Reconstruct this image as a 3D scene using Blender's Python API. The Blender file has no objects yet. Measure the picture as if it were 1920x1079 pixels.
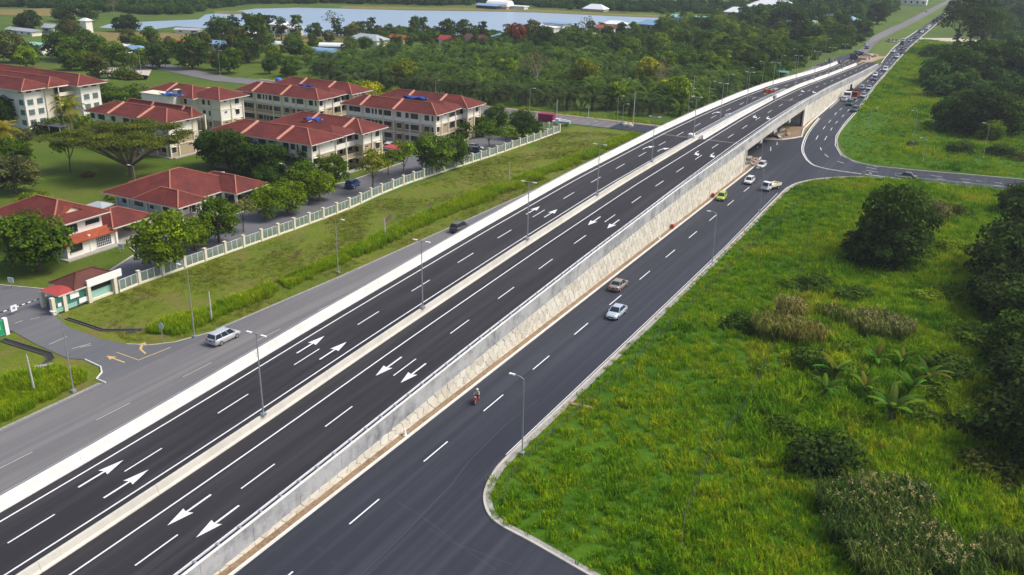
import bpy, bmesh, math, random
import numpy as np
from mathutils import Vector, Matrix
from mathutils.geometry import tessellate_polygon

S = bpy.context.scene
COL = S.collection
R = random.Random(7)
NR = np.random.RandomState(7)

# ------------------------------------------------------------------ camera
F_PX, CAM_H = 1731.45, 50.0
ROT = np.array([[0.87952066, 0.18753473, -0.43734899],
                [0.47548887, -0.31001874, 0.82328532],
                [0.01880820, -0.93205102, -0.36183856]])      # columns: right, down, forward
cd = bpy.data.cameras.new('camera'); cam = bpy.data.objects.new('camera', cd); COL.objects.link(cam)
cam.matrix_world = Matrix([[ROT[0, 0], -ROT[0, 1], -ROT[0, 2], 0],
                           [ROT[1, 0], -ROT[1, 1], -ROT[1, 2], 0],
                           [ROT[2, 0], -ROT[2, 1], -ROT[2, 2], CAM_H], [0, 0, 0, 1]])
cd.sensor_width = 36; cd.lens = F_PX / 1920 * 36; cd.clip_start = 1; cd.clip_end = 9000
S.camera = cam

# ------------------------------------------------------------------ light
SUN_EL, SUN_AZ = math.radians(52), math.radians(60)     # azimuth measured from +Y towards +X
W = bpy.data.worlds.new('World'); S.world = W; W.use_nodes = True
wn = W.node_tree.nodes; wn.clear()
sky = wn.new('ShaderNodeTexSky'); sky.sky_type = 'NISHITA'; sky.sun_disc = False
sky.sun_elevation = SUN_EL; sky.sun_rotation = SUN_AZ; sky.dust_density = 4.5; sky.air_density = 1.0; sky.ozone_density = 1.0
bg = wn.new('ShaderNodeBackground'); bg.inputs[1].default_value = 0.115
wo = wn.new('ShaderNodeOutputWorld')
W.node_tree.links.new(sky.outputs[0], bg.inputs[0]); W.node_tree.links.new(bg.outputs[0], wo.inputs[0])
sd = bpy.data.lights.new('sun', 'SUN'); sd.energy = 1.85; sd.angle = math.radians(20); sd.color = (1.0, 0.95, 0.86)
so = bpy.data.objects.new('sun', sd); COL.objects.link(so)
sdir = Vector((math.sin(SUN_AZ) * math.cos(SUN_EL), math.cos(SUN_AZ) * math.cos(SUN_EL), math.sin(SUN_EL)))
so.rotation_euler = sdir.to_track_quat('Z', 'Y').to_euler(); so.location = (0, 0, 200)
S.view_settings.view_transform = 'Standard'; S.view_settings.look = 'None'
S.view_settings.exposure = 0.58; S.view_settings.gamma = 1.0; S.view_settings.use_curve_mapping = False
S.render.engine = 'CYCLES'
HAZE = 0.00016

# ------------------------------------------------------------------ geometry of the place
def G(x, y, z=0.0):
    """point of the photograph seen on the level z"""
    d = ROT @ np.array([x - 960.0, y - 540.0, F_PX]); t = (z - CAM_H) / d[2]
    return Vector((d[0] * t, d[1] * t, z))
HK = [(-100, 0.02), (0, 0.15), (46, 1.45), (60, 2.0), (84, 3.2), (120, 4.6), (159, 5.7), (201, 6.15), (235, 6.5), (266, 6.3),
      (300, 5.4), (327, 4.2), (360, 2.7), (400, 1.1), (450, 0.03), (2000, 0.03)]
_hx = np.arange(-120, 600, 2.0)
_hy = np.interp(_hx, [k[0] for k in HK], [k[1] for k in HK])
_kr = np.exp(-np.linspace(-2, 2, 13) ** 2); _kr /= _kr.sum()
_hs = np.convolve(np.pad(_hy, 6, mode='edge'), _kr, mode='valid')
def hz(y): return float(np.interp(y, _hx, _hs))
def D(x, y, dz=0.0):
    z = 3.0
    for i in range(50):
        g = G(x, y, z); z = .5 * z + .5 * (hz(g.y) + dz)
    return g
def lin(tab, y): return float(np.interp(y, [t[0] for t in tab], [t[1] for t in tab]))

# ------------------------------------------------------------------ helpers
def tag(o, label=None, cat=None, group=None, kind=None):
    if label: o['label'] = label
    if cat: o['category'] = cat
    if group: o['group'] = group
    if kind: o['kind'] = kind
    return o
def empty(name, loc=(0, 0, 0), rz=0.0, label=None, cat=None, group=None):
    o = bpy.data.objects.new(name, None); COL.objects.link(o); o.location = loc; o.rotation_euler = (0, 0, rz)
    o.empty_display_size = 0.2
    return tag(o, label, cat, group)
def link(name, me, parent=None, loc=None, rz=None, color=None, scale=None):
    o = bpy.data.objects.new(name, me); COL.objects.link(o)
    if parent is not None: o.parent = parent
    if loc is not None: o.location = loc
    if rz is not None: o.rotation_euler = (0, 0, rz)
    if color is not None: o.color = color
    if scale is not None: o.scale = scale if hasattr(scale, '__len__') else (scale,) * 3
    return o
def kids(o): return [c for c in ALLKIDS.get(o, [])]
def copy_tree(o, parent=None):
    c = o.copy(); COL.objects.link(c)
    if parent is not None: c.parent = parent
    for ch in list(o.children): copy_tree(ch, c)
    return c
class MB:
    """collects shapes into one mesh"""
    def __init__(s): s.v = []; s.f = []; s.m = []; s.cur = 0
    def mat(s, i): s.cur = i; return s
    def add(s, vs, fs):
        b = len(s.v); s.v += [tuple(v) for v in vs]; s.f += [tuple(b + i for i in f) for f in fs]; s.m += [s.cur] * len(fs); return s
    def box(s, x0, x1, y0, y1, z0, z1):
        return s.add([(x0, y0, z0), (x1, y0, z0), (x1, y1, z0), (x0, y1, z0), (x0, y0, z1), (x1, y0, z1), (x1, y1, z1), (x0, y1, z1)],
                     [(0, 3, 2, 1), (4, 5, 6, 7), (0, 1, 5, 4), (1, 2, 6, 5), (2, 3, 7, 6), (3, 0, 4, 7)])
    def bar(s, a, b, w, h=None, up=(0, 0, 1)):
        h = h or w; a = Vector(a); b = Vector(b); d = (b - a).normalized(); u = Vector(up)
        if abs(d.dot(u)) > .95: u = Vector((1, 0, 0))
        r = d.cross(u).normalized() * w / 2; u = r.cross(d).normalized() * h / 2
        return s.add([a - r - u, a + r - u, a + r + u, a - r + u, b - r - u, b + r - u, b + r + u, b - r + u],
                     [(0, 1, 2, 3), (4, 7, 6, 5), (0, 4, 5, 1), (1, 5, 6, 2), (2, 6, 7, 3), (3, 7, 4, 0)])
    def tube(s, pts, rad, n=8, cap=True):
        pts = [Vector(p) for p in pts]; rad = rad if hasattr(rad, '__len__') else [rad] * len(pts)
        vs = []
        for i, p in enumerate(pts):
            d = (pts[min(i + 1, len(pts) - 1)] - pts[max(i - 1, 0)]).normalized()
            a = Vector((1, 0, 0)) if abs(d.x) < .8 else Vector((0, 1, 0))
            u = d.cross(a).normalized(); w = d.cross(u)
            for k in range(n):
                t = 2 * math.pi * k / n; vs.append(p + (u * math.cos(t) + w * math.sin(t)) * rad[i])
        fs = []
        for i in range(len(pts) - 1):
            for k in range(n):
                fs.append((i * n + k, i * n + (k + 1) % n, (i + 1) * n + (k + 1) % n, (i + 1) * n + k))
        if cap: fs += [tuple(range(n)), tuple(range(len(pts) * n - 1, (len(pts) - 1) * n - 1, -1))]
        return s.add(vs, fs)
    def poly(s, pts, z=None):
        vs = [(p[0], p[1], z if z is not None else p[2]) for p in pts]
        tr = tessellate_polygon([[Vector(v) for v in vs]])
        out = []
        for t in tr:
            a, b, c = [Vector(vs[i]) for i in t]
            out.append(t if (b - a).cross(c - a).z > 0 else (t[0], t[2], t[1]))
        return s.add(vs, out)
    def prism(s, pts, z0, z1):
        ar = sum(pts[i][0] * pts[(i + 1) % len(pts)][1] - pts[(i + 1) % len(pts)][0] * pts[i][1] for i in range(len(pts)))
        if ar < 0: pts = pts[::-1]
        n = len(pts); s.poly([(p[0], p[1], z1) for p in pts])
        s.add([(p[0], p[1], z0) for p in pts] + [(p[0], p[1], z1) for p in pts],
              [(i, (i + 1) % n, n + (i + 1) % n, n + i) for i in range(n)])
        return s
    def sweep(s, path, prof, closed=True):
        """path: points on the ground plan with height; prof: (offset to the right of travel, height)"""
        P = [Vector(p) for p in path]; n = len(prof); vs = []
        for i, p in enumerate(P):
            d = P[min(i + 1, len(P) - 1)] - P[max(i - 1, 0)]; d.z = 0; d.normalize(); r = Vector((d.y, -d.x, 0))
            for a, b in prof: vs.append(p + r * a + Vector((0, 0, b)))
        fs = []; m = n if closed else n - 1
        for i in range(len(P) - 1):
            for k in range(m):
                fs.append((i * n + k, (i + 1) * n + k, (i + 1) * n + (k + 1) % n, i * n + (k + 1) % n))
        if closed and n > 2: fs += [tuple(range(n)), tuple(range(len(P) * n - 1, (len(P) - 1) * n - 1, -1))]
        return s.add(vs, fs)
    def mesh(s, name, mats, smooth=False):
        me = bpy.data.meshes.new(name); me.from_pydata(s.v, [], s.f)
        for m in (mats if isinstance(mats, (list, tuple)) else [mats]): me.materials.append(m)
        if any(s.m): me.polygons.foreach_set('material_index', s.m)
        if smooth: me.polygons.foreach_set('use_smooth', [True] * len(s.f))
        me.update(); return me
    def build(s, name, mats, parent=None, smooth=False, **k):
        me = s.mesh(name, mats, smooth)
        bm = bmesh.new(); bm.from_mesh(me); bmesh.ops.recalc_face_normals(bm, faces=bm.faces); bm.to_mesh(me); bm.free()
        return link(name, me, parent, **k)
    def flat(s, name, mats, parent=None, **k):     # open sheets: keep the winding
        return link(name, s.mesh(name, mats), parent, **k)

# ------------------------------------------------------------------ materials
def srgb(c): return tuple(((v / 255) / 12.92 if v <= 10 else (((v / 255) + .055) / 1.055) ** 2.4) for v in c) + (1,)
class M:
    def __init__(s, name, rough=.8, spec=.3, metal=0.0):
        s.m = bpy.data.materials.new(name); s.m.use_nodes = True; s.t = s.m.node_tree; s.n = s.t.nodes; s.n.clear()
        s.b = s.n.new('ShaderNodeBsdfPrincipled'); s.o = s.n.new('ShaderNodeOutputMaterial'); s.l(s.b.outputs[0], s.o.inputs[0])
        s.b.inputs['Roughness'].default_value = rough; s.b.inputs['Specular IOR Level'].default_value = spec; s.b.inputs['Metallic'].default_value = metal
        s.geo = s.n.new('ShaderNodeNewGeometry'); s.pos = s.geo.outputs['Position']
    def l(s, a, b): s.t.links.new(a, b)
    def noise(s, scale, detail=4, rough=.55, vec=None, stretch=None, dist=0.0):
        n = s.n.new('ShaderNodeTexNoise'); n.inputs['Scale'].default_value = scale; n.inputs['Detail'].default_value = detail
        n.inputs['Roughness'].default_value = rough; n.inputs['Distortion'].default_value = dist
        v = vec or s.pos
        if stretch:
            mp = s.n.new('ShaderNodeMapping'); mp.inputs['Scale'].default_value = stretch; s.l(v, mp.inputs[0]); v = mp.outputs[0]
        s.l(v, n.inputs['Vector']); return n.outputs[0]
    def ramp(s, fac, stops):
        r = s.n.new('ShaderNodeValToRGB'); e = r.color_ramp.elements
        while len(e) < len(stops): e.new(.5)
        for i, (p, c) in enumerate(stops): e[i].position = p; e[i].color = c if hasattr(c, '__len__') else (c, c, c, 1)
        s.l(fac, r.inputs[0]); return r.outputs[0]
    def mix(s, fac, a, b, mode='MIX'):
        x = s.n.new('ShaderNodeMix'); x.data_type = 'RGBA'; x.blend_type = mode
        for i, v in ((0, fac), (6, a), (7, b)):
            if isinstance(v, bpy.types.NodeSocket): s.l(v, x.inputs[i])
            else: x.inputs[i].default_value = v
        return x.outputs[2]
    def mth(s, op, a, b=0.0, clamp=False):
        x = s.n.new('ShaderNodeMath'); x.operation = op; x.use_clamp = clamp
        for i, v in ((0, a), (1, b)):
            if isinstance(v, bpy.types.NodeSocket): s.l(v, x.inputs[i])
            else: x.inputs[i].default_value = v
        return x.outputs[0]
    def sep(s, v=None):
        x = s.n.new('ShaderNodeSeparateXYZ'); s.l(v or s.pos, x.inputs[0]); return x.outputs
    def color(s, c):
        if isinstance(c, bpy.types.NodeSocket): s.l(c, s.b.inputs['Base Color'])
        else: s.b.inputs['Base Color'].default_value = c
        return s
    def bump(s, h, strength=.3, dist=.1):
        b = s.n.new('ShaderNodeBump'); b.inputs['Strength'].default_value = strength; b.inputs['Distance'].default_value = dist
        s.l(h, b.inputs['Height']); s.l(b.outputs[0], s.b.inputs['Normal']); return s
    def translucent(s, col, amt=.3):
        t = s.n.new('ShaderNodeBsdfTranslucent'); x = s.n.new('ShaderNodeMixShader'); x.inputs[0].default_value = amt
        s.l(col, t.inputs[0]); s.l(s.b.outputs[0], x.inputs[1]); s.l(t.outputs[0], x.inputs[2]); s.l(x.outputs[0], s.o.inputs[0]); return s
    def objinfo(s): return s.n.new('ShaderNodeObjectInfo').outputs
def c4(r, g, b): return (r, g, b, 1.0)
MAT = {}
def simple(name, col, rough=.7, spec=.3, metal=0., var=.12, scale=1.5):
    m = M(name, rough, spec, metal)
    n = m.noise(scale, 4)
    m.color(m.mix(n, tuple(v * (1 - var) for v in col[:3]) + (1,), tuple(min(1, v * (1 + var)) for v in col[:3]) + (1,)))
    MAT[name] = m.m; return m.m

# asphalt: deck (new, warm black), frontage (new, bluish), old (grey)
def asphalt(name, base, dark, pale, streak, bumpy=.15, dirt=None):
    m = M(name, .82, .35)
    a = m.noise(.06, 6, .6, stretch=(1, .25, 1)); b = m.noise(.9, 5, .6); c = m.noise(14, 2)
    st = m.noise(.8, 4, .5, stretch=(1.2, .02, 1))
    col = m.mix(m.ramp(a, [(.3, 0.0), (.7, 1.0)]), dark, base)
    col = m.mix(m.mth('MULTIPLY', m.ramp(st, [(.45, 0.0), (.75, 1.0)]), streak), col, pale)
    col = m.mix(m.mth('MULTIPLY', m.ramp(b, [(.62, 0.0), (.85, 1.0)]), .35), col, pale)
    sp = m.noise(.45, 3, .8, stretch=(1, .6, 1)); col = m.mix(m.mth('MULTIPLY', m.ramp(sp, [(.66, 0.0), (.74, 1.0)]), .35), col, dark)
    if dirt: col = m.mix(m.mth('MULTIPLY', m.ramp(m.noise(.11, 5, .65), [(.55, 0.), (.75, 1.)]), .5), col, dirt)
    col = m.mix(m.mth('MULTIPLY', c, .3), col, m.mix(1.0, col, c4(.6, .6, .6), 'MULTIPLY'))
    m.color(col).bump(c, bumpy, .02); MAT[name] = m.m; return m.m
asphalt('asphalt_deck', c4(.029, .028, .033), c4(.018, .018, .022), c4(.066, .064, .072), .5)
asphalt('asphalt_new', c4(.034, .039, .055), c4(.021, .025, .038), c4(.078, .086, .110), .45)
asphalt('asphalt_old', c4(.175, .172, .178), c4(.125, .124, .132), c4(.27, .26, .25), .6, dirt=c4(.2, .19, .17))
asphalt('asphalt_yard', c4(.16, .16, .175), c4(.10, .105, .118), c4(.25, .25, .25), .2, dirt=c4(.13, .14, .11))
def paint(name, col, wear=.35):
    m = M(name, .6, .4); n = m.noise(6, 5, .7); n2 = m.noise(.7, 3)
    f = m.mth('MULTIPLY', m.ramp(n, [(.5, 0.), (.72, 1.)]), wear)
    m.color(m.mix(f, m.mix(n2, tuple(v * .9 for v in col[:3]) + (1,), col), c4(.12, .12, .12))); MAT[name] = m.m
paint('line_white', c4(.82, .83, .86)); paint('line_worn', c4(.42, .41, .40), .8); paint('line_yellow', c4(.62, .42, .14), .6)
def conc(name, col, stain, amt=.5, scale=.25, vert=True, rough=.85):
    m = M(name, rough, .25)
    a = m.noise(scale, 6, .65, stretch=(1, 1, .25) if vert else None); b = m.noise(3.0, 5, .6); c = m.noise(25, 2)
    col = m.mix(m.mth('MULTIPLY', m.ramp(a, [(.42, 0.), (.68, 1.)]), amt), col, stain)
    col = m.mix(m.mth('MULTIPLY', m.ramp(b, [(.5, 0.), (.8, 1.)]), .25), col, stain)
    m.color(col).bump(b, .15, .03); MAT[name] = m.m; return m.m
conc('concrete_white', c4(.74, .73, .70), c4(.52, .51, .48), .5)
conc('concrete_median', c4(.60, .58, .52), c4(.42, .41, .37), .6)
conc('concrete_grey', c4(.44, .45, .46), c4(.17, .18, .20), .9, .45, False)
conc('concrete_bridge', c4(.55, .54, .50), c4(.34, .33, .30), .6, .3)
conc('kerb', c4(.50, .47, .42), c4(.30, .28, .24), .6, .6, False)
conc('kerb_white', c4(.70, .69, .66), c4(.4, .39, .36), .4, .6, False)
conc('stone_cream', c4(.70, .66, .56), c4(.50, .47, .41), .6, .8, False)
conc('stone_joint', c4(.46, .44, .39), c4(.30, .29, .26), .5, .8, False)
conc('slab', c4(.38, .36, .33), c4(.26, .25, .23), .5, .3, False)
conc('wall_white', c4(.83, .81, .75), c4(.66, .64, .58), .35, .4)
conc('wall_tan', c4(.42, .34, .22), c4(.32, .26, .17), .4, .4)
conc('wall_cream', c4(.72, .66, .52), c4(.58, .53, .42), .35, .4)
conc('wall_pale_blue', c4(.52, .57, .62), c4(.42, .47, .52), .35, .4)
def soil(name, a, b, c):
    m = M(name, .95, .1); n = m.noise(.35, 7, .65); k = m.noise(3, 5, .7)
    m.color(m.mix(m.ramp(k, [(.4, 0.), (.75, 1.)]), m.mix(m.ramp(n, [(.35, 0.), (.65, 1.)]), a, b), c)).bump(k, .6, .2); MAT[name] = m.m
soil('soil', c4(.17, .11, .065), c4(.26, .18, .11), c4(.34, .27, .19))
soil('laterite', c4(.30, .17, .09), c4(.42, .28, .17), c4(.50, .42, .32))
soil('mud', c4(.07, .05, .035), c4(.12, .08, .05), c4(.16, .12, .08))
soil('gravel', c4(.22, .21, .20), c4(.32, .31, .29), c4(.42, .41, .39))
soil('sand', c4(.42, .37, .30), c4(.52, .47, .40), c4(.6, .56, .5))
# grass sheets
def grass(name, cols, scale=.05, fine=1.4, brown=None, bamt=.4):
    m = M(name, .9, .15)
    a = m.noise(scale, 6, .6, dist=.6); b = m.noise(scale * 5, 5, .65); f = m.noise(fine, 6, .7); ff = m.noise(fine * 6, 3, .7)
    col = m.ramp(a, [(.30, cols[0]), (.5, cols[1]), (.7, cols[2])])
    col = m.mix(m.mth('MULTIPLY', m.ramp(b, [(.45, 0.), (.7, 1.)]), .6), col, cols[1])
    if brown: col = m.mix(m.mth('MULTIPLY', m.ramp(m.noise(scale * 2.3, 6, .65), [(.5, 0.), (.66, 1.)]), bamt), col, brown)
    col = m.mix(m.mth('MULTIPLY', m.ramp(f, [(.4, 1.), (.62, 0.)]), .5), col, m.mix(1.0, col, c4(.5, .55, .45), 'MULTIPLY'))
    m.color(col).bump(ff, .5, .15); MAT[name] = m.m; return m.m
grass('ground_green', [c4(.05, .10, .012), c4(.08, .14, .016), c4(.12, .17, .025)], .02, .5, c4(.13, .12, .04), .4)
grass('field_grass', [c4(.035, .10, .004), c4(.055, .14, .005), c4(.09, .17, .006)], .045, .8)  # ground sheet darkened to paint the shade down between the tufts
grass('verge_grass', [c4(.085, .14, .012), c4(.135, .18, .016), c4(.20, .20, .03)], .09, 2.0, c4(.20, .145, .06), .7)
grass('lawn_grass', [c4(.065, .12, .010), c4(.09, .145, .012), c4(.13, .16, .02)], .04, 2.0, c4(.16, .14, .05), .25)
grass('dry_grass', [c4(.16, .16, .05), c4(.22, .18, .06), c4(.19, .19, .06)], .03, .6, c4(.30, .20, .09), .6)
grass('median_grass', [c4(.085, .15, .018), c4(.11, .17, .025), c4(.15, .19, .04)], .02, 1.0)
# water: bright sky reflection is put into the pale blue base colour
m = M('water', .28, .5); m.color(m.mix(m.ramp(m.noise(.008, 3), [(.3, 0.), (.7, 1.)]), c4(.28, .38, .50), c4(.33, .44, .57)))
m.bump(m.noise(.5, 4, .6), .4, .3); MAT['water'] = m.m
# roof tiles
def roof(name, a, b, c):
    m = M(name, .75, .25)
    n = m.noise(.28, 6, .65); k = m.noise(1.6, 5, .65)
    x, y, z = m.sep()[:3]
    wv = m.n.new('ShaderNodeTexWave'); wv.inputs['Scale'].default_value = 5.2; wv.bands_direction = 'Z'; wv.inputs['Distortion'].default_value = .3; m.l(m.pos, wv.inputs[0])
    col = m.mix(m.ramp(n, [(.33, 0.), (.66, 1.)]), a, b); col = m.mix(m.mth('MULTIPLY', m.ramp(k, [(.47, 0.), (.7, 1.)]), .65), col, c)
    col = m.mix(m.mth('MULTIPLY', wv.outputs[1], .28), col, m.mix(1.0, col, c4(.5, .48, .48), 'MULTIPLY'))
    m.color(col).bump(wv.outputs[1], .5, .05); MAT[name] = m.m
roof('roof_red', c4(.105, .024, .020), c4(.20, .038, .027), c4(.065, .020, .018))
roof('roof_orange', c4(.30, .065, .03), c4(.40, .10, .04), c4(.16, .04, .03))
roof('roof_brown', c4(.11, .040, .032), c4(.15, .055, .04), c4(.07, .03, .026))
simple('roof_ridge', c4(.40, .15, .10)); simple('salmon', c4(.62, .30, .22), .8, var=.15)
simple('fascia', c4(.62, .58, .52)); simple('frame_white', c4(.75, .75, .75), .5); simple('frame_dark', c4(.05, .05, .05), .5)
simple('window_glass', c4(.025, .035, .05), .12, .6, var=.3, scale=3); simple('louvre_glass', c4(.16, .24, .24), .3, .5, var=.25, scale=6)
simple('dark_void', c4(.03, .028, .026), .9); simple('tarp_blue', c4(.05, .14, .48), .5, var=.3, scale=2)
simple('galvanised', c4(.45, .48, .52), .4, .5, .6); simple('steel_dark', c4(.12, .13, .14), .5, .5, .5); simple('steel_pale', c4(.62, .64, .66), .45, .4, .3)
simple('rubber', c4(.02, .02, .02), .85); simple('rim', c4(.5, .5, .52), .35, .5, .7); simple('black_plastic', c4(.03, .03, .03), .5)
simple('lamp_glass', c4(.8, .8, .75), .3); simple('headlamp', c4(.75, .78, .8), .15, .6); simple('taillight', c4(.45, .03, .03), .3)
simple('bark', c4(.14, .11, .08), .9, var=.4, scale=4); simple('bark_pale', c4(.30, .27, .22), .9, var=.3, scale=4)
simple('teal', c4(.10, .32, .26), .5); simple('teal_light', c4(.28, .50, .44), .6); simple('green_gate', c4(.02, .30, .12), .5)
simple('red_paint', c4(.40, .06, .05), .5); simple('orange_plastic', c4(.65, .12, .04), .5); simple('pure_white', c4(.85, .85, .84), .6)
simple('maroon_box', c4(.28, .015, .10), .6); simple('blue_tin', c4(.20, .34, .50), .5); simple('grey_tin', c4(.36, .40, .44), .5); simple('white_tin', c4(.72, .76, .78), .5)
simple('drain_dark', c4(.035, .028, .024), .5); simple('skin', c4(.35, .2, .13), .7); simple('hair', c4(.02, .018, .016), .7); simple('cloth_dark', c4(.03, .035, .06), .9)
simple('wire', c4(.07, .08, .07), .6, .4, .3); simple('timber', c4(.30, .20, .11), .9); simple('concrete_pole', c4(.5, .49, .46), .9)
simple('sign_print', c4(.25, .27, .45), .6); simple('black_paint', c4(.02, .02, .02), .5); simple('fence_green', c4(.30, .40, .34), .6)
# colours that belong to the object (paint, cloth, leaves)
def objcol(name, rough, spec, metal=0., coat=0., leaf=False):
    m = M(name, rough, spec, metal); oi = m.objinfo()
    if leaf:
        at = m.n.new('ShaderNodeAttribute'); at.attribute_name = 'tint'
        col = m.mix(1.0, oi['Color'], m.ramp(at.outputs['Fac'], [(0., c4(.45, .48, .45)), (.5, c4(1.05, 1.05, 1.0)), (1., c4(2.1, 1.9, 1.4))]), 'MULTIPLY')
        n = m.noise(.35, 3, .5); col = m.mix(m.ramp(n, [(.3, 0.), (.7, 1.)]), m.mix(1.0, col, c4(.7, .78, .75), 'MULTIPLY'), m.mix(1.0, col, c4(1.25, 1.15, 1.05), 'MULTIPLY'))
    else:
        n = m.noise(3, 3); col = m.mix(n, m.mix(1.0, oi['Color'], c4(.92, .92, .92), 'MULTIPLY'), oi['Color'])
    m.color(col)
    if leaf: m.translucent(col, .32)
    if coat: m.b.inputs['Coat Weight'].default_value = coat; m.b.inputs['Coat Roughness'].default_value = .08
    MAT[name] = m.m; return m
objcol('car_paint', .35, .5, .15, .8); objcol('cloth', .9, .2); objcol('leaves', .85, .08, leaf=True)
def wildleaf(name, stops, ns):
    m = M(name, .85, .08); at = m.n.new('ShaderNodeAttribute'); at.attribute_name = 'tint'
    oi = m.objinfo()
    f = m.mth('ADD', m.mth('MULTIPLY', m.noise(ns, 5, .6, dist=.5), .75), m.mth('MULTIPLY', oi['Random'], .25))
    col = m.ramp(f, stops)
    col = m.mix(1.0, col, m.ramp(at.outputs['Fac'], [(0., c4(.5, .55, .5)), (.5, c4(1, 1, 1)), (1., c4(1.7, 1.55, 1.3))]), 'MULTIPLY')
    m.color(col).translucent(col, .32); MAT[name] = m.m
wildleaf('field_blades', [(.28, c4(.040, .120, .003)), (.40, c4(.095, .230, .003)), (.50, c4(.17, .320, .004)), (.62, c4(.29, .37, .005)), (.76, c4(.36, .30, .03))], .075)
wildleaf('weed_leaves', [(.32, c4(.022, .070, .006)), (.5, c4(.06, .15, .006)), (.66, c4(.15, .24, .010))], .12)
wildleaf('verge_blades', [(.3, c4(.13, .25, .004)), (.5, c4(.21, .33, .006)), (.7, c4(.31, .35, .012))], .15)
wildleaf('verge_short', [(.3, c4(.09, .13, .008)), (.5, c4(.14, .165, .012)), (.7, c4(.21, .19, .03))], .2)
wildleaf('forest_leaves', [(.3, c4(.026, .072, .016)), (.5, c4(.044, .108, .018)), (.7, c4(.078, .150, .022))], .02)
wildleaf('scrub_leaves', [(.3, c4(.035, .080, .008)), (.5, c4(.062, .13, .010)), (.7, c4(.11, .18, .016))], .03)

# ================================================================== THE GROUND
def sheet(name, pts, z, mat, kind='structure', parent=None):
    o = MB().poly(pts, z).flat(name, MAT[mat], parent)
    if parent is None: tag(o, kind=kind)
    return o
def structure(o): return tag(o, kind='structure')
ground = structure(MB().poly([(-2600, -900), (1500, -900), (1500, 4200), (-2600, 4200)], -.12).flat('ground', MAT['ground_green']))
PX = lambda *pp: [tuple(G(*p))[:2] for p in pp]
sheet('school_lawn', [(-260, 60), (-109, 60), (-109, 150), (-104.4, 222), (-104, 228), (-270, 228)], -.09, 'lawn_grass')
sheet('roadside_verge', [(-108.4, 40), (-86, 40), (-86.8, 63), (-85, 104), (-82.8, 163), (-80.5, 232), (-104, 231), (-104.6, 205), (-106.6, 125), (-108.4, 82)], -.05, 'verge_grass')
sheet('verge_west', [(-130, 20), (-86, 20), (-86.6, 62), (-89, 64.6), (-104, 64.3), (-125, 64)], -.055, 'verge_grass')
sheet('field', [(-38, 61), (-24, 58.4), (20, 47), (90, 30), (160, 20), (160, 218), (6, 219), (-20, 216), (-30, 211), (-38, 192)], -.05, 'field_grass')
sheet('far_field', [(-30, 229), (6, 231), (160, 238), (160, 560), (-50, 560), (-43, 340), (-39.5, 257)], -.05, 'field_grass')
sheet('central_reservation_grass', [(-59.5, 452), (-52.5, 452), (-54.6, 490), (-54.5, 592), (-55.2, 776), (-55.3, 2400), (-58, 2400), (-60.3, 874), (-64, 601), (-65, 530), (-63.2, 483)], -.04, 'median_grass')
sheet('rubble_ground', [(-63.5, 412), (-57, 412), (-52.5, 452), (-60, 452)], -.03, 'laterite')
sheet('bare_bank', PX((1660, 100), (1720, 72), (1790, 72), (1850, 78), (1840, 85), (1700, 82)), -.045, 'sand')
sheet('bridge_apron', [(-84, 196), (-49.2, 196), (-49.2, 213), (-50.2, 220.6), (-84, 220.6)], -.04, 'soil')
sheet('bridge_apron', [(-84, 241.5), (-54.8, 241.8), (-50.7, 244), (-47.2, 251), (-49, 275), (-49.4, 300), (-52, 300), (-84, 285)], -.04, 'soil')
sheet('dry_meadow', PX((150, 60), (360, 62), (560, 62), (700, 70), (560, 85), (380, 84), (240, 85), (150, 78)), -.10, 'dry_grass')
sheet('pale_meadow', PX((0, 18), (160, 15), (160, 24), (130, 33), (80, 30), (0, 28)), -.10, 'dry_grass')
sheet('green_meadow', PX((0, 65), (110, 62), (150, 75), (0, 92)), -.10, 'median_grass')
sheet('green_meadow', PX((340, 108), (560, 112), (560, 150), (480, 145), (350, 135)), -.10, 'lawn_grass')
sheet('green_meadow', PX((1280, 38), (1500, 45), (1500, 60), (1280, 62)), -.10, 'median_grass')
sheet('sand_yard', PX((185, 125), (285, 130), (275, 150), (235, 152), (190, 140)), -.09, 'sand')
sheet('sand_yard', PX((60, 138), (330, 160), (300, 172), (60, 165)), -.095, 'laterite')
sheet('lake', PX((185, 52), (210, 44), (300, 40), (372, 37), (385, 28), (440, 22), (480, 17), (560, 15), (640, 17), (760, 20), (900, 22), (1000, 24), (1150, 31), (1290, 36), (1345, 42), (1290, 41),
                 (1200, 62), (1060, 57), (960, 62), (860, 66), (780, 70), (700, 68), (620, 66), (500, 66), (430, 62), (390, 54), (330, 50), (270, 58)), -.06, 'water')
sheet('sand_bar', PX((400, 21), (455, 22), (462, 26), (440, 28), (405, 26)), -.03, 'dry_grass')
sheet('lake_shore', PX((640, 12), (900, 16), (1000, 18), (1150, 26), (1290, 31), (1290, 35), (1150, 30), (1000, 23), (900, 21), (640, 16.5)), -.07, 'dry_grass')

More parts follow.
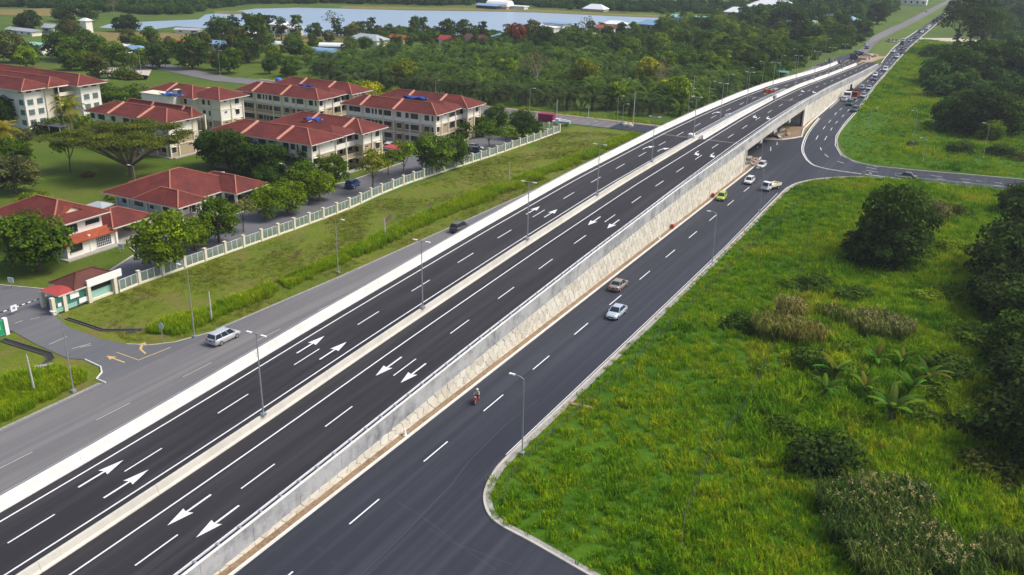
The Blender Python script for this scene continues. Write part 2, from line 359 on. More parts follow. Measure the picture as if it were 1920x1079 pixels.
# ================================================================== ROADS
# frontage road with the junction below the bridge
NEARK = [(60, 39), (20, 48.2), (-12, 55.8), (-23.7, 58.8), (-29.6, 60.3), (-33.2, 61.1), (-35.2, 62.2), (-37.0, 64.6), (-38.0, 67.9), (-38.35, 71.5), (-38.3, 83), (-38.1, 120),
         (-38.1, 150), (-38.45, 190), (-38.2, 196), (-37.2, 201), (-34.2, 206.8), (-29.7, 211.5), (-24.7, 214.6), (-19, 216.2), (-8.4, 217.6), (6, 219), (60, 224), (160, 233)]
FARK = [(160, 246), (60, 236), (5.8, 231.2), (-12.9, 227.8), (-24.3, 226.3), (-29.5, 228.4), (-33.7, 234.0), (-37.1, 245.2), (-39.2, 258), (-40.3, 276.5), (-41.2, 306.6), (-42.9, 337), (-44.2, 365),
        (-45.3, 400), (-46.6, 440), (-48.3, 498), (-49.2, 597), (-49.8, 677), (-50.6, 760), (-51, 830), (-50.8, 907), (-50, 2400)]
LEFTN = [(-55.3, 2400), (-55.5, 890), (-55.2, 776), (-54.9, 687), (-54.6, 592), (-54.9, 527), (-54.2, 490), (-52.2, 445), (-50.6, 419), (-50.3, 381), (-50.1, 358), (-49.9, 325), (-49.4, 300),
         (-48.9, 281), (-47.6, 262), (-46.6, 250.5), (-50.7, 243.8), (-54.8, 241.6), (-95, 242.2)]
road = structure(MB().poly(NEARK + FARK + LEFTN + [(-95, 233.2), (-84, 232.4), (-84, 220.8), (-50.3, 220.8), (-49.1, 213), (-49, 196), (-49, -60), (30, -60), (60, 20)], 0.0).flat('frontage_road', MAT['asphalt_new']))
def ribbon(name, left, right, z, mat, parent=None):
    m = MB(); n = len(left); zz = z if hasattr(z, '__len__') else [z] * n
    m.add([(p[0], p[1], zz[i]) for i, p in enumerate(left)] + [(p[0], p[1], zz[i]) for i, p in enumerate(right)],
          [(i, n + i, n + i + 1, i + 1) for i in range(n - 1)])
    o = m.flat(name, MAT[mat], parent)
    if parent is None: structure(o)
    return o
ribbon('old_road', [(-88.4, -60), (-87.4, 20), (-86.7, 49), (-86.8, 63), (-86.4, 80), (-85, 104), (-82.8, 163), (-80.5, 228), (-77.5, 250), (-76.5, 300), (-75.5, 340), (-73.5, 400), (-70.5, 440)],
       [(-71.9, -60), (-71.9, 20), (-71.9, 49), (-71.9, 63), (-71.9, 80), (-71.9, 104), (-71.8, 163), (-71.6, 228), (-70.6, 250), (-68.8, 300), (-67, 340), (-65.8, 400), (-65.8, 440)], -.004, 'asphalt_old')
ribbon('cross_street', [(-300, 255), (-240, 241), (-222, 241.8), (-190, 242), (-137, 241), (-95, 242), (-74, 241.8)], [(-300, 246), (-240, 232), (-222, 233.5), (-190, 233.4), (-137, 231), (-95, 233.2), (-74, 232.3)], -.01, 'asphalt_old')
ribbon('old_carriageway', [(-66.0, 455), (-68.6, 491), (-70.3, 511), (-71.5, 542), (-71, 590), (-69, 641), (-68.0, 722), (-66.3, 814), (-63.9, 920), (-62, 2400)],
       [(-61.8, 455), (-64.0, 491), (-65.2, 519), (-65.1, 557), (-64, 601), (-62.9, 650), (-61.6, 722), (-60.8, 800), (-60, 874), (-58, 2400)], .0, 'asphalt_old')
ribbon('carriageway_link', [(-74, 400), (-70.6, 440), (-66.5, 457)], [(-65.5, 400), (-62, 440), (-61.6, 457)], .006, 'asphalt_new')
# school access road, yard
sheet('access_road', [(-86.5, 62.4), (-88.0, 62.5), (-88.9, 64.0), (-90.2, 64.9), (-93.5, 65.3), (-95.7, 64.5), (-102.4, 65.2), (-108.2, 66.2), (-118, 66.5), (-130, 62), (-130, 74), (-117.5, 78), (-115.6, 80.8), (-116.5, 88),
                      (-119.5, 95.8), (-122.6, 97.2), (-124.5, 103), (-122.5, 108), (-121.8, 118), (-121.5, 140), (-119, 150), (-119, 172), (-118.2, 180), (-111, 181), (-110.2, 150), (-109.6, 110), (-110, 86),
                      (-109.6, 72.6), (-103.5, 70.8), (-97.1, 70.4), (-92.9, 71.0), (-90, 72.4), (-88.2, 74.5), (-86.6, 79.4), (-85.9, 79)], .008, 'asphalt_yard')
sheet('parking_yard', [(-150, 171), (-119, 171), (-119, 184), (-110, 181), (-108, 206), (-118.5, 207), (-118.5, 185.2), (-150, 184)], .004, 'asphalt_yard')
# lines --------------------------------------------------------------
def stripe(parent, pts, w, z, mat='line_white', name='painted_line'):
    m = MB(); P = [Vector((p[0], p[1], z if not callable(z) else z(p[1]))) for p in pts]
    m.sweep(P, [(-w / 2, 0), (w / 2, 0)], closed=False)
    o = m.flat(name, MAT[mat], parent)
    return o
# frontage road markings
DASH = MB().poly([(-.075, 0), (.075, 0), (.075, 4.5), (-.075, 4.5)], 0).mesh('lane_dash', MAT['line_white'])
DASHW = MB().poly([(-.075, 0), (.075, 0), (.075, 4.5), (-.075, 4.5)], 0).mesh('lane_dash_worn', MAT['line_worn'])
def dash(parent, x, y, z, ang=0., me=DASH, tilt=0., ln=1.0, wd=1.0):
    o = link('lane_dash', me, parent); o.location = (x, y, z); o.rotation_euler = (tilt, 0, ang); o.scale = (wd, ln, 1); return o
y = 42.6
while y < 196:
    dash(road, -45.05 - .0022 * max(0, y - 60), y, .006); y += 12.05
for px, py in [(1757, 180)]: pass
dz2 = lambda a, b: G(1360 + a / 8, 180 + b / 8)
for (a, b), (c, d) in [(((1640, 290)), (1670, 252)), ((1750, 318), (1782, 288)), ((1550, 405), (1582, 367)), ((1652, 418), (1688, 385)), ((1465, 505), (1500, 460)), ((1578, 522), (1605, 482)),
                       ((1360, 660), (1392, 600)), ((1490, 668), (1522, 610)), ((1440, 820), (1426, 778)), ((1545, 925), (1490, 878)), ((1780, 1017), (1680, 985)), ((1715, 218), (1748, 190)), ((1832, 235), (1862, 208)),
                       ((680, 832), (682, 770)), ((775, 742), (777, 700)), ((487, 785), (485, 765))]:
    p, q = dz2(a, b), dz2(c, d); v = q - p
    dash(road, p.x, p.y, .006, math.atan2(-v.x, v.y), ln=v.length / 4.5)
for (a, b), (c, d) in [((1035, 943), (1092, 955)), ((1032, 960), (1100, 972)), ((1195, 980), (1225, 990)), ((1270, 990), (1308, 995)), ((1397, 989), (1456, 997)), ((1430, 1006), (1482, 1015)), ((1565, 1008), (1612, 1013)),
                       ((1572, 1024), (1617, 1030)), ((1650, 1019), (1685, 1023)), ((1755, 1029), (1795, 1034)), ((1753, 1044), (1812, 1051)), ((1835, 1038), (1878, 1045))]:
    p, q = G(1280 + a / 3, b / 3), G(1280 + c / 3, d / 3); v = q - p
    dash(road, p.x, p.y, .006, math.atan2(-v.x, v.y), ln=v.length / 4.5)
for y in np.arange(318, 900, 12):
    for f in (.36, .68):
        xr = lin([(t[1], t[0]) for t in FARK[2:]], y) if y > 235 else -40
        xr = float(np.interp(y, [t[1] for t in FARK[5:]], [t[0] for t in FARK[5:]])); xl = float(np.interp(y, [t[1] for t in LEFTN[::-1][3:]], [t[0] for t in LEFTN[::-1][3:]]))
        dash(road, xl + (xr - xl) * f, y, .006)
for y in np.arange(20, 400, 12):
    a = lin([(20, -87.4), (63, -86.8), (104, -85), (163, -82.8), (228, -80.5), (400, -73.5)], y)
    dash(bpy.data.objects['old_road'], (a - 71.9) / 2 - .6, y, .004, me=DASHW, wd=.9)
stripe(bpy.data.objects['old_road'], [(-74.4, y) for y in range(0, 170, 10)], .12, .003, 'line_worn')
stripe(road, [(x - (.35 if i > 3 else 0), y + (.0)) for i, (x, y) in enumerate([(-38.55, 72), (-38.5, 83), (-38.35, 120), (-38.35, 150), (-38.65, 190)])], .1, .006)
stripe(road, [(p[0] - .35, p[1]) for p in FARK[6:]], .15, .006)
stripe(road, [(-24.3 + .0, 226.0), (-29.7, 228.0), (-34.1, 234)], .12, .006)
stripe(road, [(-49, 300), (-49.5, 325), (-49.7, 358), (-49.9, 381), (-50.2, 419)], .15, .006)
# slip-lane divider: low white kerb with painted lines
CURVE = [(-48.6, 281), (-47.8, 268), (-46.6, 254), (-44.8, 241), (-43.2, 233), (-41.0, 226), (-39.2, 221.8), (-36.9, 218.6), (-32.5, 216.9), (-24.8, 216.6), (-18, 216.9)]
def smooth(P, k=4):
    out = []
    for i in range(len(P) - 1):
        p0, p1, p2, p3 = [np.array(P[max(0, min(len(P) - 1, j))], float) for j in (i - 1, i, i + 1, i + 2)]
        for t in np.linspace(0, 1, k, endpoint=False):
            out.append(tuple(.5 * ((2 * p1) + (-p0 + p2) * t + (2 * p0 - 5 * p1 + 4 * p2 - p3) * t * t + (-p0 + 3 * p1 - 3 * p2 + p3) * t ** 3)))
    out.append(tuple(P[-1])); return out
CV = smooth(CURVE, 5)
MB().sweep([(x, y, 0) for x, y in CV], [(-.16, 0), (.16, 0), (.13, .12), (-.13, .12)]).build('divider_kerb', MAT['kerb_white'], road)
stripe(road, [(x + .45, y) for x, y in CV[:30]] + [(x + .1, y + .5) for x, y in CV[30:]], .13, .006)
def kerb(parent, pts, off=0, w=.28, h=.13, mat='kerb', name='kerb'):
    return MB().sweep([(x, y, -.05) for x, y in pts], [(off, 0), (off + w, 0), (off + w - .04, h + .05), (off + .03, h + .05)]).build(name, MAT[mat], parent)
NK = smooth(NEARK[:-1], 4); FK = smooth(FARK, 3)
kerb(road, NK[::-1], -.32, .32); kerb(road, FK, 0, .3)
MB().sweep([(x, y, 0) for x, y in NK[3:60]], [(.32, -.06), (.85, -.06), (.85, .02), (.32, .05)]).build('gutter', MAT['gravel'], road)
kerb(road, [(-49.0, -60), (-49.0, 60), (-49.0, 196), (-49.1, 213), (-50.2, 220.6)], -.3, .3, .14, 'kerb_white')
kerb(road, [(-84, 241.6), (-54.8, 241.7), (-50.7, 243.9), (-48.8, 247), (-47.0, 251), (-48.8, 262), (-49.3, 275), (-49.6, 300)], -.3, .35, .2, 'kerb_white')
kerb(road, [(x, y) for x, y in [(-49.6, 300), (-49.9, 325), (-50.2, 358), (-50.4, 381), (-50.7, 419), (-52.3, 445), (-54.6, 490), (-55, 527), (-54.7, 592)]], -.3, .3, .16, 'kerb_white')
structure(MB().sweep([(x, y, 0) for x, y in [(-49.3, -60), (-49.3, 100), (-49.3, 205)]], [(-.75, -.03), (0, -.03), (0, .1), (-.75, .16)]).build('soil_strip', MAT['soil']))
simple('seam_grey', c4(.085, .085, .095), .8)
# faint repairs & seams on the frontage road
for pts, w in [([G(*p)[:2] for p in [(677, 1079), (760, 1000), (850, 905), (880, 865), (950, 795), (1010, 750)]], .045), ([G(*p)[:2] for p in [(745, 942), (790, 968), (860, 1022), (960, 1060)]], .03), ([G(*p)[:2] for p in [(800, 990), (870, 1030), (930, 1070)]], .025)]:
    stripe(road, pts, w, .004, 'seam_grey', 'seam')
sheet('asphalt_patch', PX((1021, 747), (1049, 754), (1010, 795), (985, 790)), .003, 'asphalt_new', parent=road)

# yellow marks at the access road
acc = bpy.data.objects['access_road']
def arrow_mesh(ln, wd, headl, shaft, name, mat, wing=0.0):
    return MB().poly([(-shaft / 2, 0), (shaft / 2, 0), (shaft / 2, ln - headl), (wd / 2, ln - headl - wing), (0, ln), (-wd / 2, ln - headl - wing), (-shaft / 2, ln - headl)], 0).mesh(name, MAT[mat])
YA = arrow_mesh(3.4, 1.0, 1.2, .22, 'turn_arrow', 'line_yellow', .1)
link('turn_arrow', YA, acc, (-88.8, 67.2, .014), math.atan2(1, .05))
YB = MB().poly([(-.1, 0), (.12, 0), (.25, 1.6), (.9, 2.6), (1.1, 2.2), (1.5, 3.3), (.4, 3.2), (.65, 2.9), (.0, 1.8)], 0).mesh('turn_arrow_bent', MAT['line_yellow'])
link('turn_arrow', YB, acc, (-88.6, 70.2, .014), math.atan2(1, .3))
stripe(acc, [(-92.0, 68.7), (-87.9, 68.5)], .12, .014, 'line_yellow'); stripe(acc, [(-87.9, 68.4), (-87.4, 73.1)], .15, .014, 'line_yellow')
for (a, b), (c, d) in [((30, 48.5), (72, 36.5))]: pass
for p, q in [((28, 607), (43, 602)), ((57, 600), (74, 596)), ((135, 655), (170, 645)), ((150, 652), (172, 648)), ((92, 647), (126, 632))]:
    stripe(acc, [G(*p)[:2], G(*q)[:2]], .16, .014, 'line_worn')
for pts in [[(-86.3, 62.4), (-88.0, 62.5), (-88.9, 64.0), (-90.2, 64.9), (-93.5, 65.3)]]: kerb(acc, pts, -.1, .2, .12, 'kerb_white')
for pts in [[(-86.5, 79.2), (-88.2, 74.5), (-90, 72.4), (-92.9, 71.0)]]: kerb(acc, pts, -.1, .2, .06, 'kerb')
kerb(acc, [(-130, 74), (-117.5, 78), (-115.6, 80.8), (-116.5, 88), (-119.5, 95.8), (-122.6, 97.2), (-124.5, 103)], -.3, .25, .12, 'kerb')
kerb(acc, [(-122.5, 110), (-121.8, 118), (-121.5, 140), (-119, 150), (-119, 170)], -.2, .2, .1, 'kerb')
kerb(bpy.data.objects['cross_street'], [(-240, 241.3), (-222, 242), (-190, 242.1), (-137, 241.2), (-95, 242.1), (-77.5, 242)], -.3, .3, .1, 'kerb')
MB().sweep([(x, y, -.04) for x, y in [(-230, 243), (-190, 243), (-137, 242.2), (-95, 243), (-80, 243)]], [(-.9, 0), (0, 0), (0, .1), (-.9, .14)]).build('soil_edge', MAT['laterite'], bpy.data.objects['cross_street'])
MB().sweep([(x, y, -.03) for x, y in [(-87.4, 20), (-86.7, 49), (-86.6, 62)]], [(-.5, 0), (0, 0), (0, .06), (-.5, .02)]).build('gravel_edge', MAT['gravel'], bpy.data.objects['old_road'])
MB().sweep([(x, y, -.03) for x, y in [(-86.4, 80), (-85, 104), (-82.8, 163), (-80.5, 228)]], [(-.45, 0), (0, 0), (0, .06), (-.45, .02)]).build('gravel_edge', MAT['gravel'], bpy.data.objects['old_road'])

# ================================================================== THE FLYOVER
LB = [(-100, -71.5), (150, -71.4), (207, -70.9), (250, -69.3), (295, -68.0), (320, -67.1), (350, -65.8), (380, -65.1), (405, -65.2), (435, -65.6), (456, -66)]
LL = [(y, x + 1.15) for y, x in LB]
ML = [(-100, -63.75), (150, -63.5), (200, -63.0), (250, -62.0), (280, -61.3), (300, -60.7), (320, -60.0), (350, -59.6), (380, -59.3), (400, -59.4), (435, -60.8), (456, -61.5)]
MR = [(-100, -59.2), (150, -59.0), (200, -58.8), (257, -58.4), (300, -58.2), (325, -57.9), (352, -57.5), (375, -57.3), (405, -56.8), (455, -55.6)]
RL = [(-100, -51.75), (150, -51.8), (203, -52.5), (254, -52.3), (300, -51.9), (350, -51.5), (420, -51.4)]
YS = np.arange(-60, 270.1, 3.0).tolist() + np.arange(273, 456, 3.0).tolist()
def deck(name, xl, xr, y0, y1, mat='asphalt_deck', parent=None, dz=0.):
    ys = [y for y in np.arange(y0, y1 + .1, 3.0)]
    return ribbon(name, [(xl(y), y) for y in ys], [(xr(y), y) for y in ys], [hz(y) + dz for y in ys], mat, parent)
fly = deck('flyover_road', lambda y: lin(LB, y) - .25, lambda y: -50.2 if y < 400 else -50.2 - (y - 400) * .02, -60, 204, )
deck('northbound_deck', lambda y: lin(LB, y) - .25, lambda y: lin(ML, y) + .75, 204, 456, parent=fly)
deck('southbound_deck', lambda y: lin(MR, y) - 1.3, lambda y: -50.2, 204, 420, parent=fly)
for yy in (204.3, 269.0):
    for a, b in ((lin(LL, yy) - .3, lin(ML, yy) + .2), (lin(MR, yy) - .3, -50.6)):
        MB().poly([(a, yy - .3), (b, yy - .3), (b, yy + .5), (a, yy + .5)], hz(yy) + .008).flat('expansion_joint', MAT['asphalt_yard'], fly)
dkz = lambda y: hz(y) + .012
for T in (LL, ML, MR, RL):
    y1 = {id(LL): 450, id(ML): 330, id(MR): 450, id(RL): 415}[id(T)]
    stripe(fly, [(lin(T, y), y) for y in np.arange(-50, y1, 3.0)], .17, dkz)
def deckdash(x, y):
    dash(fly, x, y, hz(y) + .012, 0, tilt=math.atan2(hz(y + 4.5) - hz(y), 4.5))
y = 1.0
while y < 430:
    deckdash((lin(LL, y) + lin(ML, y)) / 2 - .1, y) if y < 430 else None
    y += 12.0
y = 4.0
while y < 410:
    deckdash((lin(RL, y) + lin(MR, y)) / 2, y); y += 12.05
DA = MB().poly([(-.11, 0), (.11, 0), (.11, 2.9), (.62, 2.7), (0, 5.1), (-.62, 2.7), (-.11, 2.9)], 0).mesh('lane_arrow', MAT['line_white'])
DB = MB().poly([(-.14, 0), (.14, 0), (.14, 1.9), (.75, 2.7), (1.15, 2.2), (1.7, 4.2), (.0, 3.6), (.42, 3.1), (-.14, 2.3)], 0).mesh('merge_arrow', MAT['line_white'])
for y, bent in ((45.2, 0), (75.4, 0), (133.8, 0), (187.6, 1), (234.8, 1), (290, 1)):
    for x0 in (-1.75, 1.65):
        cx = (lin(LL, y) + lin(ML, y)) / 2 + x0 * (1 if y < 250 else .85)
        o = link('lane_arrow', DB if bent else DA, fly, (cx, y, hz(y) + .014)); o.rotation_euler = (math.atan2(hz(y + 5) - hz(y), 5), 0, 0)
        o.scale = (.75 if bent else 1, 1, 1)
        cx = (lin(RL, y) + lin(MR, y)) / 2 + x0
        o = link('lane_arrow', DB if bent else DA, fly, (cx, y + 5, hz(y + 5) + .014)); o.rotation_euler = (-math.atan2(hz(y + 5) - hz(y), 5), 0, math.pi)
        o.scale = (-.75 if bent else 1, 1, 1)
# lines painted on top of the deck near its end
# --- barriers
def barrier(name, xf, y0, y1, prof, mat, seg, label, cat, part='barrier_segment', zf=hz, gap=.03):
    root = empty(name, (xf(y0), y0, zf(y0)), 0, label, cat); y = y0
    while y < y1 - .5:
        e = min(y + seg, y1); ys = [y] + [v for v in np.arange(math.ceil((y + .01) / 3) * 3, e - .2, 3.0)] + [e - gap]
        o = MB().sweep([(xf(v) - xf(y0), v - y0, zf(v) - zf(y0)) for v in ys], prof).build(part, MAT[mat], root); y = e
    return root
NJ = [(-.42, -.05), (.42, -.05), (.42, .08), (.24, .28), (.15, .86), (-.15, .86), (-.24, .28), (-.42, .08)]
barrier('median_barrier', lambda y: -61.65 + lin([(150, 0), (204, .2)], y), -60, 204, NJ, 'concrete_median', 12, 'cream concrete barrier between the two carriageways of the ramp, carrying the lamp posts', 'barrier')
LBP = [(0, -.1), (0, .12), (-.28, .32), (-.42, .92), (-.98, .92), (-1.0, -.1)]
lbar = barrier('left_barrier', lambda y: lin(LB, y), -60, 404, LBP, 'concrete_white', 12, 'broad white concrete barrier along the left edge of the flyover above the old road', 'barrier')
lw = MB(); ys = np.arange(-60, 404, 3.0)
lw.sweep([(lin(LB, y) - .45, y, 0) for y in ys if y < 205], [(-.3, -.1), (.3, -.1), (.3, 0), (-.3, 0)])
def wallmesh(xf, ys, th, top=lambda y: hz(y) - .1):
    m = MB(); vs = []; n = len(ys)
    for y in ys: vs += [(xf(y) - th, y, -.3), (xf(y), y, -.3), (xf(y), y, max(top(y), -.2)), (xf(y) - th, y, max(top(y), -.2))]
    fs = [(4 * i + k, 4 * i + (k + 1) % 4, 4 * i + 4 + (k + 1) % 4, 4 * i + 4 + k) for i in range(n - 1) for k in range(4)] + [(0, 1, 2, 3), (4 * n - 1, 4 * n - 2, 4 * n - 3, 4 * n - 4)]
    return m.add(vs, fs)
tag(wallmesh(lambda y: lin(LB, y) - .3, [y for y in np.arange(-60, 205, 3.0)], .3).build('left_retaining_wall', MAT['concrete_grey']), 'plain grey retaining wall under the left white barrier before the bridge', 'retaining wall')
tag(wallmesh(lambda y: lin(LB, y) - .3, [269 + k * 3 for k in range(46)], .3).build('left_retaining_wall', MAT['concrete_grey']), 'plain grey retaining wall under the left white barrier beyond the bridge', 'retaining wall')
tag(MB().bar((-72.4, -60, 1.1), (-72.4, -60, 1.1 + .01), .01).mesh('x', MAT['wire']) and MB().sweep([(lin(LB, y) - 1.12, y, hz(y) + .95) for y in np.arange(-60, 404, 3.0)], [(-.03, 0), (.03, 0), (.03, .06), (-.03, .06)]).build('barrier_rail', MAT['galvanised'], None), 'thin metal rail running along the outer side of the left white barrier', 'rail')
# right parapet (with pipe rail on brackets)
PP = [(.0, -.95), (.35, -.95), (.35, 1.0), (.12, 1.0), (.0, .35), (-.12, .1), (-.12, -.05), (0, -.05)]
rpar = barrier('right_parapet', lambda y: -50.35, -60, 408, PP, 'concrete_grey', 6, 'grey stained concrete parapet along the right edge of the flyover above the stone wall', 'parapet', 'parapet_segment')
cap = MB(); ry = [y for y in np.arange(-60, 406, 3.0)]
cap.sweep([(-50.12 - rpar.location.x, y + 60, hz(y) + 1.0 - rpar.location.z) for y in ry], [(-.14, 0), (.14, 0), (.14, .05), (-.14, .05)]).build('coping', MAT['concrete_white'], rpar)
MB().sweep([(-50.62 - rpar.location.x, y + 60, hz(y) + .95 - rpar.location.z) for y in ry], [(-.05, 0), (.05, 0), (.05, .09), (-.05, .09)]).build('pipe_rail', MAT['steel_pale'], rpar)
brk = MB().box(-.32, .1, -.12, .12, -.1, .16).mesh('bracket', MAT['galvanised'])
for k, y in enumerate(np.arange(31.8, 400, 2.52)):
    if k < 140: link('bracket', brk, rpar, (-50.35 - rpar.location.x, y + 60, hz(y) + .93 - rpar.location.z))
# the barriers and railing of the split median
mb2 = barrier('bridge_barrier', lambda y: lin(MR, y) - 1.35, 204, 404, [(.35, -.3), (.35, .12), (.15, .3), (.1, .95), (-.2, .95), (-.25, -.3)], 'concrete_white', 12, 'white concrete barrier on the inner edge of the right hand carriageway over the bridge', 'barrier')
mb3 = barrier('bridge_barrier', lambda y: lin(ML, y) + .85, 204, 404, [(-.12, -.3), (-.1, .35), (.3, .35), (.3, -.3)], 'concrete_white', 12, 'low white kerb wall under the steel railing of the left hand carriageway', 'barrier')
rail = empty('bridge_railing', (lin(ML, 200) + .95, 200, hz(200)), 0, 'pale steel railing with upright bars in the middle of the bridge between the carriageways', 'railing')
bars = MB(); n = 0
def rp(y, z): return (lin(ML, y) + .95 - rail.location.x, y - 200, hz(y) + z - rail.location.z)
for y in np.arange(204, 284, 2.0):
    link('railing_post', None, rail) if False else None
    MB().bar(rp(y, .3), rp(y, 1.35), .12).build('railing_post', MAT['steel_pale'], rail)
    for k in range(1, 8):
        yy = y + k * .25; bars.bar(rp(yy, .42), rp(yy, 1.25), .05)
tag(bars.build('railing_bars', MAT['steel_pale'], rail), kind='stuff')
for z in (.42, 1.28): MB().sweep([rp(y, z) for y in np.arange(204, 285, 2.0)], [(-.05, -.04), (.05, -.04), (.05, .05), (-.05, .05)]).build('handrail', MAT['steel_pale'], rail)
# median end blocks
for x, y, s in ((lin(ML, 203.5) + .5, 203.2, 1.0), (lin(MR, 268) - 1.2, 269, .9)):
    tag(MB().prism([(x - .55, y - 1.2), (x + .55, y - 1.2), (x + .55, y + .6), (x - .55, y + .6)], hz(y) - .1, hz(y) + 1.25 * s).build('barrier_end_block', MAT['concrete_white' if y < 210 else 'concrete_grey']),
        'white concrete block closing the median barrier where the steel railing begins' if y < 210 else 'grey concrete block on the inner barrier at the far expansion joint of the bridge', 'concrete block')
# --- bridge structure
br = empty('bridge', (-60, 236, 0), 0, 'concrete road bridge carrying both carriageways over the crossing street', 'bridge')
def bb(name, x0, x1, y0, y1, z0, z1, mat='concrete_bridge'): return MB().box(x0 + 60, x1 + 60, y0 - 236, y1 - 236, z0, z1).build(name, MAT[mat], br)
for xl, xr in ((lambda y: lin(LB, y) - 1.0, lambda y: lin(ML, y) + 1.2), (lambda y: lin(MR, y) - 1.7, lambda y: -49.98)):
    ys = np.arange(203.5, 270, 3.0); m = MB(); vs = []
    for y in ys: vs += [(xl(y) + 60, y - 236, hz(y) - 1.5), (xr(y) + 60, y - 236, hz(y) - 1.5), (xr(y) + 60, y - 236, hz(y) - .02), (xl(y) + 60, y - 236, hz(y) - .02)]
    m.add(vs, [(4 * i + k, 4 * i + (k + 1) % 4, 4 * i + 4 + (k + 1) % 4, 4 * i + 4 + k) for i in range(len(ys) - 1) for k in range(4)] + [(0, 1, 2, 3), (4 * len(ys) - 1, 4 * len(ys) - 2, 4 * len(ys) - 3, 4 * len(ys) - 4)])
    m.build('deck_girder', MAT['concrete_bridge'], br)
for y, w in ((219.5, 1.0), (233.0, 1.3), (249.0, 1.0)):
    bb('pier_cap', -70.5, -50.3, y - w, y + w, hz(y) - 2.6, hz(y) - 1.5)
    if y != 233.0:
        for x in (-69, -64, -58, -53.8): bb('pier', x - .45, x + .45, y - .45, y + .45, -.1, hz(y) - 2.6)
bb('abutment', -71.5, -51.0, 203.8, 205.4, -.1, hz(204) - 1.5, 'concrete_grey'); bb('abutment', -70.5, -51.0, 266.4, 267.6, -.1, hz(266) - 1.5, 'concrete_grey')
bb('plinth', -52.9, -52.0, 203, 219, -.05, .45); bb('plinth', -60, -51.9, 248.6, 249.4, -.05, .5)
MB().sweep([(x + 60, y - 236, 0) for x, y in [(-53.5, 258), (-53.2, 252), (-52.4, 247), (-51.2, 244.8)]], [(-.4, 0), (.4, 0), (.4, .5), (-.4, .5)]).build('drain_wall', MAT['concrete_bridge'], br)
MB().sweep([(x + 60, y - 236, 0) for x, y in [(-50.3, 213), (-50.8, 207), (-51.0, 201)]], [(-.2, 0), (.2, 0), (.2, .35), (-.2, .35)]).build('drain_wall', MAT['concrete_bridge'], br)
# --- stone faced retaining walls
def poly_cells(y0, y1, top, cw, ch, rng):
    """uneven hexagon-like stones in the plane (y, z), clipped to z < top(y)"""
    cells = []; rows = int(9 / (ch * .75)) + 2; J = {}
    def jit(k):
        if k not in J: J[k] = (rng.uniform(-.16, .16) * cw, rng.uniform(-.16, .16) * ch)
        return J[k]
    for r in range(-1, rows):
        c0 = int((y0) / cw) - 1
        for c in range(c0, int(y1 / cw) + 2):
            cy = (c + .5 * (r % 2)) * cw; cz = r * ch * .75; hx = []
            for k, (dx, dzz) in enumerate([(-.5, -.25), (0, -.5), (.5, -.25), (.5, .25), (0, .5), (-.5, .25)]):
                vy, vz = cy + dx * cw, cz + dzz * ch; jy, jz = jit((round(vy * 20 / cw), round(vz * 20 / ch)))
                hx.append((vy + jy, vz + jz))
            cells.append((cy, cz, hx))
    out = []
    for cy, cz, hx in cells:
        mc = (sum(p[0] for p in hx) / 6, sum(p[1] for p in hx) / 6)
        hx = [(mc[0] + (p[0] - mc[0]) * .965, mc[1] + (p[1] - mc[1]) * .955) for p in hx]
        # clip below top and above 0 and between y0,y1
        for (a, b, cst) in ((0, -1, top(mc[0])), (0, 1, -.02), (1, 0, -y0), (-1, 0, y1)):
            q = []
            for i in range(len(hx)):
                p, n = hx[i], hx[(i + 1) % len(hx)]
                dp, dn = a * p[0] + b * p[1] + (cst if b != 1 else -.02), a * n[0] + b * n[1] + (cst if b != 1 else -.02)
                if dp >= 0: q.append(p)
                if dp * dn < 0: t = dp / (dp - dn); q.append((p[0] + (n[0] - p[0]) * t, p[1] + (n[1] - p[1]) * t))
            hx = q
            if len(hx) < 3: break
        if len(hx) >= 3:
            ar = abs(sum(hx[i][0] * hx[(i + 1) % len(hx)][1] - hx[(i + 1) % len(hx)][0] * hx[i][1] for i in range(len(hx)))) / 2
            if ar > .12: out.append(hx)
    return out
def stone_wall(x, y0, y1, label, seed, cw, ch, nparts):
    top = lambda y: hz(y) - .92
    root = wallmesh(lambda y: x, [y0 + (y1 - y0) * i / 60 for i in range(61)], .3, lambda y: hz(y) - .1).build('retaining_wall', MAT['stone_joint'])
    tag(root, label, 'retaining wall')
    cells = poly_cells(y0, y1, top, cw, ch, random.Random(seed))
    rng = random.Random(seed + 1)
    cells.sort(key=lambda h: h[0][0])
    rest = MB()
    mats = [MAT['stone_cream'], STONE2, STONE3]
    for i, hx in enumerate(cells):
        b = MB() if i < nparts else rest; n = len(hx); t = .06 + rng.uniform(0, .03)
        cy = sum(p[0] for p in hx) / n; cz = sum(p[1] for p in hx) / n; k = rng.choice([0, 0, 1, 2]); b.cur = k
        b.add([(x, p[0], p[1]) for p in hx] + [(x + t, cy + (p[0] - cy) * .95, cz + (p[1] - cz) * .95) for p in hx],
              [tuple(range(n, 2 * n))] + [(j, (j + 1) % n, n + (j + 1) % n, n + j) for j in range(n)])
        if i < nparts: b.build('stone', mats, root)
    if rest.v: tag(rest.build('stones', mats, root), kind='stuff')
conc('stone_b', c4(.74, .71, .62), c4(.52, .50, .44), .4, .8, False); conc('stone_c', c4(.62, .58, .49), c4(.44, .41, .35), .6, .8, False)
STONE2, STONE3 = MAT['stone_b'], MAT['stone_c']
stone_wall(-50.05, 0, 204, 'cream stone faced retaining wall along the new frontage road, with uneven polygonal stones', 3, 1.35, 1.15, 300)
stone_wall(-50.05, 269, 408, 'cream stone faced retaining wall beyond the bridge, tapering away with the ramp', 5, 1.35, 1.15, 0)
MB().box(0, .25, 0, .5, 0, 5.5)
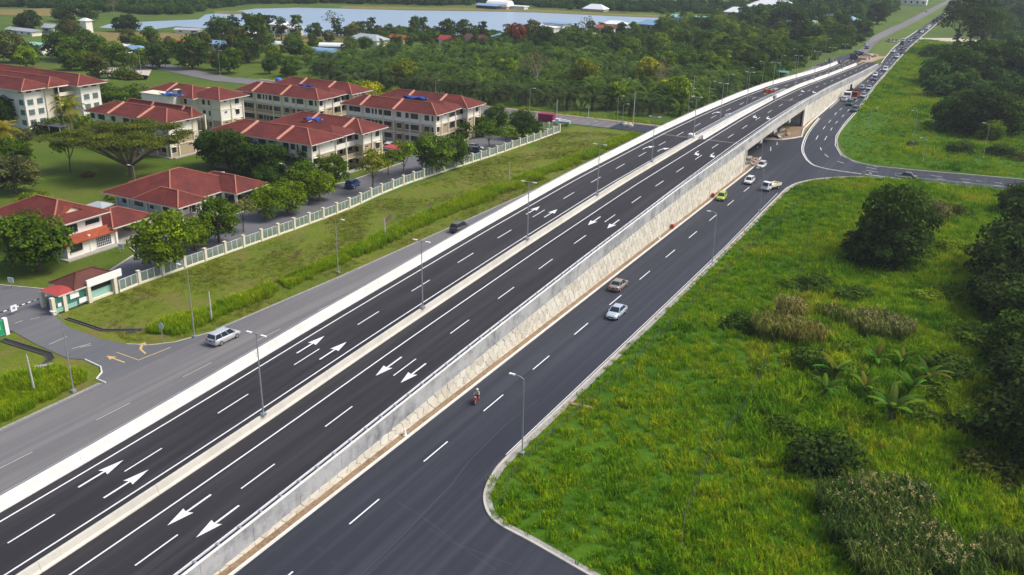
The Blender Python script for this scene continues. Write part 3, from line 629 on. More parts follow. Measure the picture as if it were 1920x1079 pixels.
tag(MB().prism([(-50.3, 203.6), (-49.9, 203.6), (-49.9, 204.6), (-50.3, 204.6)], -.1, hz(204) - .95).build('wall_end_pillar', MAT['concrete_bridge']), 'cream end pillar of the stone wall at the near side of the bridge opening', 'pillar')
tag(MB().prism([(-50.3, 265.4), (-49.9, 265.4), (-49.9, 269.0), (-50.3, 269.0)], -.1, hz(267) - .95).build('wall_end_pillar', MAT['stone_b']), 'cream end of the far wall at the far side of the bridge opening', 'pillar')

# ================================================================== BUILDINGS
WIN = {}
def window_mesh(w, h, nx, ny, frame='frame_dark', hood=True, glass='window_glass'):
    k = (w, h, nx, ny, frame, hood, glass)
    if k not in WIN:
        f = MB(); t = .07
        for a, b, c, d in ((-w / 2, w / 2, 0, t), (-w / 2, w / 2, h - t, h), (-w / 2, -w / 2 + t, t, h - t), (w / 2 - t, w / 2, t, h - t)): f.box(a, b, -.07, 0, c, d)
        for i in range(1, nx): f.box(-w / 2 + w * i / nx - .03, -w / 2 + w * i / nx + .03, -.06, 0, t, h - t)
        for i in range(1, ny): f.box(-w / 2 + t, w / 2 - t, -.055, 0, h * i / ny - .025, h * i / ny + .025)
        f.cur = 1
        if hood: f.box(-w / 2 - .15, w / 2 + .15, -.5, 0, h + .1, h + .17)
        f.box(-w / 2 - .08, w / 2 + .08, -.12, 0, -.09, -.01)
        WIN[k] = (f.mesh('window', [MAT[frame], MAT['wall_white']]), MB().box(-w / 2 + t, w / 2 - t, -.03, -.01, t, h - t).mesh('pane', MAT[glass]))
    return WIN[k]
def window(root, x, y, z, rz, w=1.25, h=1.25, nx=2, ny=2, **k):
    fm, pm = window_mesh(w, h, nx, ny, **k)
    o = link('window', fm, root, (x - root.location.x, y - root.location.y, z), rz); link('pane', pm, o)
    return o
E90 = math.pi / 2
def rbox(root, name, x0, x1, y0, y1, z0, z1, mat):
    ox, oy = root.location.x, root.location.y
    return MB().box(x0 - ox, x1 - ox, y0 - oy, y1 - oy, z0, z1).build(name, MAT[mat], root)
def hip(root, x0, x1, y0, y1, z, rise, mat='roof_red', axis=None, caps=True, inset=None, th=.22, name='roof'):
    ox, oy = root.location.x, root.location.y; x0 -= ox; x1 -= ox; y0 -= oy; y1 -= oy
    axis = axis or ('x' if x1 - x0 > y1 - y0 else 'y')
    if axis == 'x':
        i = inset if inset is not None else (y1 - y0) / 2; ym = (y0 + y1) / 2; A, B = (x0 + i, ym, z + rise), (x1 - i, ym, z + rise)
    else:
        i = inset if inset is not None else (x1 - x0) / 2; xm = (x0 + x1) / 2; A, B = (xm, y0 + i, z + rise), (xm, y1 - i, z + rise)
    m = MB(); c = [(x0, y0, z), (x1, y0, z), (x1, y1, z), (x0, y1, z)]
    if axis == 'x': m.add(c + [A, B], [(0, 1, 5, 4), (1, 2, 5), (2, 3, 4, 5), (3, 0, 4)])
    else: m.add(c + [A, B], [(0, 1, 4), (1, 2, 5, 4), (2, 3, 5), (3, 0, 4, 5)])
    m.cur = 1; m.add([(p[0], p[1], z - th) for p in c] + [(p[0], p[1], z - .003) for p in c], [(3, 2, 1, 0), (0, 1, 5, 4), (1, 2, 6, 5), (2, 3, 7, 6), (3, 0, 4, 7)])
    o = m.flat(name, [MAT[mat], MAT['fascia']], root)
    if caps:
        e = [(A, B)] + ([(c[0], A), (c[3], A), (c[1], B), (c[2], B)] if axis == 'x' else [(c[0], A), (c[1], A), (c[2], B), (c[3], B)])
        for p, q in e:
            if (Vector(p) - Vector(q)).length > .5: MB().bar(Vector(p) + Vector((0, 0, .05)), Vector(q) + Vector((0, 0, .05)), .22, .14).build('ridge_cap', MAT['roof_ridge' if mat != 'roof_brown' else 'roof_brown'], o)
    return o
def strip(root, p, q, w=.5):
    ox, oy = root.location.x, root.location.y; o = Vector((ox, oy, 0))
    MB().bar(Vector(p) - o, Vector(q) - o, w, .35).build('firewall_strip', MAT['salmon'], root)
def bands(root, x0, x1, y0, y1, zs, mat='wall_cream', w=.12):
    for z in zs:
        rbox(root, 'floor_band', x0 - w, x1 + w, y0 - w, y1 + w, z - .14, z + .1, mat)
def pil(root, pts, z1, w=.34, mat='wall_cream', z0=-.1):
    for x, y in pts: rbox(root, 'column', x - w / 2, x + w / 2, y - w / 2, y + w / 2, z0, z1, mat)
def storeys(root, x0, x1, y0, y1, L, top='wall_white', low='wall_tan', ntop=1):
    n = len(L) - 1
    for i in range(n):
        rbox(root, 'wall', x0, x1, y0, y1, L[i] if i else -.12, L[i + 1], top if i >= n - ntop else low)
LV = [0, 2.73, 5.46, 8.2]
SW = [(-146.2, 1.2), (-144.4, 2.1), (-141, 1.3), (-139.5, .5), (-138.5, .5), (-137.1, 1.1), (-135, 2.1), (-131.6, 1.3), (-129.1, 1.1), (-127, 2.1), (-123.4, 1.3), (-121.8, .45)]
def quarters(label, dx, dy, y_front=(186.7, 192.5), y_back=(199.0, 205.4), ntop=1, front_x=(-147.5, -121), back_x=(-146.0, -119.5), skip_low=False, wins=SW, tar=True):
    root = empty('apartment_block', (-134 + dx, 196 + dy, 0), 0, label, 'apartment building')
    fx0, fx1 = front_x[0] + dx, front_x[1] + dx; bx0, bx1 = back_x[0] + dx, back_x[1] + dx
    fy0, fy1, by0, by1 = y_front[0] + dy, y_front[1] + dy, y_back[0] + dy, y_back[1] + dy
    for i in range(3):
        m = 'wall_white' if i >= 3 - ntop else 'wall_tan'; z0 = LV[i] if i else -.12
        rbox(root, 'wall', fx0, fx1, fy0, fy1, z0, LV[i + 1], m)
        rbox(root, 'wall', bx0, bx1, by0, by1, z0, LV[i + 1], m)
        rbox(root, 'stairwell_wall', fx0 + 6, fx1 - 3.2, fy1, by0, z0, LV[i + 1], 'wall_cream' if i < 3 - ntop else 'wall_white')
        rbox(root, 'landing', fx1 - 3.2, fx1 + .1, fy1, by0, LV[i + 1] - .22, LV[i + 1], 'wall_cream')
        if i: rbox(root, 'balcony_wall', fx1 - .05, fx1 + .1, fy1 + .01, by0 - .01, LV[i], LV[i] + .95, m if i > 1 else 'wall_tan')
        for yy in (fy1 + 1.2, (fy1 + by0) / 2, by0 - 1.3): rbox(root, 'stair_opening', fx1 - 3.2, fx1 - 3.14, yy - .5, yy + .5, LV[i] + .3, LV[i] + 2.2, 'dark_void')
        for x, w in wins:
            window(root, x + dx, fy0, LV[i] + .95, 0, w, 1.3, 3 if w > 1.8 else (2 if w > .8 else 1), 3)
        window(root, fx1, fy0 + 1.1, LV[i] + .95, E90, 1.2, 1.3, 2, 3); window(root, fx1, fy1 - 1.3, LV[i] + 1.9, E90, .9, .35, 2, 1, hood=False)
        window(root, bx1, by0 + 1.4, LV[i] + 1.9, E90, .8, .35, 2, 1, hood=False); window(root, bx1, by1 - 1.5, LV[i] + .95, E90, 1.3, 1.3, 2, 3)
        if bx1 - fx1 > .4 or by0 - fy1 > 3:
            for x in (bx1 - 1.6, bx1 - 3.4): window(root, x, by0, LV[i] + .95, 0, .9, 1.3, 2, 3)
    for a in ((fx0, fx1, fy0, fy1), (bx0, bx1, by0, by1)): bands(root, *a, LV[1:3] if ntop == 1 else LV[1:2] + LV[2:3])
    pil(root, [(x + dx, fy0 - .08) for x in (-147.3, -142.7, -136.3, -133.2, -128.4, -125.2, -121.2) if front_x[0] - .1 < x < front_x[1] + .1] + [(fx1 + .05, fy0 + .12), (fx1 + .05, fy0 + 2.6), (fx1 + .05, fy1), (fx1 + .05, (fy1 + by0) / 2), (bx1 + .05, by0 + .1), (bx1 + .05, by0 + 3.3), (bx1 + .05, by1 - .1)], 8.15)
    z = 8.2
    hip(root, fx0 - 1.2, fx1 + 1.2, fy0 - 1.2, fy1 + 1.6, z, 2.0); hip(root, bx0 - 1.2, bx1 + 1.2, by0 - 1.6, by1 + 1.2, z, 2.0)
    hip(root, fx0 + 4, fx1 + 1.0, fy1 - 1.4, by0 + 1.4, z + .06, 1.5, axis='x', caps=False)
    ym = (fy0 + fy1 + .4) / 2
    for x in (-142.5, -132.6):
        if front_x[0] < x < front_x[1]: strip(root, (x + dx, fy0 - 1.1, z + .12), (x + dx + .2, ym, z + 2.12))
    yb = (by0 + by1 - .4) / 2
    for x in (-137.5, -127.5): strip(root, (x + dx, by0 - 1.4, z + .15), (x + dx + .2, yb, z + 2.1))
    rbox(root, 'apron', fx0 - .6, fx1 + .7, fy0 - .8, fy0, -.1, .12, 'slab'); rbox(root, 'apron', fx1 + .2, fx1 + 1.5, fy0, by1, -.1, .12, 'slab')
    return root
quarters('three storey block nearest the cross street, white top floor over two tan floors, red roof', 0, 0)
quarters('three storey block behind the others beside the palm plantation, mostly hidden by red roofs', -36, 0.3, ntop=1)
WD = [(-137.7, 2.0), (-134.9, 2.0), (-131.2, 1.4), (-128.9, 2.0), (-126.2, 1.5), (-142, 1.4), (-146, 2.0), (-149, 1.2)]
quarters('three storey block nearest the school fence, with a blue tarpaulin on its red roof', 0, 0, (145.3, 153.2), (160.3, 167.2), front_x=(-150.5, -124.6), back_x=(-146.0, -122.8), wins=WD)
bB = quarters('three storey block behind the wide rain tree, tan lower floors and white top floor', -41.3, 0, (145.3, 152.6), (153.4, 154.0), front_x=(-149.3, -124.4), back_x=(-146.0, -124.6), wins=WD)
# block C (two white floors over one tan) with its tank room
bC = empty('apartment_block', (-188, 174, 0), 0, 'three storey block with two white floors, a white tank room and blue sheet on top', 'apartment building')
for i in range(3):
    rbox(bC, 'wall', -199, -184.5, 171, 179.5, LV[i] if i else -.12, LV[i + 1], 'wall_tan' if i == 0 else 'wall_white')
    rbox(bC, 'wall', -184.5, -176.8, 172.6, 180.5, LV[i] if i else -.12, LV[i + 1], 'wall_tan' if i == 0 else 'wall_white')
    for x, w in ((-182.6, .9), (-180.6, .9)): window(bC, x, 172.6, LV[i] + .95, 0, w, 1.3, 2, 3)
    window(bC, -187.3, 171, LV[i] + .9, 0, .9, 1.4, 1, 2); window(bC, -176.8, 174.3, LV[i] + 1.9, E90, .9, .35, 2, 1, hood=False); window(bC, -176.8, 178.4, LV[i] + .95, E90, 1.3, 1.3, 2, 3)
    if i: rbox(bC, 'balcony_wall', -188.5, -184.5, 169.7, 169.85, LV[i], LV[i] + .95, 'wall_cream'); rbox(bC, 'landing', -188.5, -184.5, 169.7, 171, LV[i] - .2, LV[i], 'wall_cream')
bands(bC, -184.5, -176.8, 172.6, 180.5, LV[1:3])
pil(bC, [(-184.4, 172.5), (-180, 172.5), (-176.8, 172.5), (-176.7, 176.2), (-176.7, 180.4), (-188.5, 169.8)], 8.15)
hip(bC, -202.5, -183, 169.5, 181, 8.2, 2.2); hip(bC, -188, -175.5, 171.2, 182, 8.26, 2.1)
rbox(bC, 'tank_room', -198.5, -188.8, 166.8, 170.9, -.1, 8.6, 'wall_white'); rbox(bC, 'tank_room_top', -198.8, -188.6, 166.6, 171.0, 8.6, 8.85, 'wall_cream')
strip(bC, (-194.4, 171.5, 8.8), (-194.2, 175.2, 10.45), .6); strip(bC, (-186, 181, 8.6), (-189.5, 181, 8.9), .8)
# four storey block at the left edge
LA = [0, 2.55, 5.1, 7.65, 10.0]
bA = empty('apartment_block', (-235, 156, 0), 0, 'white four storey block at the far left with dark stair openings on its right side', 'apartment building')
for i in range(4):
    z0 = LA[i] if i else -.12
    rbox(bA, 'wall', -262, -219, 148, 153.7, z0, LA[i + 1], 'wall_white'); rbox(bA, 'wall', -256, -214.4, 161, 167, z0, LA[i + 1], 'wall_white')
    rbox(bA, 'stair_wall', -240, -218.7, 153.7, 156.3, z0, LA[i + 1], 'wall_cream'); rbox(bA, 'stairwell_wall', -240, -221.5, 156.3, 161, z0, LA[i + 1], 'wall_tan')
    rbox(bA, 'landing', -221.5, -216.5, 156.3, 161, LA[i + 1] - .2, LA[i + 1], 'wall_cream')
    if i: rbox(bA, 'balcony_wall', -216.75, -216.6, 156.35, 160.95, LA[i], LA[i] + .7, 'wall_cream')
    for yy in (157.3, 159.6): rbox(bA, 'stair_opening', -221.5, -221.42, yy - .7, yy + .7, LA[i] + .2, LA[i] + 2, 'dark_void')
    if i == 3:
        for yy in (149.5, 152.2): window(bA, -219, yy, LA[i] + 1.45, E90, 1.5, .75, 2, 1, hood=False)
        for yy in (162.6, 165.3): window(bA, -214.4, yy, LA[i] + 1.45, E90, 1.5, .75, 2, 1, hood=False)
        window(bA, -220.3, 148, LA[i] + 1.45, 0, 1.5, .75, 2, 1, hood=False)
    for yy in (149.5, 152.2):
        if i < 3: window(bA, -219, yy, LA[i] + .9, E90, 1.6, 1.35, 3, 3, glass='louvre_glass', hood=False)
    for yy in (162.6, 165.3):
        if i < 3: window(bA, -214.4, yy, LA[i] + .9, E90, 1.6, 1.35, 3, 3, glass='louvre_glass', hood=False)
    for x, w, h in ((-220.4, 1.6, 1.35), (-224.3, 2.2, .45), (-228, 2.2, .45), (-231.5, 2.0, 1.2), (-236, 2.2, .45)):
        if i < 3: window(bA, x, 148, LA[i] + (.9 if h > 1 else 1.7), 0, w, h, 3, 3 if h > 1 else 1, glass='louvre_glass' if h > 1 else 'window_glass', hood=False)
hip(bA, -265, -217.6, 146.6, 155.5, 10, 2.1); hip(bA, -258, -213, 159.3, 168.4, 10, 2.1); hip(bA, -245, -216.8, 153.5, 161.5, 10.06, 1.9, axis='x', caps=True)
pil(bA, [(-216.7, 156.3), (-216.7, 160.9)], 9.9, .2, 'frame_white')
# single storey hall with the big red hipped roof
bD = empty('school_office', (-135, 120, 0), 0, 'single storey pale blue building with a sweeping red tiled roof and open porches', 'school building')
rbox(bD, 'wall', -143.6, -131.5, 112.2, 128, -.12, 3, 'wall_pale_blue'); rbox(bD, 'wall', -131.5, -129.2, 111.9, 120, -.12, 3, 'wall_white')
rbox(bD, 'floor_slab', -146, -124.2, 110.8, 131, -.1, .1, 'slab')
for x, w, h in ((-141.6, 1.0, 1.3), (-137.8, 2.2, 1.3), (-134.4, .9, .6)): window(bD, x, 112.2, 1.1, 0, w, h, 3 if w > 2 else 2, 2, hood=False)
window(bD, -130.4, 111.9, 1.4, 0, 1.6, .8, 3, 1, hood=False)
for y in (113.6, 115.2): window(bD, -129.2, y, 1.0, E90, 1.0, 1.2, 2, 2, hood=False)
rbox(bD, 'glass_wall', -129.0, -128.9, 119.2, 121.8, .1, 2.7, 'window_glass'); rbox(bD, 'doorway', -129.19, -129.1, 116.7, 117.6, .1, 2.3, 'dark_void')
pil(bD, [(-143.6, 112.1), (-140.4, 112.1), (-135.6, 112.1), (-131.7, 112.1)], 3, .3, 'wall_white')
for x, y in ((-126.9, 112.1), (-127.3, 117), (-128.2, 119.2), (-124.9, 123.7), (-124.6, 129.5), (-131.1, 123.1), (-127.8, 123.4), (-128.2, 121.4), (-131, 129.5)): rbox(bD, 'porch_column', x - .2, x + .2, y - .2, y + .2, .1, 3, 'wall_white')
hip(bD, -145.6, -127.4, 110.4, 130.0, 3, 3.6, axis='y', inset=8.6); hip(bD, -137, -125.4, 110.2, 117.4, 3.05, 1.9, axis='x'); hip(bD, -138, -123.6, 122.6, 131.4, 3.05, 2.0, axis='x'); hip(bD, -147, -138, 118, 126.5, 3.04, 1.6, axis='x')
MB().bar((0, 0, 0), (1, 0, 0), .1)
# two storey hall, front left
bH = empty('school_hall', (-133, 94, 0), 0, 'two storey white hall with orange-red tiled roof, gable and barred porch screen', 'school building')
rbox(bH, 'wall', -139.8, -127.6, 88.2, 96.2, -.12, 5.6, 'wall_white'); rbox(bH, 'wall', -142.5, -139.8, 89.5, 98, -.12, 3.2, 'wall_white')
rbox(bH, 'floor_slab', -140, -125.2, 87.4, 104.5, -.1, .12, 'slab'); rbox(bH, 'lower_wall', -127.6, -126.3, 88.2, 92.6, -.1, 2.4, 'wall_white')
rbox(bH, 'porch_screen_wall', -127.6, -126.4, 92.6, 97.6, -.1, 2.6, 'wall_white')
hip(bH, -142.5, -126.6, 86.6, 97.4, 5.6, 2.4, 'roof_red')
g = MB(); g.add([(-.0, -1.9, 0), (0, 1.9, 0), (0, 0, .95), (-2.6, 0, .95), (-.02, -1.9, -.02), (-.02, 1.9, -.02)], [(0, 1, 2)]); o = g.flat('gable', MAT['wall_cream'], bH); o.location = (4.25, -2.1, 6.35)
g = MB().add([(.25, -2.2, -.05), (.25, 0, 1.05), (-3.0, 0, 1.05), (-.6, -2.2, -.1), (.25, 2.2, -.05), (-.6, 2.2, -.1)], [(0, 1, 2, 3), (1, 4, 5, 2)]); o = g.flat('gable_roof', MAT['roof_orange'], bH); o.location = (4.25, -2.1, 6.35)
# lean-to strip and porch roof
m = MB().add([(5.35, -6.6, 3.25), (7.4, -6.8, 2.45), (7.4, 3.4, 2.45), (5.35, 3.4, 3.25), (5.35, -6.6, 3.05), (7.4, -6.8, 2.3), (7.4, 3.4, 2.3), (5.35, 3.4, 3.05)], [(0, 1, 2, 3), (4, 7, 6, 5), (0, 4, 5, 1), (1, 5, 6, 2), (2, 6, 7, 3)]); m.flat('lean_to_roof', MAT['roof_orange'], bH)
hip(bH, -135.5, -125.6, 96.6, 105.5, 3.0, 1.7, 'roof_red', axis='y', inset=3.8)
for x, y in ((-126.6, 88.4), (-126.4, 92.5), (-126.3, 97.5), (-126.3, 104.6), (-134.6, 104.6)): rbox(bH, 'porch_column', x - .18, x + .18, y - .18, y + .18, 0, 2.9, 'wall_white')
window(bH, -127.6, 90.2, 3.55, E90, 2.7, 1.35, 2, 2, hood=False); window(bH, -127.6, 94.4, 4.1, E90, 2.6, .75, 6, 2, hood=False)
window(bH, -126.3, 89.9, .85, E90, 2.2, 1.2, 3, 2, hood=False); window(bH, -126.4, 95.1, .3, E90, 2.9, 1.7, 8, 4, frame='frame_white', hood=False); window(bH, -126.4, 95.1, 2.12, E90, 2.9, .4, 8, 1, frame='frame_white', hood=False)
tag(MB().box(-1.1, 1.1, -.25, .25, 0, .42).build('bench', MAT['timber'], None, loc=(-130.6, 103.4, .12)), 'dark brown bench under the red porch roof of the two storey hall', 'bench')
# guard house and gate
gh = empty('guard_house', (-110, 79, 0), 0, 'small guard house by the gate with brown hipped roof and long white signboard', 'guard house')
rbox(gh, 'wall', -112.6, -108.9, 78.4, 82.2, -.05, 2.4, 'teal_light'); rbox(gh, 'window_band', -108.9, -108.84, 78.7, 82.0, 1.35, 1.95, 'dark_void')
rbox(gh, 'base_strip', -108.9, -108.5, 78.2, 82.3, -.05, .25, 'wall_cream'); rbox(gh, 'sign_board', -108.45, -108.25, 77.8, 83.6, 2.3, 3.35, 'pure_white')
hip(gh, -113.8, -108.4, 75.8, 83.6, 2.55, 1.3, 'roof_brown')
hip(gh, -112.6, -108.5, 73.4, 77.4, 2.5, .25, 'roof_orange', caps=False, name='flat_roof').data.materials[0] = MAT['red_paint']
for x, y in ((-108.5, 78.0), (-108.4, 82.3), (-108.8, 74.3), (-108.9, 72.6), (-112.4, 73.6), (-112.4, 77.2)): rbox(gh, 'pillar', x - .26, x + .26, y - .26, y + .26, -.05, 2.4, 'wall_cream')
for y0, y1 in ((72.85, 74.05), (74.55, 76.2), (76.3, 77.75)):
    rbox(gh, 'gate_panel', -108.82, -108.75, y0, y1, .1, .75, 'teal_light'); 
    for yy in np.arange(y0 + .06, y1, .2): rbox(gh, 'gate_bar', -108.83, -108.77, yy - .035, yy + .035, .75, 2.1, 'teal')
    rbox(gh, 'gate_rail', -108.84, -108.76, y0, y1, 2.05, 2.15, 'teal'); rbox(gh, 'gate_backing', -108.9, -108.86, y0, y1, .1, 2.05, 'teal')
rbox(gh, 'notice_board', -108.7, -108.66, 75.2, 76.6, 1.35, 2.15, 'pure_white'); rbox(gh, 'notice_board', -108.6, -108.56, 76.4, 77.9, .35, 1.05, 'pure_white'); rbox(gh, 'notice_board', -108.72, -108.68, 73.2, 73.75, .9, 1.4, 'pure_white')
gg = empty('gate_wing', (-108.3, 65, 0), 0, 'bright green sliding gate panel with white end post at the left edge', 'gate')
rbox(gg, 'gate_leaf', -108.5, -108.35, 62.2, 65.1, .05, 2.1, 'green_gate'); rbox(gg, 'end_post', -108.7, -108.2, 65.1, 65.6, -.05, 2.25, 'pure_white'); rbox(gg, 'emblem', -108.34, -108.31, 63.9, 64.6, .9, 1.5, 'teal_light')
for z in (.1, 2.0): rbox(gg, 'gate_rail', -108.55, -108.3, 62.2, 65.1, z - .05, z + .06, 'teal')
ba = empty('boom_barrier', (-113.5, 74.8, 0), 0, 'lowered black and white barrier arm with a square white sign across the school entrance', 'boom barrier')
MB().box(-.2, .2, -.2, .2, 0, 1.0).build('arm_post', MAT['wall_cream'], ba)
for k in range(15):
    MB().box(-.05, .05, -.45 - k * .45, -k * .45, .88, .98).build('arm_band', MAT['pure_white' if k % 2 else 'black_paint'], ba)
MB().box(.06, .1, -5.3, -4.4, .5, 1.35).build('sign', MAT['pure_white'], ba); MB().box(.1, .105, -5.05, -4.65, .75, 1.1).build('sign_mark', MAT['sign_print'], ba)
# perimeter fence
fence = empty('perimeter_fence', (-108.3, 86.5, 0), 0, 'long school fence with cream pillars and pale green panels', 'fence')
FP = [(-108.2, 82.6), (-108.4, 86.5), (-108.1, 90.7), (-107.9, 94.8), (-107.7, 98.9), (-107.5, 103), (-107.3, 107), (-107.1, 111), (-106.9, 114.9), (-106.7, 118.8), (-106.6, 122.7), (-106.5, 126.5), (-106.5, 130.4), (-106.6, 134.3), (-106.9, 138.2),
      (-107.3, 142.1), (-107.6, 146), (-107.7, 150), (-107.8, 153.9), (-107.7, 157.6), (-107.4, 161), (-107.1, 164.6), (-106.9, 168.3), (-106.6, 172.2), (-106.3, 175.5), (-106, 178.9), (-105.7, 182.2), (-105.4, 185.6), (-105.2, 189), (-105, 192.5),
      (-104.9, 196), (-104.7, 199.6), (-104.5, 203), (-104.3, 206.3), (-104.2, 209.9), (-104.1, 213.6), (-104, 217), (-103.9, 220.7), (-107.5, 221.3), (-111.5, 221.8)]
pm = MB().box(-.2, .2, -.2, .2, -.1, 2.0).box(-.26, .26, -.26, .26, 2.0, 2.12).mesh('fence_pillar', MAT['wall_cream'])
pan = MB(); pan.box(-.02, .02, .24, 3.7, 1.72, 1.78).box(-.02, .02, .24, 3.7, .2, .26)
for k in range(4): pan.box(-.03, .03, .3 + k * 1.1, .38 + k * 1.1, .2, 1.78)
panm = pan.mesh('fence_panel', MAT['frame_white'])
gr = MB()
for k in range(38): gr.box(-.008, .008, .33 + k * .089, .365 + k * .089, .26, 1.72)
grm = gr.mesh('panel_bars', MAT['fence_green'])
plm = MB().box(-.12, .12, .2, 3.75, -.1, .2).mesh('plinth', MAT['wall_cream'])
for i, (x, y) in enumerate(FP):
    if i: link('fence_pillar', pm, fence, (x - fence.location.x, y - fence.location.y, 0))
    if i < len(FP) - 1:
        a, b = Vector(FP[i]), Vector(FP[i + 1]); d = b - a; ang = math.atan2(-d.x, d.y); sc = d.length / 3.95; lc = (x - fence.location.x, y - fence.location.y, 0)
        o = link('fence_panel', panm, fence, lc, ang, scale=(1, sc, 1)); link('panel_bars', grm, o)
        link('plinth', plm, fence, lc, ang, scale=(1, sc, 1))
# tarpaulins, water tank, sheds
def tarp(x, y, z, sx, sy, rz, label, mat='tarp_blue'):
    m = MB(); n = 8; vs = [(sx * (i / n - .5), sy * (j / n - .5), .25 * math.sin(i * 1.3 + j) + .18 * math.cos(j * 1.7) + .35) for i in range(n + 1) for j in range(n + 1)]
    m.add(vs, [(i * (n + 1) + j, (i + 1) * (n + 1) + j, (i + 1) * (n + 1) + j + 1, i * (n + 1) + j + 1) for i in range(n) for j in range(n)])
    o = m.flat('tarpaulin', MAT[mat]); o.location = (x, y, z); o.rotation_euler = (0, 0, rz); tag(o, label, 'tarpaulin')
def Gz(z6, a, b, z): return G(*z6(a, b), z)
Z6 = lambda a, b: (640 + a / 6, 130 + b / 6); Z5 = lambda a, b: (400 + a / 6, 120 + b / 6); Z4 = lambda a, b: (160 + a / 6, 120 + b / 6)
p = Gz(Z6, 830, 340, 9.6); tarp(p.x, p.y, 9.6, 6.6, 2.2, .02, 'long blue tarpaulin on the roof of the block nearest the cross street')
p = Gz(Z5, 1120, 645, 9.8); tarp(p.x, p.y, 9.8, 3.8, 2.8, .2, 'crumpled blue tarpaulin on the roof of the block nearest the fence')
p = Gz(Z5, 1050, 265, 9.6); tarp(p.x, p.y, 9.5, 4.5, 1.4, 0, 'faded blue tarpaulin on the roof of the rearmost block')
p = Gz(Z4, 970, 350, 9.0); tarp(p.x, p.y, 8.75, 6.2, 3.2, 0, 'blue sheet covering the white tank room beside the red roofs')
t = empty('roof_hatch', (p.x + 1.4, p.y + .6, 9.3), 0, 'small cream hatch with an open side standing on the blue roof sheet', 'roof hatch')
MB().add([(-1.1, -.8, 0), (1.1, -.8, 0), (1.1, .8, 0), (-1.1, .8, 0), (-.5, -.8, 1.1), (.9, -.8, 1.1), (.9, .8, 1.1), (-.5, .8, 1.1)], [(4, 5, 6, 7), (0, 1, 5, 4), (2, 3, 7, 6), (3, 0, 4, 7)]).build('cover', MAT['wall_cream'], t)
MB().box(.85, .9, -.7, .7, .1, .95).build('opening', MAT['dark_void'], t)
p = Gz(Z5, 735, 185, 8.0); tk = empty('water_tank', (p.x, p.y, 6.9), 0, 'round blue water tank half hidden behind the red roof of the rearmost block', 'water tank')
MB().tube([(0, 0, 0), (0, 0, 1.2), (0, 0, 1.7), (0, 0, 1.85)], [1.0, 1.0, .7, .1], 14).build('tank', MAT['tarp_blue'], tk, True); MB().box(-1.1, 1.1, -1.1, 1.1, -7.0, 0).build('tower_base', MAT['wall_cream'], tk)
sh = empty('metal_shed', (-143.5, 108.2, 0), .12, 'small grey metal shed with shallow roof on the lawn beside the pale blue building', 'shed')
MB().box(-1.7, 1.7, -1.3, 1.3, -.1, 1.5).build('wall', MAT['grey_tin'], sh); MB().box(-.8, -.1, -1.33, -1.3, .6, 1.1).build('window', MAT['steel_pale'], sh)
hip(sh, -143.5 - 2, -143.5 + 2, 108.2 - 1.6, 108.2 + 1.6, 1.5, .6, 'roof_red', caps=False).data.materials[0] = MAT['grey_tin']
tk = empty('water_tub', (-138.9, 109.3, -.05), 0, 'squat green water tub beside the grey metal shed', 'tub'); MB().tube([(0, 0, 0), (0, 0, .7)], [.6, .7], 14).build('tub', MAT['teal'], tk); MB().tube([(0, 0, .7), (0, 0, .76)], [.74, .7], 14).build('lid', MAT['steel_dark'], tk)
# open shelter under the trees left
sl = empty('shelter', tuple(G(102, 250)), .1, 'low open shelter with pale roof on the lawn edge below the four storey block', 'shelter')
MB().box(-4, 4, -1.6, 1.6, 2.0, 2.15).build('roof', MAT['slab'], sl)
for x in (-3.6, 0, 3.6):
    for y in (-1.4, 1.4): MB().box(x - .08, x + .08, y - .08, y + .08, -.1, 2.0).build('post', MAT['frame_white'], sl)
# ------------------------------------------------- village beyond
def house(px, py, w, d, h, rise, wall, rf, rz, label, cat='house', kind='hip', wins=2):
    p = G(px, py); root = empty('house', (p.x, p.y, -.1), rz, label, cat)
    MB().box(-w / 2, w / 2, 0, d, 0, h).build('wall', MAT[wall], root)
    ov = .6; x0, x1, y0, y1 = -w / 2 - ov, w / 2 + ov, -ov, d + ov
    if kind == 'hip':
        i = min(w, d) / 2; m = MB(); c = [(x0, y0, h), (x1, y0, h), (x1, y1, h), (x0, y1, h)]
        A, B = ((x0 + i, (y0 + y1) / 2, h + rise), (x1 - i, (y0 + y1) / 2, h + rise)) if w > d else ((0, y0 + i, h + rise), (0, y1 - i, h + rise))
        m.add(c + [A, B], [(0, 1, 5, 4), (1, 2, 5), (2, 3, 4, 5), (3, 0, 4)] if w > d else [(0, 1, 4), (1, 2, 5, 4), (2, 3, 5), (3, 0, 4, 5)]); m.add(c, [(3, 2, 1, 0)])
    elif kind == 'gable':
        m = MB().add([(x0, y0, h), (x1, y0, h), (x1, y1, h), (x0, y1, h), (x0, (y0 + y1) / 2, h + rise), (x1, (y0 + y1) / 2, h + rise)], [(0, 1, 5, 4), (2, 3, 4, 5), (0, 4, 3), (1, 2, 5), (3, 2, 1, 0)])
    elif kind == 'arch':
        m = MB(); n = 8; vs = []
        for xx in (x0, x1):
            for k in range(n + 1): vs.append((xx, (y0 + y1) / 2 - (y1 - y0) / 2 * math.cos(math.pi * k / n), h + rise * math.sin(math.pi * k / n)))
        m.add(vs, [(k, n + 1 + k, n + 2 + k, k + 1) for k in range(n)] + [tuple(range(n + 1)), tuple(range(2 * n + 1, n, -1))])
    else: m = MB().box(x0, x1, y0, y1, h, h + rise)
    m.build('roof', MAT[rf], root)
    for k in range(wins):
        xx = -w / 2 + w * (k + .5) / wins; MB().box(xx - .7, xx + .7, -.04, 0, h * .35, h * .75).build('window', MAT['window_glass'], root)
    return root
H = house
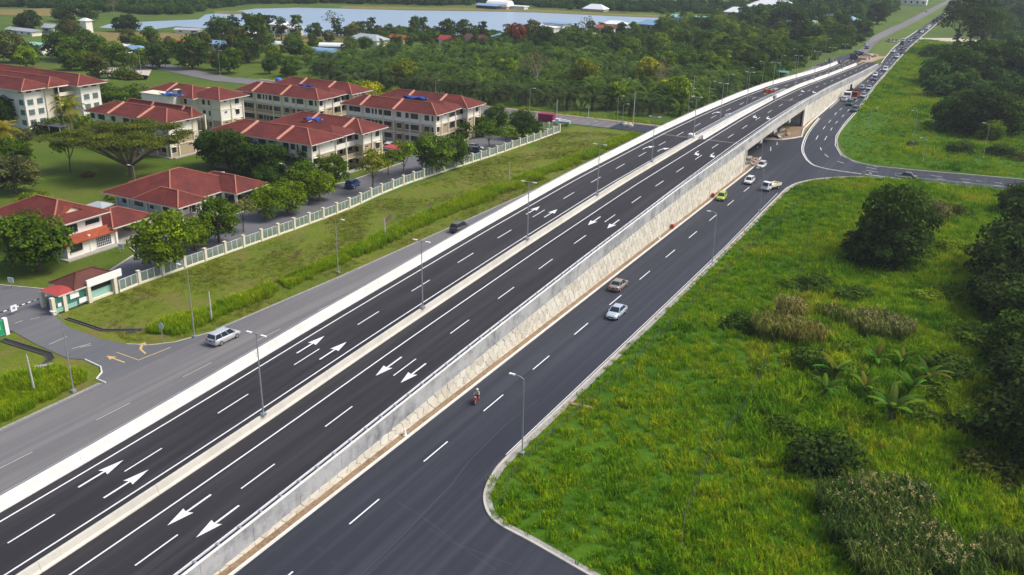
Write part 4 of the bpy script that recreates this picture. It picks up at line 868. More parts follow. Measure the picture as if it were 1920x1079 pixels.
H(158, 62, 4.0, 3.6, 5.6, 1.2, 'wall_white', 'white_tin', 0, 'tall square white water tower with a small pyramid roof beyond the school', 'tower', wins=0)
H(88, 62, 5, 5, 2.4, 1.6, 'grey_tin', 'grey_tin', .2, 'grey shed with a dark open front on the green meadow at left', 'shed', 'gable', 1)
H(36, 66, 20, 5, 2.0, 1.0, 'wall_white', 'grey_tin', -.05, 'long low white building with a grey roof at the upper left edge', 'building', 'gable', 4)
H(66, 101, 8.5, 5, 3.0, 1.0, 'wall_white', 'teal_light', .0, 'white house under a curved turquoise roof among the trees left', 'house', 'arch', 1)
H(246, 104, 9, 6, 2.4, 1.3, 'cloth_dark', 'blue_tin', .1, 'blue roofed open building in the middle of the cluttered village yard', 'house', 'hip', 1)
H(255, 112, 8, 3, 2.2, .2, 'grey_tin', 'white_tin', .1, 'low white flat roofed shed before the blue roofed building', 'shed', 'flat', 0)
H(220, 98, 9, 4, 2.4, .8, 'timber', 'white_tin', .1, 'white roofed lean-to at the left of the cluttered village yard', 'shed', 'gable', 0)
H(335, 88, 10, 3, 2.2, .5, 'timber', 'red_paint', 0, 'low shed with a deep red roof beside the pale dirt track', 'shed', 'gable', 0)
H(343, 122, 3.2, 2.4, 3.0, .8, 'timber', 'roof_brown', 0, 'small brown hut standing by the big round tree', 'hut', 'gable', 1)
H(350, 63, 12, 4, 1.6, .8, 'wall_white', 'grey_tin', .35, 'long slanting grey roofed house near the lake shore at left', 'house', 'gable', 2)
H(428, 78, 9, 7, 3.4, 1.8, 'wall_white', 'grey_tin', -.6, 'white house with a grey gable roof next to the boxy white hall', 'house', 'gable', 1)
H(450, 78, 9, 6, 3.4, .4, 'wall_white', 'pure_white', 0, 'boxy white hall with a band of dark windows', 'building', 'flat', 6)
H(520, 66, 8, 6, 4.8, 2.0, 'wall_white', 'white_tin', .1, 'tall white house with a pale roof between dark trees', 'house', 'hip', 2)
H(545, 68, 6, 5, 4.0, 1.6, 'wall_white', 'white_tin', -.3, 'smaller white house at the right of the tall white one', 'house', 'hip', 1)
H(524, 91, 13, 5, 1.0, 1.6, 'white_tin', 'white_tin', 0, 'white rounded greenhouse tunnel among trees', 'greenhouse', 'arch', 0)
H(598, 103, 12, 5, .8, 1.8, 'blue_tin', 'blue_tin', .1, 'bright blue rounded tunnel roof beside the palms', 'greenhouse', 'arch', 0)
bpy.data.objects['house.015'].children[1].data.materials[0] = MAT['blue_tin']
H(622, 92, 10, 4, 1.0, 1.4, 'grey_tin', 'white_tin', .5, 'pale rounded roof behind the blue tunnel', 'greenhouse', 'arch', 0)
H(405, 96, 9, 6, 2.8, 1.2, 'wall_white', 'blue_tin', 0, 'small blue roofed house half hidden by bushy trees', 'house', 'gable', 1)
H(679, 86, 17, 9, 2.6, 2.2, 'wall_white', 'grey_tin', -.05, 'wide white house with a big blue-grey hipped roof by the lake', 'house', 'hip', 3)
H(742, 82, 8, 5, 2.6, 1.2, 'laterite', 'roof_orange', 0, 'orange house with an orange-red roof behind the palms', 'house', 'gable', 2)
H(834, 85, 7, 4, 2.4, 1.8, 'wall_white', 'red_paint', -.1, 'small house with a bright red roof rising over the palms', 'house', 'gable', 1)
H(886, 82, 9, 6, 2.4, 1.6, 'wall_cream', 'roof_brown', 0, 'low brown roofed house between palms and lake trees', 'house', 'gable', 1)
H(941, 81, 12, 7, 2.6, 1.6, 'wall_tan', 'blue_tin', -.1, 'house with a light blue hipped roof left of the red tree', 'house', 'hip', 3)
H(775, 66, 20, 6, 1.6, .8, 'white_tin', 'white_tin', 0, 'long white shed roof at the lake edge behind dark trees', 'shed', 'gable', 0)
H(1014, 67, 15, 8, 4.0, .5, 'wall_white', 'pure_white', -.1, 'white flat roofed house right of the red tree', 'house', 'flat', 3)
H(1037, 66, 11, 8, 5.4, .4, 'wall_white', 'blue_tin', -.1, 'white annex with blue top edge beside the flat roofed house', 'house', 'flat', 1)
H(1130, 67, 8, 7, 3.6, 1.4, 'wall_cream', 'roof_orange', 0, 'small cream house with an orange roof near the lake', 'house', 'gable', 1)
H(1150, 62, 12, 7, 4.4, 1.6, 'wall_cream', 'white_tin', .2, 'cream house with a pale roof and red trim near the lake', 'house', 'hip', 2)
H(1100, 70, 7, 4, 1.6, .6, 'timber', 'sand', 0, 'low sandy shed in the scrub before the lake', 'shed', 'gable', 0)
H(1220, 60, 17, 9, 3.6, 2.2, 'wall_tan', 'blue_tin', -.05, 'long tan building with a deep blue roof at the lake corner', 'building', 'hip', 6)
bpy.data.objects['house.028'].children[1].data.materials[0] = MAT['blue_tin']
H(1378, 34, 15, 10, 3.4, 3, 'wall_tan', 'white_tin', 0, 'house with a steep white roof in the far fields', 'house', 'hip', 2)
H(1441, 28, 34, 18, 4.5, 4.5, 'wall_white', 'white_tin', -.1, 'large hall with a broad white roof near the far forest', 'hall', 'hip', 4)
H(1563, 51, 22, 12, 4, 3, 'laterite', 'blue_tin', -.2, 'blue-grey roofed building on bare earth left of the highway', 'building', 'hip', 2)
H(1504, 57, 16, 8, 3, 2, 'timber', 'white_tin', .4, 'low pale roofed shed in the trees left of the highway', 'shed', 'gable', 0)
H(1290, 42, 26, 7, 2.4, 1.4, 'blue_tin', 'teal_light', -.1, 'long pale turquoise shed at the end of the lake', 'shed', 'gable', 0)
H(1708, 10, 22, 10, 4, 2, 'wall_white', 'white_tin', 0, 'big white building beside the highway near the horizon', 'building', 'hip', 5)
H(931, 17, 15, 9, 1.5, 4, 'sand', 'pure_white', 0, 'white domed roof on the far lake shore', 'building', 'arch', 0)
H(912, 17, 16, 7, 2, 1.2, 'cloth_dark', 'blue_tin', 0, 'dark blue shed left of the domed roof on the far shore', 'shed', 'gable', 0)
H(1112, 22, 15, 9, 1.5, 3, 'sand', 'white_tin', 0, 'pale pyramid roofed pavilion on the far lake shore', 'pavilion', 'hip', 0)
H(970, 18, 10, 6, 1.5, .6, 'wall_white', 'white_tin', 0, 'small flat white building on the far shore right of the dome', 'building', 'flat', 0)
# far town: rows of pinkish roofs above the forest
k = 0
for row in range(3):
    for i in range(22):
        x = 955 + i * 14.5 + R.uniform(-4, 4) + row * 5; p = G(x, -7 - row * 5 + (x - 955) * .012)
        r_ = R.choice(['roof_orange', 'salmon', 'salmon', 'fascia', 'roof_ridge']); w = R.uniform(14, 22)
        t = MB(); t.box(-w / 2, w / 2, 0, 12, 0, 14); t.cur = 1; t.add([(-w / 2 - 1, -1, 14), (w / 2 + 1, -1, 14), (w / 2 + 1, 13, 14), (-w / 2 - 1, 13, 14), (0, 6, 19)], [(0, 1, 4), (1, 2, 4), (2, 3, 4), (3, 0, 4)])
        o = t.build('town_house', [MAT['wall_cream'], MAT[r_]]); o.location = (p.x, p.y, -.1)
        tag(o, 'distant pinkish roofed town house in the rows beyond the far forest', 'house', 'houses of the distant town')

# ================================================================== VEGETATION
def np_mesh(name, V, Fq, mats, tint=None, mi=None):
    me = bpy.data.meshes.new(name); nv = len(V); nf = len(Fq); k = Fq.shape[1]
    me.vertices.add(nv); me.vertices.foreach_set('co', V.astype(np.float32).ravel())
    me.loops.add(nf * k); me.loops.foreach_set('vertex_index', Fq.astype(np.int32).ravel())
    me.polygons.add(nf); me.polygons.foreach_set('loop_start', np.arange(nf, dtype=np.int32) * k); me.polygons.foreach_set('loop_total', np.full(nf, k, dtype=np.int32))
    for m in mats: me.materials.append(m)
    if mi is not None: me.polygons.foreach_set('material_index', mi.astype(np.int32))
    if tint is not None:
        a = me.attributes.new('tint', 'FLOAT', 'FACE'); a.data.foreach_set('value', tint.astype(np.float32))
    me.update(); me.validate(); return me
def leaf_quads(P, N, size, rs, aspect=.6):
    """one leaf quad at each point P, facing N with jitter"""
    n = len(P); N = N + rs.normal(0, .55, (n, 3)); N /= np.linalg.norm(N, axis=1)[:, None] + 1e-9
    A = np.cross(N, rs.normal(0, 1, (n, 3))); A /= np.linalg.norm(A, axis=1)[:, None] + 1e-9; B = np.cross(N, A)
    s = (size * rs.uniform(.6, 1.3, n))[:, None] if not hasattr(size, 'shape') else size[:, None]
    a = A * s * .5; b = B * s * .5 * aspect
    V = np.stack([P - a, P - b * 1.0, P + a, P + b * 1.0], 1).reshape(-1, 3); F = np.arange(n * 4).reshape(-1, 4); return V, F
def crown_pts(rs, rx, rz, ncl, nl, cr=.36, flat=0., low=-.35):
    """clumps of leaves on and in an ellipsoid"""
    P = []; N = []; T = []
    for i in range(ncl):
        u = rs.uniform(low, 1); t = rs.uniform(0, 2 * math.pi); r = math.sqrt(max(0, 1 - u * u)); q = rs.uniform(.5, .86)
        c = np.array([r * math.cos(t) * rx * q, r * math.sin(t) * rx * q, u * rz * q]); R_ = cr * rx * rs.uniform(.65, 1.15)
        d = rs.normal(0, 1, (nl, 3)); d[:, 2] = np.abs(d[:, 2]) * 1.0 - .25 * (rs.rand(nl) < .5); d /= np.linalg.norm(d, axis=1)[:, None]
        rad = R_ * rs.uniform(.72, 1.08, nl)[:, None]; p = c + d * rad * np.array([1, 1, .75 if not flat else flat])
        P.append(p); N.append(d + np.array([0, 0, .4])); T.append(np.clip(.48 + rs.normal(0, .2) + rs.normal(0, .15, nl) + .12 * u, 0, 1))
    return np.concatenate(P), np.concatenate(N), np.concatenate(T)
def trunk_mb(h, r, top, nl, spread, rs, sway=.1):
    m = MB(); pts = [(0, 0, -.2)]
    for k in range(1, 5): pts.append((rs.normal(0, sway) * k / 4, rs.normal(0, sway) * k / 4, h * k / 4))
    m.tube(pts, [r * 1.25, r, r * .85, r * .75, r * .6], 7, False)
    for i in range(nl):
        t = 2 * math.pi * i / nl + rs.uniform(-.4, .4); b = Vector(pts[2 + i % 3]); e = Vector((math.cos(t) * spread * rs.uniform(.5, 1), math.sin(t) * spread * rs.uniform(.5, 1), top * rs.uniform(.75, 1.05)))
        mid = b.lerp(e, .5) + Vector((0, 0, -.08 * spread)); m.tube([b, mid, e], [r * .5, r * .32, r * .1], 5, False)
    return m
def make_tree(name, seed, h, rx, rz, ncl, nl, ls, trunk_r=.22, cr=.36, flat=0., low=-.35, mat='leaves', bark='bark'):
    rs = np.random.RandomState(seed); P, N, T = crown_pts(rs, rx, rz, ncl, nl, cr, flat, low)
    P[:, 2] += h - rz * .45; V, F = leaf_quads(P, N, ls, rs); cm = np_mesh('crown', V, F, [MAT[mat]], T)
    tm = trunk_mb(h - rz * .5, trunk_r, h + rz * .1, 7, rx * .6, rs).mesh('trunk', MAT[bark])
    return tm, cm
PROTO = {
    'round': [make_tree('t', 11 + i, 4.2, 3.0, 2.8, 64, 85, .36, low=-.85) for i in range(4)],
    'loose': [make_tree('t', 31 + i, 4.2, 2.8, 1.9, 26, 55, .36, .12, .34, low=-.2) for i in range(3)],
    'mid': [make_tree('t', 51 + i, 4.4, 3.3, 3.1, 46, 42, .6, .25, .38, low=-.95) for i in range(4)],
    'cone': [make_tree('t', 61 + i, 5.6, 2.0, 4.2, 34, 40, .55, .2, .42, low=-.8) for i in range(2)],
    'bush': [make_tree('t', 71 + i, .9, 2.4, 1.8, 30, 60, .38, .1, .42, low=-.1) for i in range(3)],
    'bare': [make_tree('t', 81, 5.0, 2.6, 3.0, 18, 14, .4, .16, .5, bark='bark_pale')],
}
def G0(px, py): p = G(px, py); return p.x, p.y
GREEN = dict(dark=(.045, .092, .010, 1), mid=(.072, .135, .010, 1), bright=(.13, .21, .008, 1), lime=(.17, .21, .012, 1), olive=(.080, .100, .020, 1), grey=(.090, .105, .040, 1), red=(.21, .060, .020, 1),
             yellow=(.30, .33, .010, 1), brown=(.17, .13, .08, 1), pale=(.14, .16, .045, 1), deep=(.030, .060, .012, 1))
def tree(kind, px, py, s, col, label, cat='tree', zs=1.0, name=None, k=None, group=None, xy=None, z=-.08):
    x, y = xy if xy else G0(px, py)
    tm, cm = PROTO[kind][R.randrange(len(PROTO[kind])) if k is None else k]
    root = empty(name or ('bush' if cat == 'bush' else 'tree'), (x, y, z), R.uniform(0, 6.28), label, cat, group); root.scale = (s, s, s * zs)
    c = GREEN[col]; v = R.uniform(.9, 1.12)
    link('trunk', tm, root); link('crown', cm, root, color=(c[0] * v, c[1] * v, c[2] * v, 1)); return root
# ---- trees of the school grounds (foot pixel, size, colour)
T = [('round', 76, 506, 1.75, 'mid', 'large round dark green tree in front of the two storey hall', .92),
     ('bush', 40, 430, 1.3, 'brown', 'pinkish brown half bare bush left of the large round tree', 1.1), ('loose', 22, 500, 1.3, 'grey', 'thin greyish tree at the left edge beside the large round tree', 1.2),
     ('round', 312, 508, 1.55, 'bright', 'bright green bushy tree at the fence beside the guard house', 1.05), ('round', 366, 470, 1.0, 'bright', 'smaller bright green tree touching the bushy tree at the fence', 1.0),
     ('round', 411, 456, 1.12, 'mid', 'dark dense egg shaped tree before the pale blue building', 1.25), ('loose', 457, 436, .95, 'pale', 'thin young tree right of the dark egg shaped tree', 1.2),
     ('round', 506, 410, 1.15, 'bright', 'bright green tree at the fence, first right of the thin young tree', 1.0), ('round', 540, 400, 1.2, 'bright', 'bright green spreading tree at the fence, right of the porch', .95),
     ('round', 570, 372, 1.25, 'mid', 'mid green tree behind the fence below the nearest block', 1.0), ('round', 600, 378, 1.1, 'bright', 'bright tree leaning over the fence below the nearest block', 1.0),
     ('round', 628, 352, 1.1, 'mid', 'round mid green tree at the corner of the nearest block', 1.1), ('round', 430, 325, 1.55, 'dark', 'very dark dense tree left of the nearest block, the largest of its clump', 1.05),
     ('round', 398, 312, 1.2, 'dark', 'dark dense tree at the left of the clump beside the nearest block', 1.2), ('round', 470, 330, 1.4, 'dark', 'dark dense tree at the right of the clump beside the nearest block', 1.0),
     ('round', 512, 340, 1.25, 'dark', 'dark tree before the tan wall of the nearest block', 1.1), ('round', 578, 338, 1.1, 'mid', 'mid green tree before the right half of the nearest block', 1.1), ('round', 500, 362, 1.0, 'dark', 'low dark tree behind the street lamp of the school yard', 1.0),
     ('loose', 700, 362, 1.35, 'lime', 'yellow green airy tree at the corner of the drive', 1.25), ('loose', 757, 336, 1.35, 'bright', 'airy green tree beside the drive, left of the big fence tree', 1.15),
     ('round', 812, 325, 1.55, 'mid', 'large dense green tree hanging over the fence near the parked cars', 1.0), ('round', 852, 315, 1.15, 'mid', 'dense green tree right of the large one at the fence', 1.15),
     ('loose', 728, 328, .9, 'dark', 'small dark tree beside the end wall of the nearest block', 1.0), ('cone', 869, 268, .95, 'dark', 'dark feathery tree before the stairwell of the farthest right block', .8),
     ('loose', 917, 282, 1.5, 'mid', 'spreading tree in the corner of the school grounds by the fence', .9), ('round', 930, 248, 1.2, 'dark', 'dark round tree beside the cross street', 1.0), ('round', 905, 256, 1.0, 'dark', 'dark tree at the right end of the last block', .9),
     ('round', 980, 262, 1.25, 'dark', 'dark dome shaped tree near the far corner of the fence', 1.05), ('round', 1000, 258, .9, 'dark', 'smaller dark tree right of the dome shaped tree', .9), ('loose', 948, 275, 1.0, 'mid', 'small tree between the fence and the dome shaped tree', .9),
     ('round', 30, 320, 1.35, 'mid', 'dark tree on the lawn at the left edge', .9), ('round', 30, 362, 1.6, 'grey', 'large grey green tree on the lawn at the left edge', .8), ('bush', 62, 378, 1.2, 'bright', 'low bright bush under the large grey green tree', .8),
     ('round', 6, 240, 1.4, 'dark', 'dark round tree at the left edge in front of the four storey block', 1.0), ('bush', 40, 262, 1.4, 'grey', 'grey green shrub by the shelter at left', 1.0), ('bush', 100, 238, 1.3, 'mid', 'shrub at the foot of the four storey block', 1.0),
     ('bush', 172, 240, 1.8, 'mid', 'rounded shrub right of the coconut palm', .9), ('bush', 88, 248, 1.5, 'olive', 'olive shrub behind the shelter', 1.0), ('bush', 205, 255, 1.2, 'mid', 'shrub under the wide rain tree at left', .9),
     ('loose', 133, 322, 1.35, 'bright', 'slender tree with a small dark crown left of the rain tree', 1.2), ('bush', 166, 330, .6, 'brown', 'small mound of dry branches on the lawn', .9),
     ('bush', 735, 292, .8, 'mid', 'round bush beside the parked cars', .8), ('bush', 213, 372, .7, 'bright', 'small bush at the wall of the pale blue building', 1.0), ('bush', 245, 384, .6, 'bright', 'small leafy plant before the pale blue wall', 1.2),
     ('bush', 195, 182, 2.4, 'dark', 'dark hedge clump between the left blocks', .8), ('bush', 225, 190, 2.4, 'mid', 'hedge clump behind the rain tree block', .8), ('bush', 255, 188, 2.6, 'dark', 'dark hedge clump left of the tank room block', .8)]
for kind, px, py, s, col, lab, zs in T: tree(kind, px, py, s, col, lab, 'bush' if kind == 'bush' else 'tree', zs)
# rain tree: low trunk, long limbs, flat layered crown
rs = np.random.RandomState(5); x, y = G0(246, 330)
rt = empty('rain_tree', (x, y, -.1), 0, 'huge umbrella shaped rain tree with bare spreading limbs on the lawn', 'tree')
tb = MB(); tb.tube([(0, 0, -.2), (.1, 0, 1.2), (0, .1, 2.4)], [.6, .5, .42], 9, False); PP_ = []; NN_ = []; TT_ = []
for i in range(17):
    t = math.radians(-75 + i * 21.2) + rs.uniform(-.12, .12); L = rs.uniform(10.5, 15.0) * (1.0 if i % 3 else .55); hgt = rs.uniform(7.2, 9.0) * (1.1 if not i % 3 else 1)
    e = Vector((math.cos(t) * L - 2.2, math.sin(t) * L * .85, hgt)); a = Vector((0, 0, 2.0)); m1 = a.lerp(e, .35) + Vector((0, 0, .5)); m2 = a.lerp(e, .7) + Vector((0, 0, .6))
    tb.tube([a, m1, m2, e], [.26, .17, .10, .04], 6, False)
    for j in range(5):
        q = m1.lerp(e, rs.uniform(.3, 1)); w = q + Vector((rs.normal(0, 1.8), rs.normal(0, 1.8), rs.uniform(.6, 1.4))); tb.tube([q, w], [.1, .04], 4, False)
        for c in (w, q.lerp(w, .6) + Vector((rs.normal(0, 1), rs.normal(0, 1), .5))):
            n = 170; d = rs.normal(0, 1, (n, 3)); d /= np.linalg.norm(d, axis=1)[:, None]; d[:, 2] = np.abs(d[:, 2]); PP_.append(np.array(c) + d * rs.uniform(.5, 1.75, (n, 1)) * np.array([1.5, 1.5, .38])); NN_.append(d * .3 + np.array([0, 0, 1.]))
            TT_.append(np.clip(.5 + rs.normal(0, .2) + rs.normal(0, .12, n), 0, 1))
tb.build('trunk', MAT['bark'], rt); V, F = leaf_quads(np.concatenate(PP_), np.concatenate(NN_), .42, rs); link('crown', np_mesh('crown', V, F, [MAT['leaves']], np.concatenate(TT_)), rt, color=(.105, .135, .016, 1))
for ax, ay in ((-9.2, -4.4), (2.4, -2.2), (-15, -2)):
    pass
# ---- palms
def frond(rs, L, droop, nl, lw, ang, el, width=.9):
    """arched midrib with drooping leaflets; returns verts, quads"""
    V = []; F = []; ca, sa = math.cos(ang), math.sin(ang); p = np.zeros(3); e = el; seg = L / nl; d = np.array([ca, sa, 0.]); side = np.array([-sa, ca, 0.])
    for i in range(nl):
        dirv = d * math.cos(e) + np.array([0, 0, math.sin(e)]); q = p + dirv * seg; t = (i + .5) / nl; w = width * math.sin(math.pi * min(1, t * .85 + .12)) ** .7
        for s in (-1, 1):
            tip = (p + q) / 2 + side * s * w + dirv * w * .35 + np.array([0, 0, -w * rs.uniform(.25, .6)]); b = len(V)
            V += [p, p + dirv * seg * .75, tip + dirv * lw * .5, tip]; F.append((b, b + 1, b + 2, b + 3))
        p = q; e -= droop / nl * (.6 + t)
    return V, F
def palm_mesh(seed, nf, L, droop, nl, width, elr=(.1, 1.35), lw=.25):
    rs = np.random.RandomState(seed); V = []; F = []; T = []
    for i in range(nf):
        u = (i + .5) / nf; el = elr[0] + (elr[1] - elr[0]) * u + rs.normal(0, .08); v, f = frond(rs, L * rs.uniform(.85, 1.1) * (1 - .15 * u), droop * rs.uniform(.8, 1.2), nl, lw, i * 2.4 + rs.normal(0, .15), el, width)
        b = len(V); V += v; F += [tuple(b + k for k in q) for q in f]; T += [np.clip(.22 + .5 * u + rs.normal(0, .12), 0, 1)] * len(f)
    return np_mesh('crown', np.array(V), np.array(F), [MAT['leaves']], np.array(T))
OPALM = [(MB().tube([(0, 0, -.2), (0, 0, 1.5), (0, 0, 3.4)], [.42, .38, .45], 7, False).mesh('trunk', MAT['bark']), palm_mesh(90 + i, 26, 5.4, 1.75, 13, .55, (-.3, 1.35))) for i in range(4)]
def oil_palm(x, y, s, col, label, group=None, th=None):
    tm, cm = OPALM[R.randrange(4)]; th = th or R.uniform(.5, 1.0); root = empty('oil_palm', (x, y, -.1), R.uniform(0, 6.28), label, 'palm', group); root.scale = (s,) * 3
    link('trunk', tm, root, scale=(1, 1, th)); v = R.uniform(.8, 1.25)
    link('crown', cm, root, (0, 0, 3.3 * th), color=(col[0] * v, col[1] * v, col[2] * v, 1)); return root
COCO = palm_mesh(120, 26, 4.6, 1.7, 14, .75, (-.5, 1.3))
def coconut(px, py, h, s, col, label, xy=None):
    x, y = xy or G0(px, py); root = empty('coconut_palm', (x, y, -.1), R.uniform(0, 6), label, 'palm'); root.scale = (s,) * 3
    MB().tube([(0, 0, -.1), (.15, 0, h * .4), (.1, .1, h)], [.3, .2, .16], 7, False).build('trunk', MAT['bark_pale'], root); link('crown', COCO, root, (.1, .1, h), color=col)
coconut(136, 252, 5.6, 1.25, (.20, .22, .018, 1), 'coconut palm with yellow green fronds in front of the four storey block')
coconut(12, 275, 3.6, 1.1, (.26, .24, .02, 1), 'short yellowish palm at the left edge')
def inside(p, poly):
    x, y = p; c = False; n = len(poly)
    for i in range(n):
        (x1, y1), (x2, y2) = poly[i], poly[(i + 1) % n]
        if (y1 > y) != (y2 > y) and x < (x2 - x1) * (y - y1) / (y2 - y1) + x1: c = not c
    return c
PALMZ = [(-198, 247), (-137, 246.5), (-100, 249), (-84, 256), (-81, 290), (-81, 330), (-104, 336), (-140, 350), (-165, 352), (-196, 360), (-236, 320), (-240, 300), (-226, 262), (-206, 252)]
PALMCOL = (.046, .092, .020)
gx = -245; placed = 0; PEX = []
while gx < -80:
    gy = 240 + (3.6 if int(gx / 6.7) % 2 else 0)
    while gy < 365:
        x, y = gx + R.uniform(-1.4, 1.4), gy + R.uniform(-1.4, 1.4)
        if inside((x, y), PALMZ) and R.random() < .93 and placed < 298:
            front = y < 262
            c = (.044, .070, .022) if front else (PALMCOL if R.random() < .6 else (.075, .135, .018)); placed += 1
            oil_palm(x, y, R.uniform(1.0, 1.3), c, 'oil palm in the front row of the plantation beside the cross street' if front else 'oil palm in the dense plantation between the school and the lake', 'oil palms of the plantation')
        gy += 7.6
    gx += 6.7
for (px, py, kind, s, col, lab) in [(830, 170, 'mid', 1.6, 'lime', ''), (1215, 150, 'mid', 1.5, 'yellow', 'yellow flowering tree among the palms near the flyover'), (1095, 152, 'mid', 1.5, 'lime', 'lime yellow tree among the palms, left of the yellow flowering one'),
                                    (1005, 158, 'bare', 1.9, 'brown', 'leafless brownish tree among the palms'), (1235, 165, 'bare', 1.6, 'brown', 'bare grey tree beside the yellow flowering tree'), (1250, 172, 'mid', 1.0, 'yellow', 'small golden flowering tree above the flyover'),
                                    (755, 150, 'mid', 1.5, 'lime', 'bright round tree in the left part of the palms'), (670, 190, 'mid', 1.2, 'bright', 'bright tree at the left front of the palms'), (700, 205, 'loose', 1.6, 'yellow', 'orange tinged tree at the left front of the palms'),
                                    (745, 205, 'mid', 1.2, 'bright', 'bright tree behind the roof of the last block'), (950, 140, 'mid', 1.3, 'bright', 'bright tree in the middle of the palms'), (1160, 190, 'mid', 1.2, 'bright', 'bright tree near the front row of palms'), (1270, 190, 'mid', 1.4, 'bright', 'bright shrubby tree beside the flyover barrier')]:
    if lab: tree(kind, px, py + 14, s, col, lab, zs=1.15)
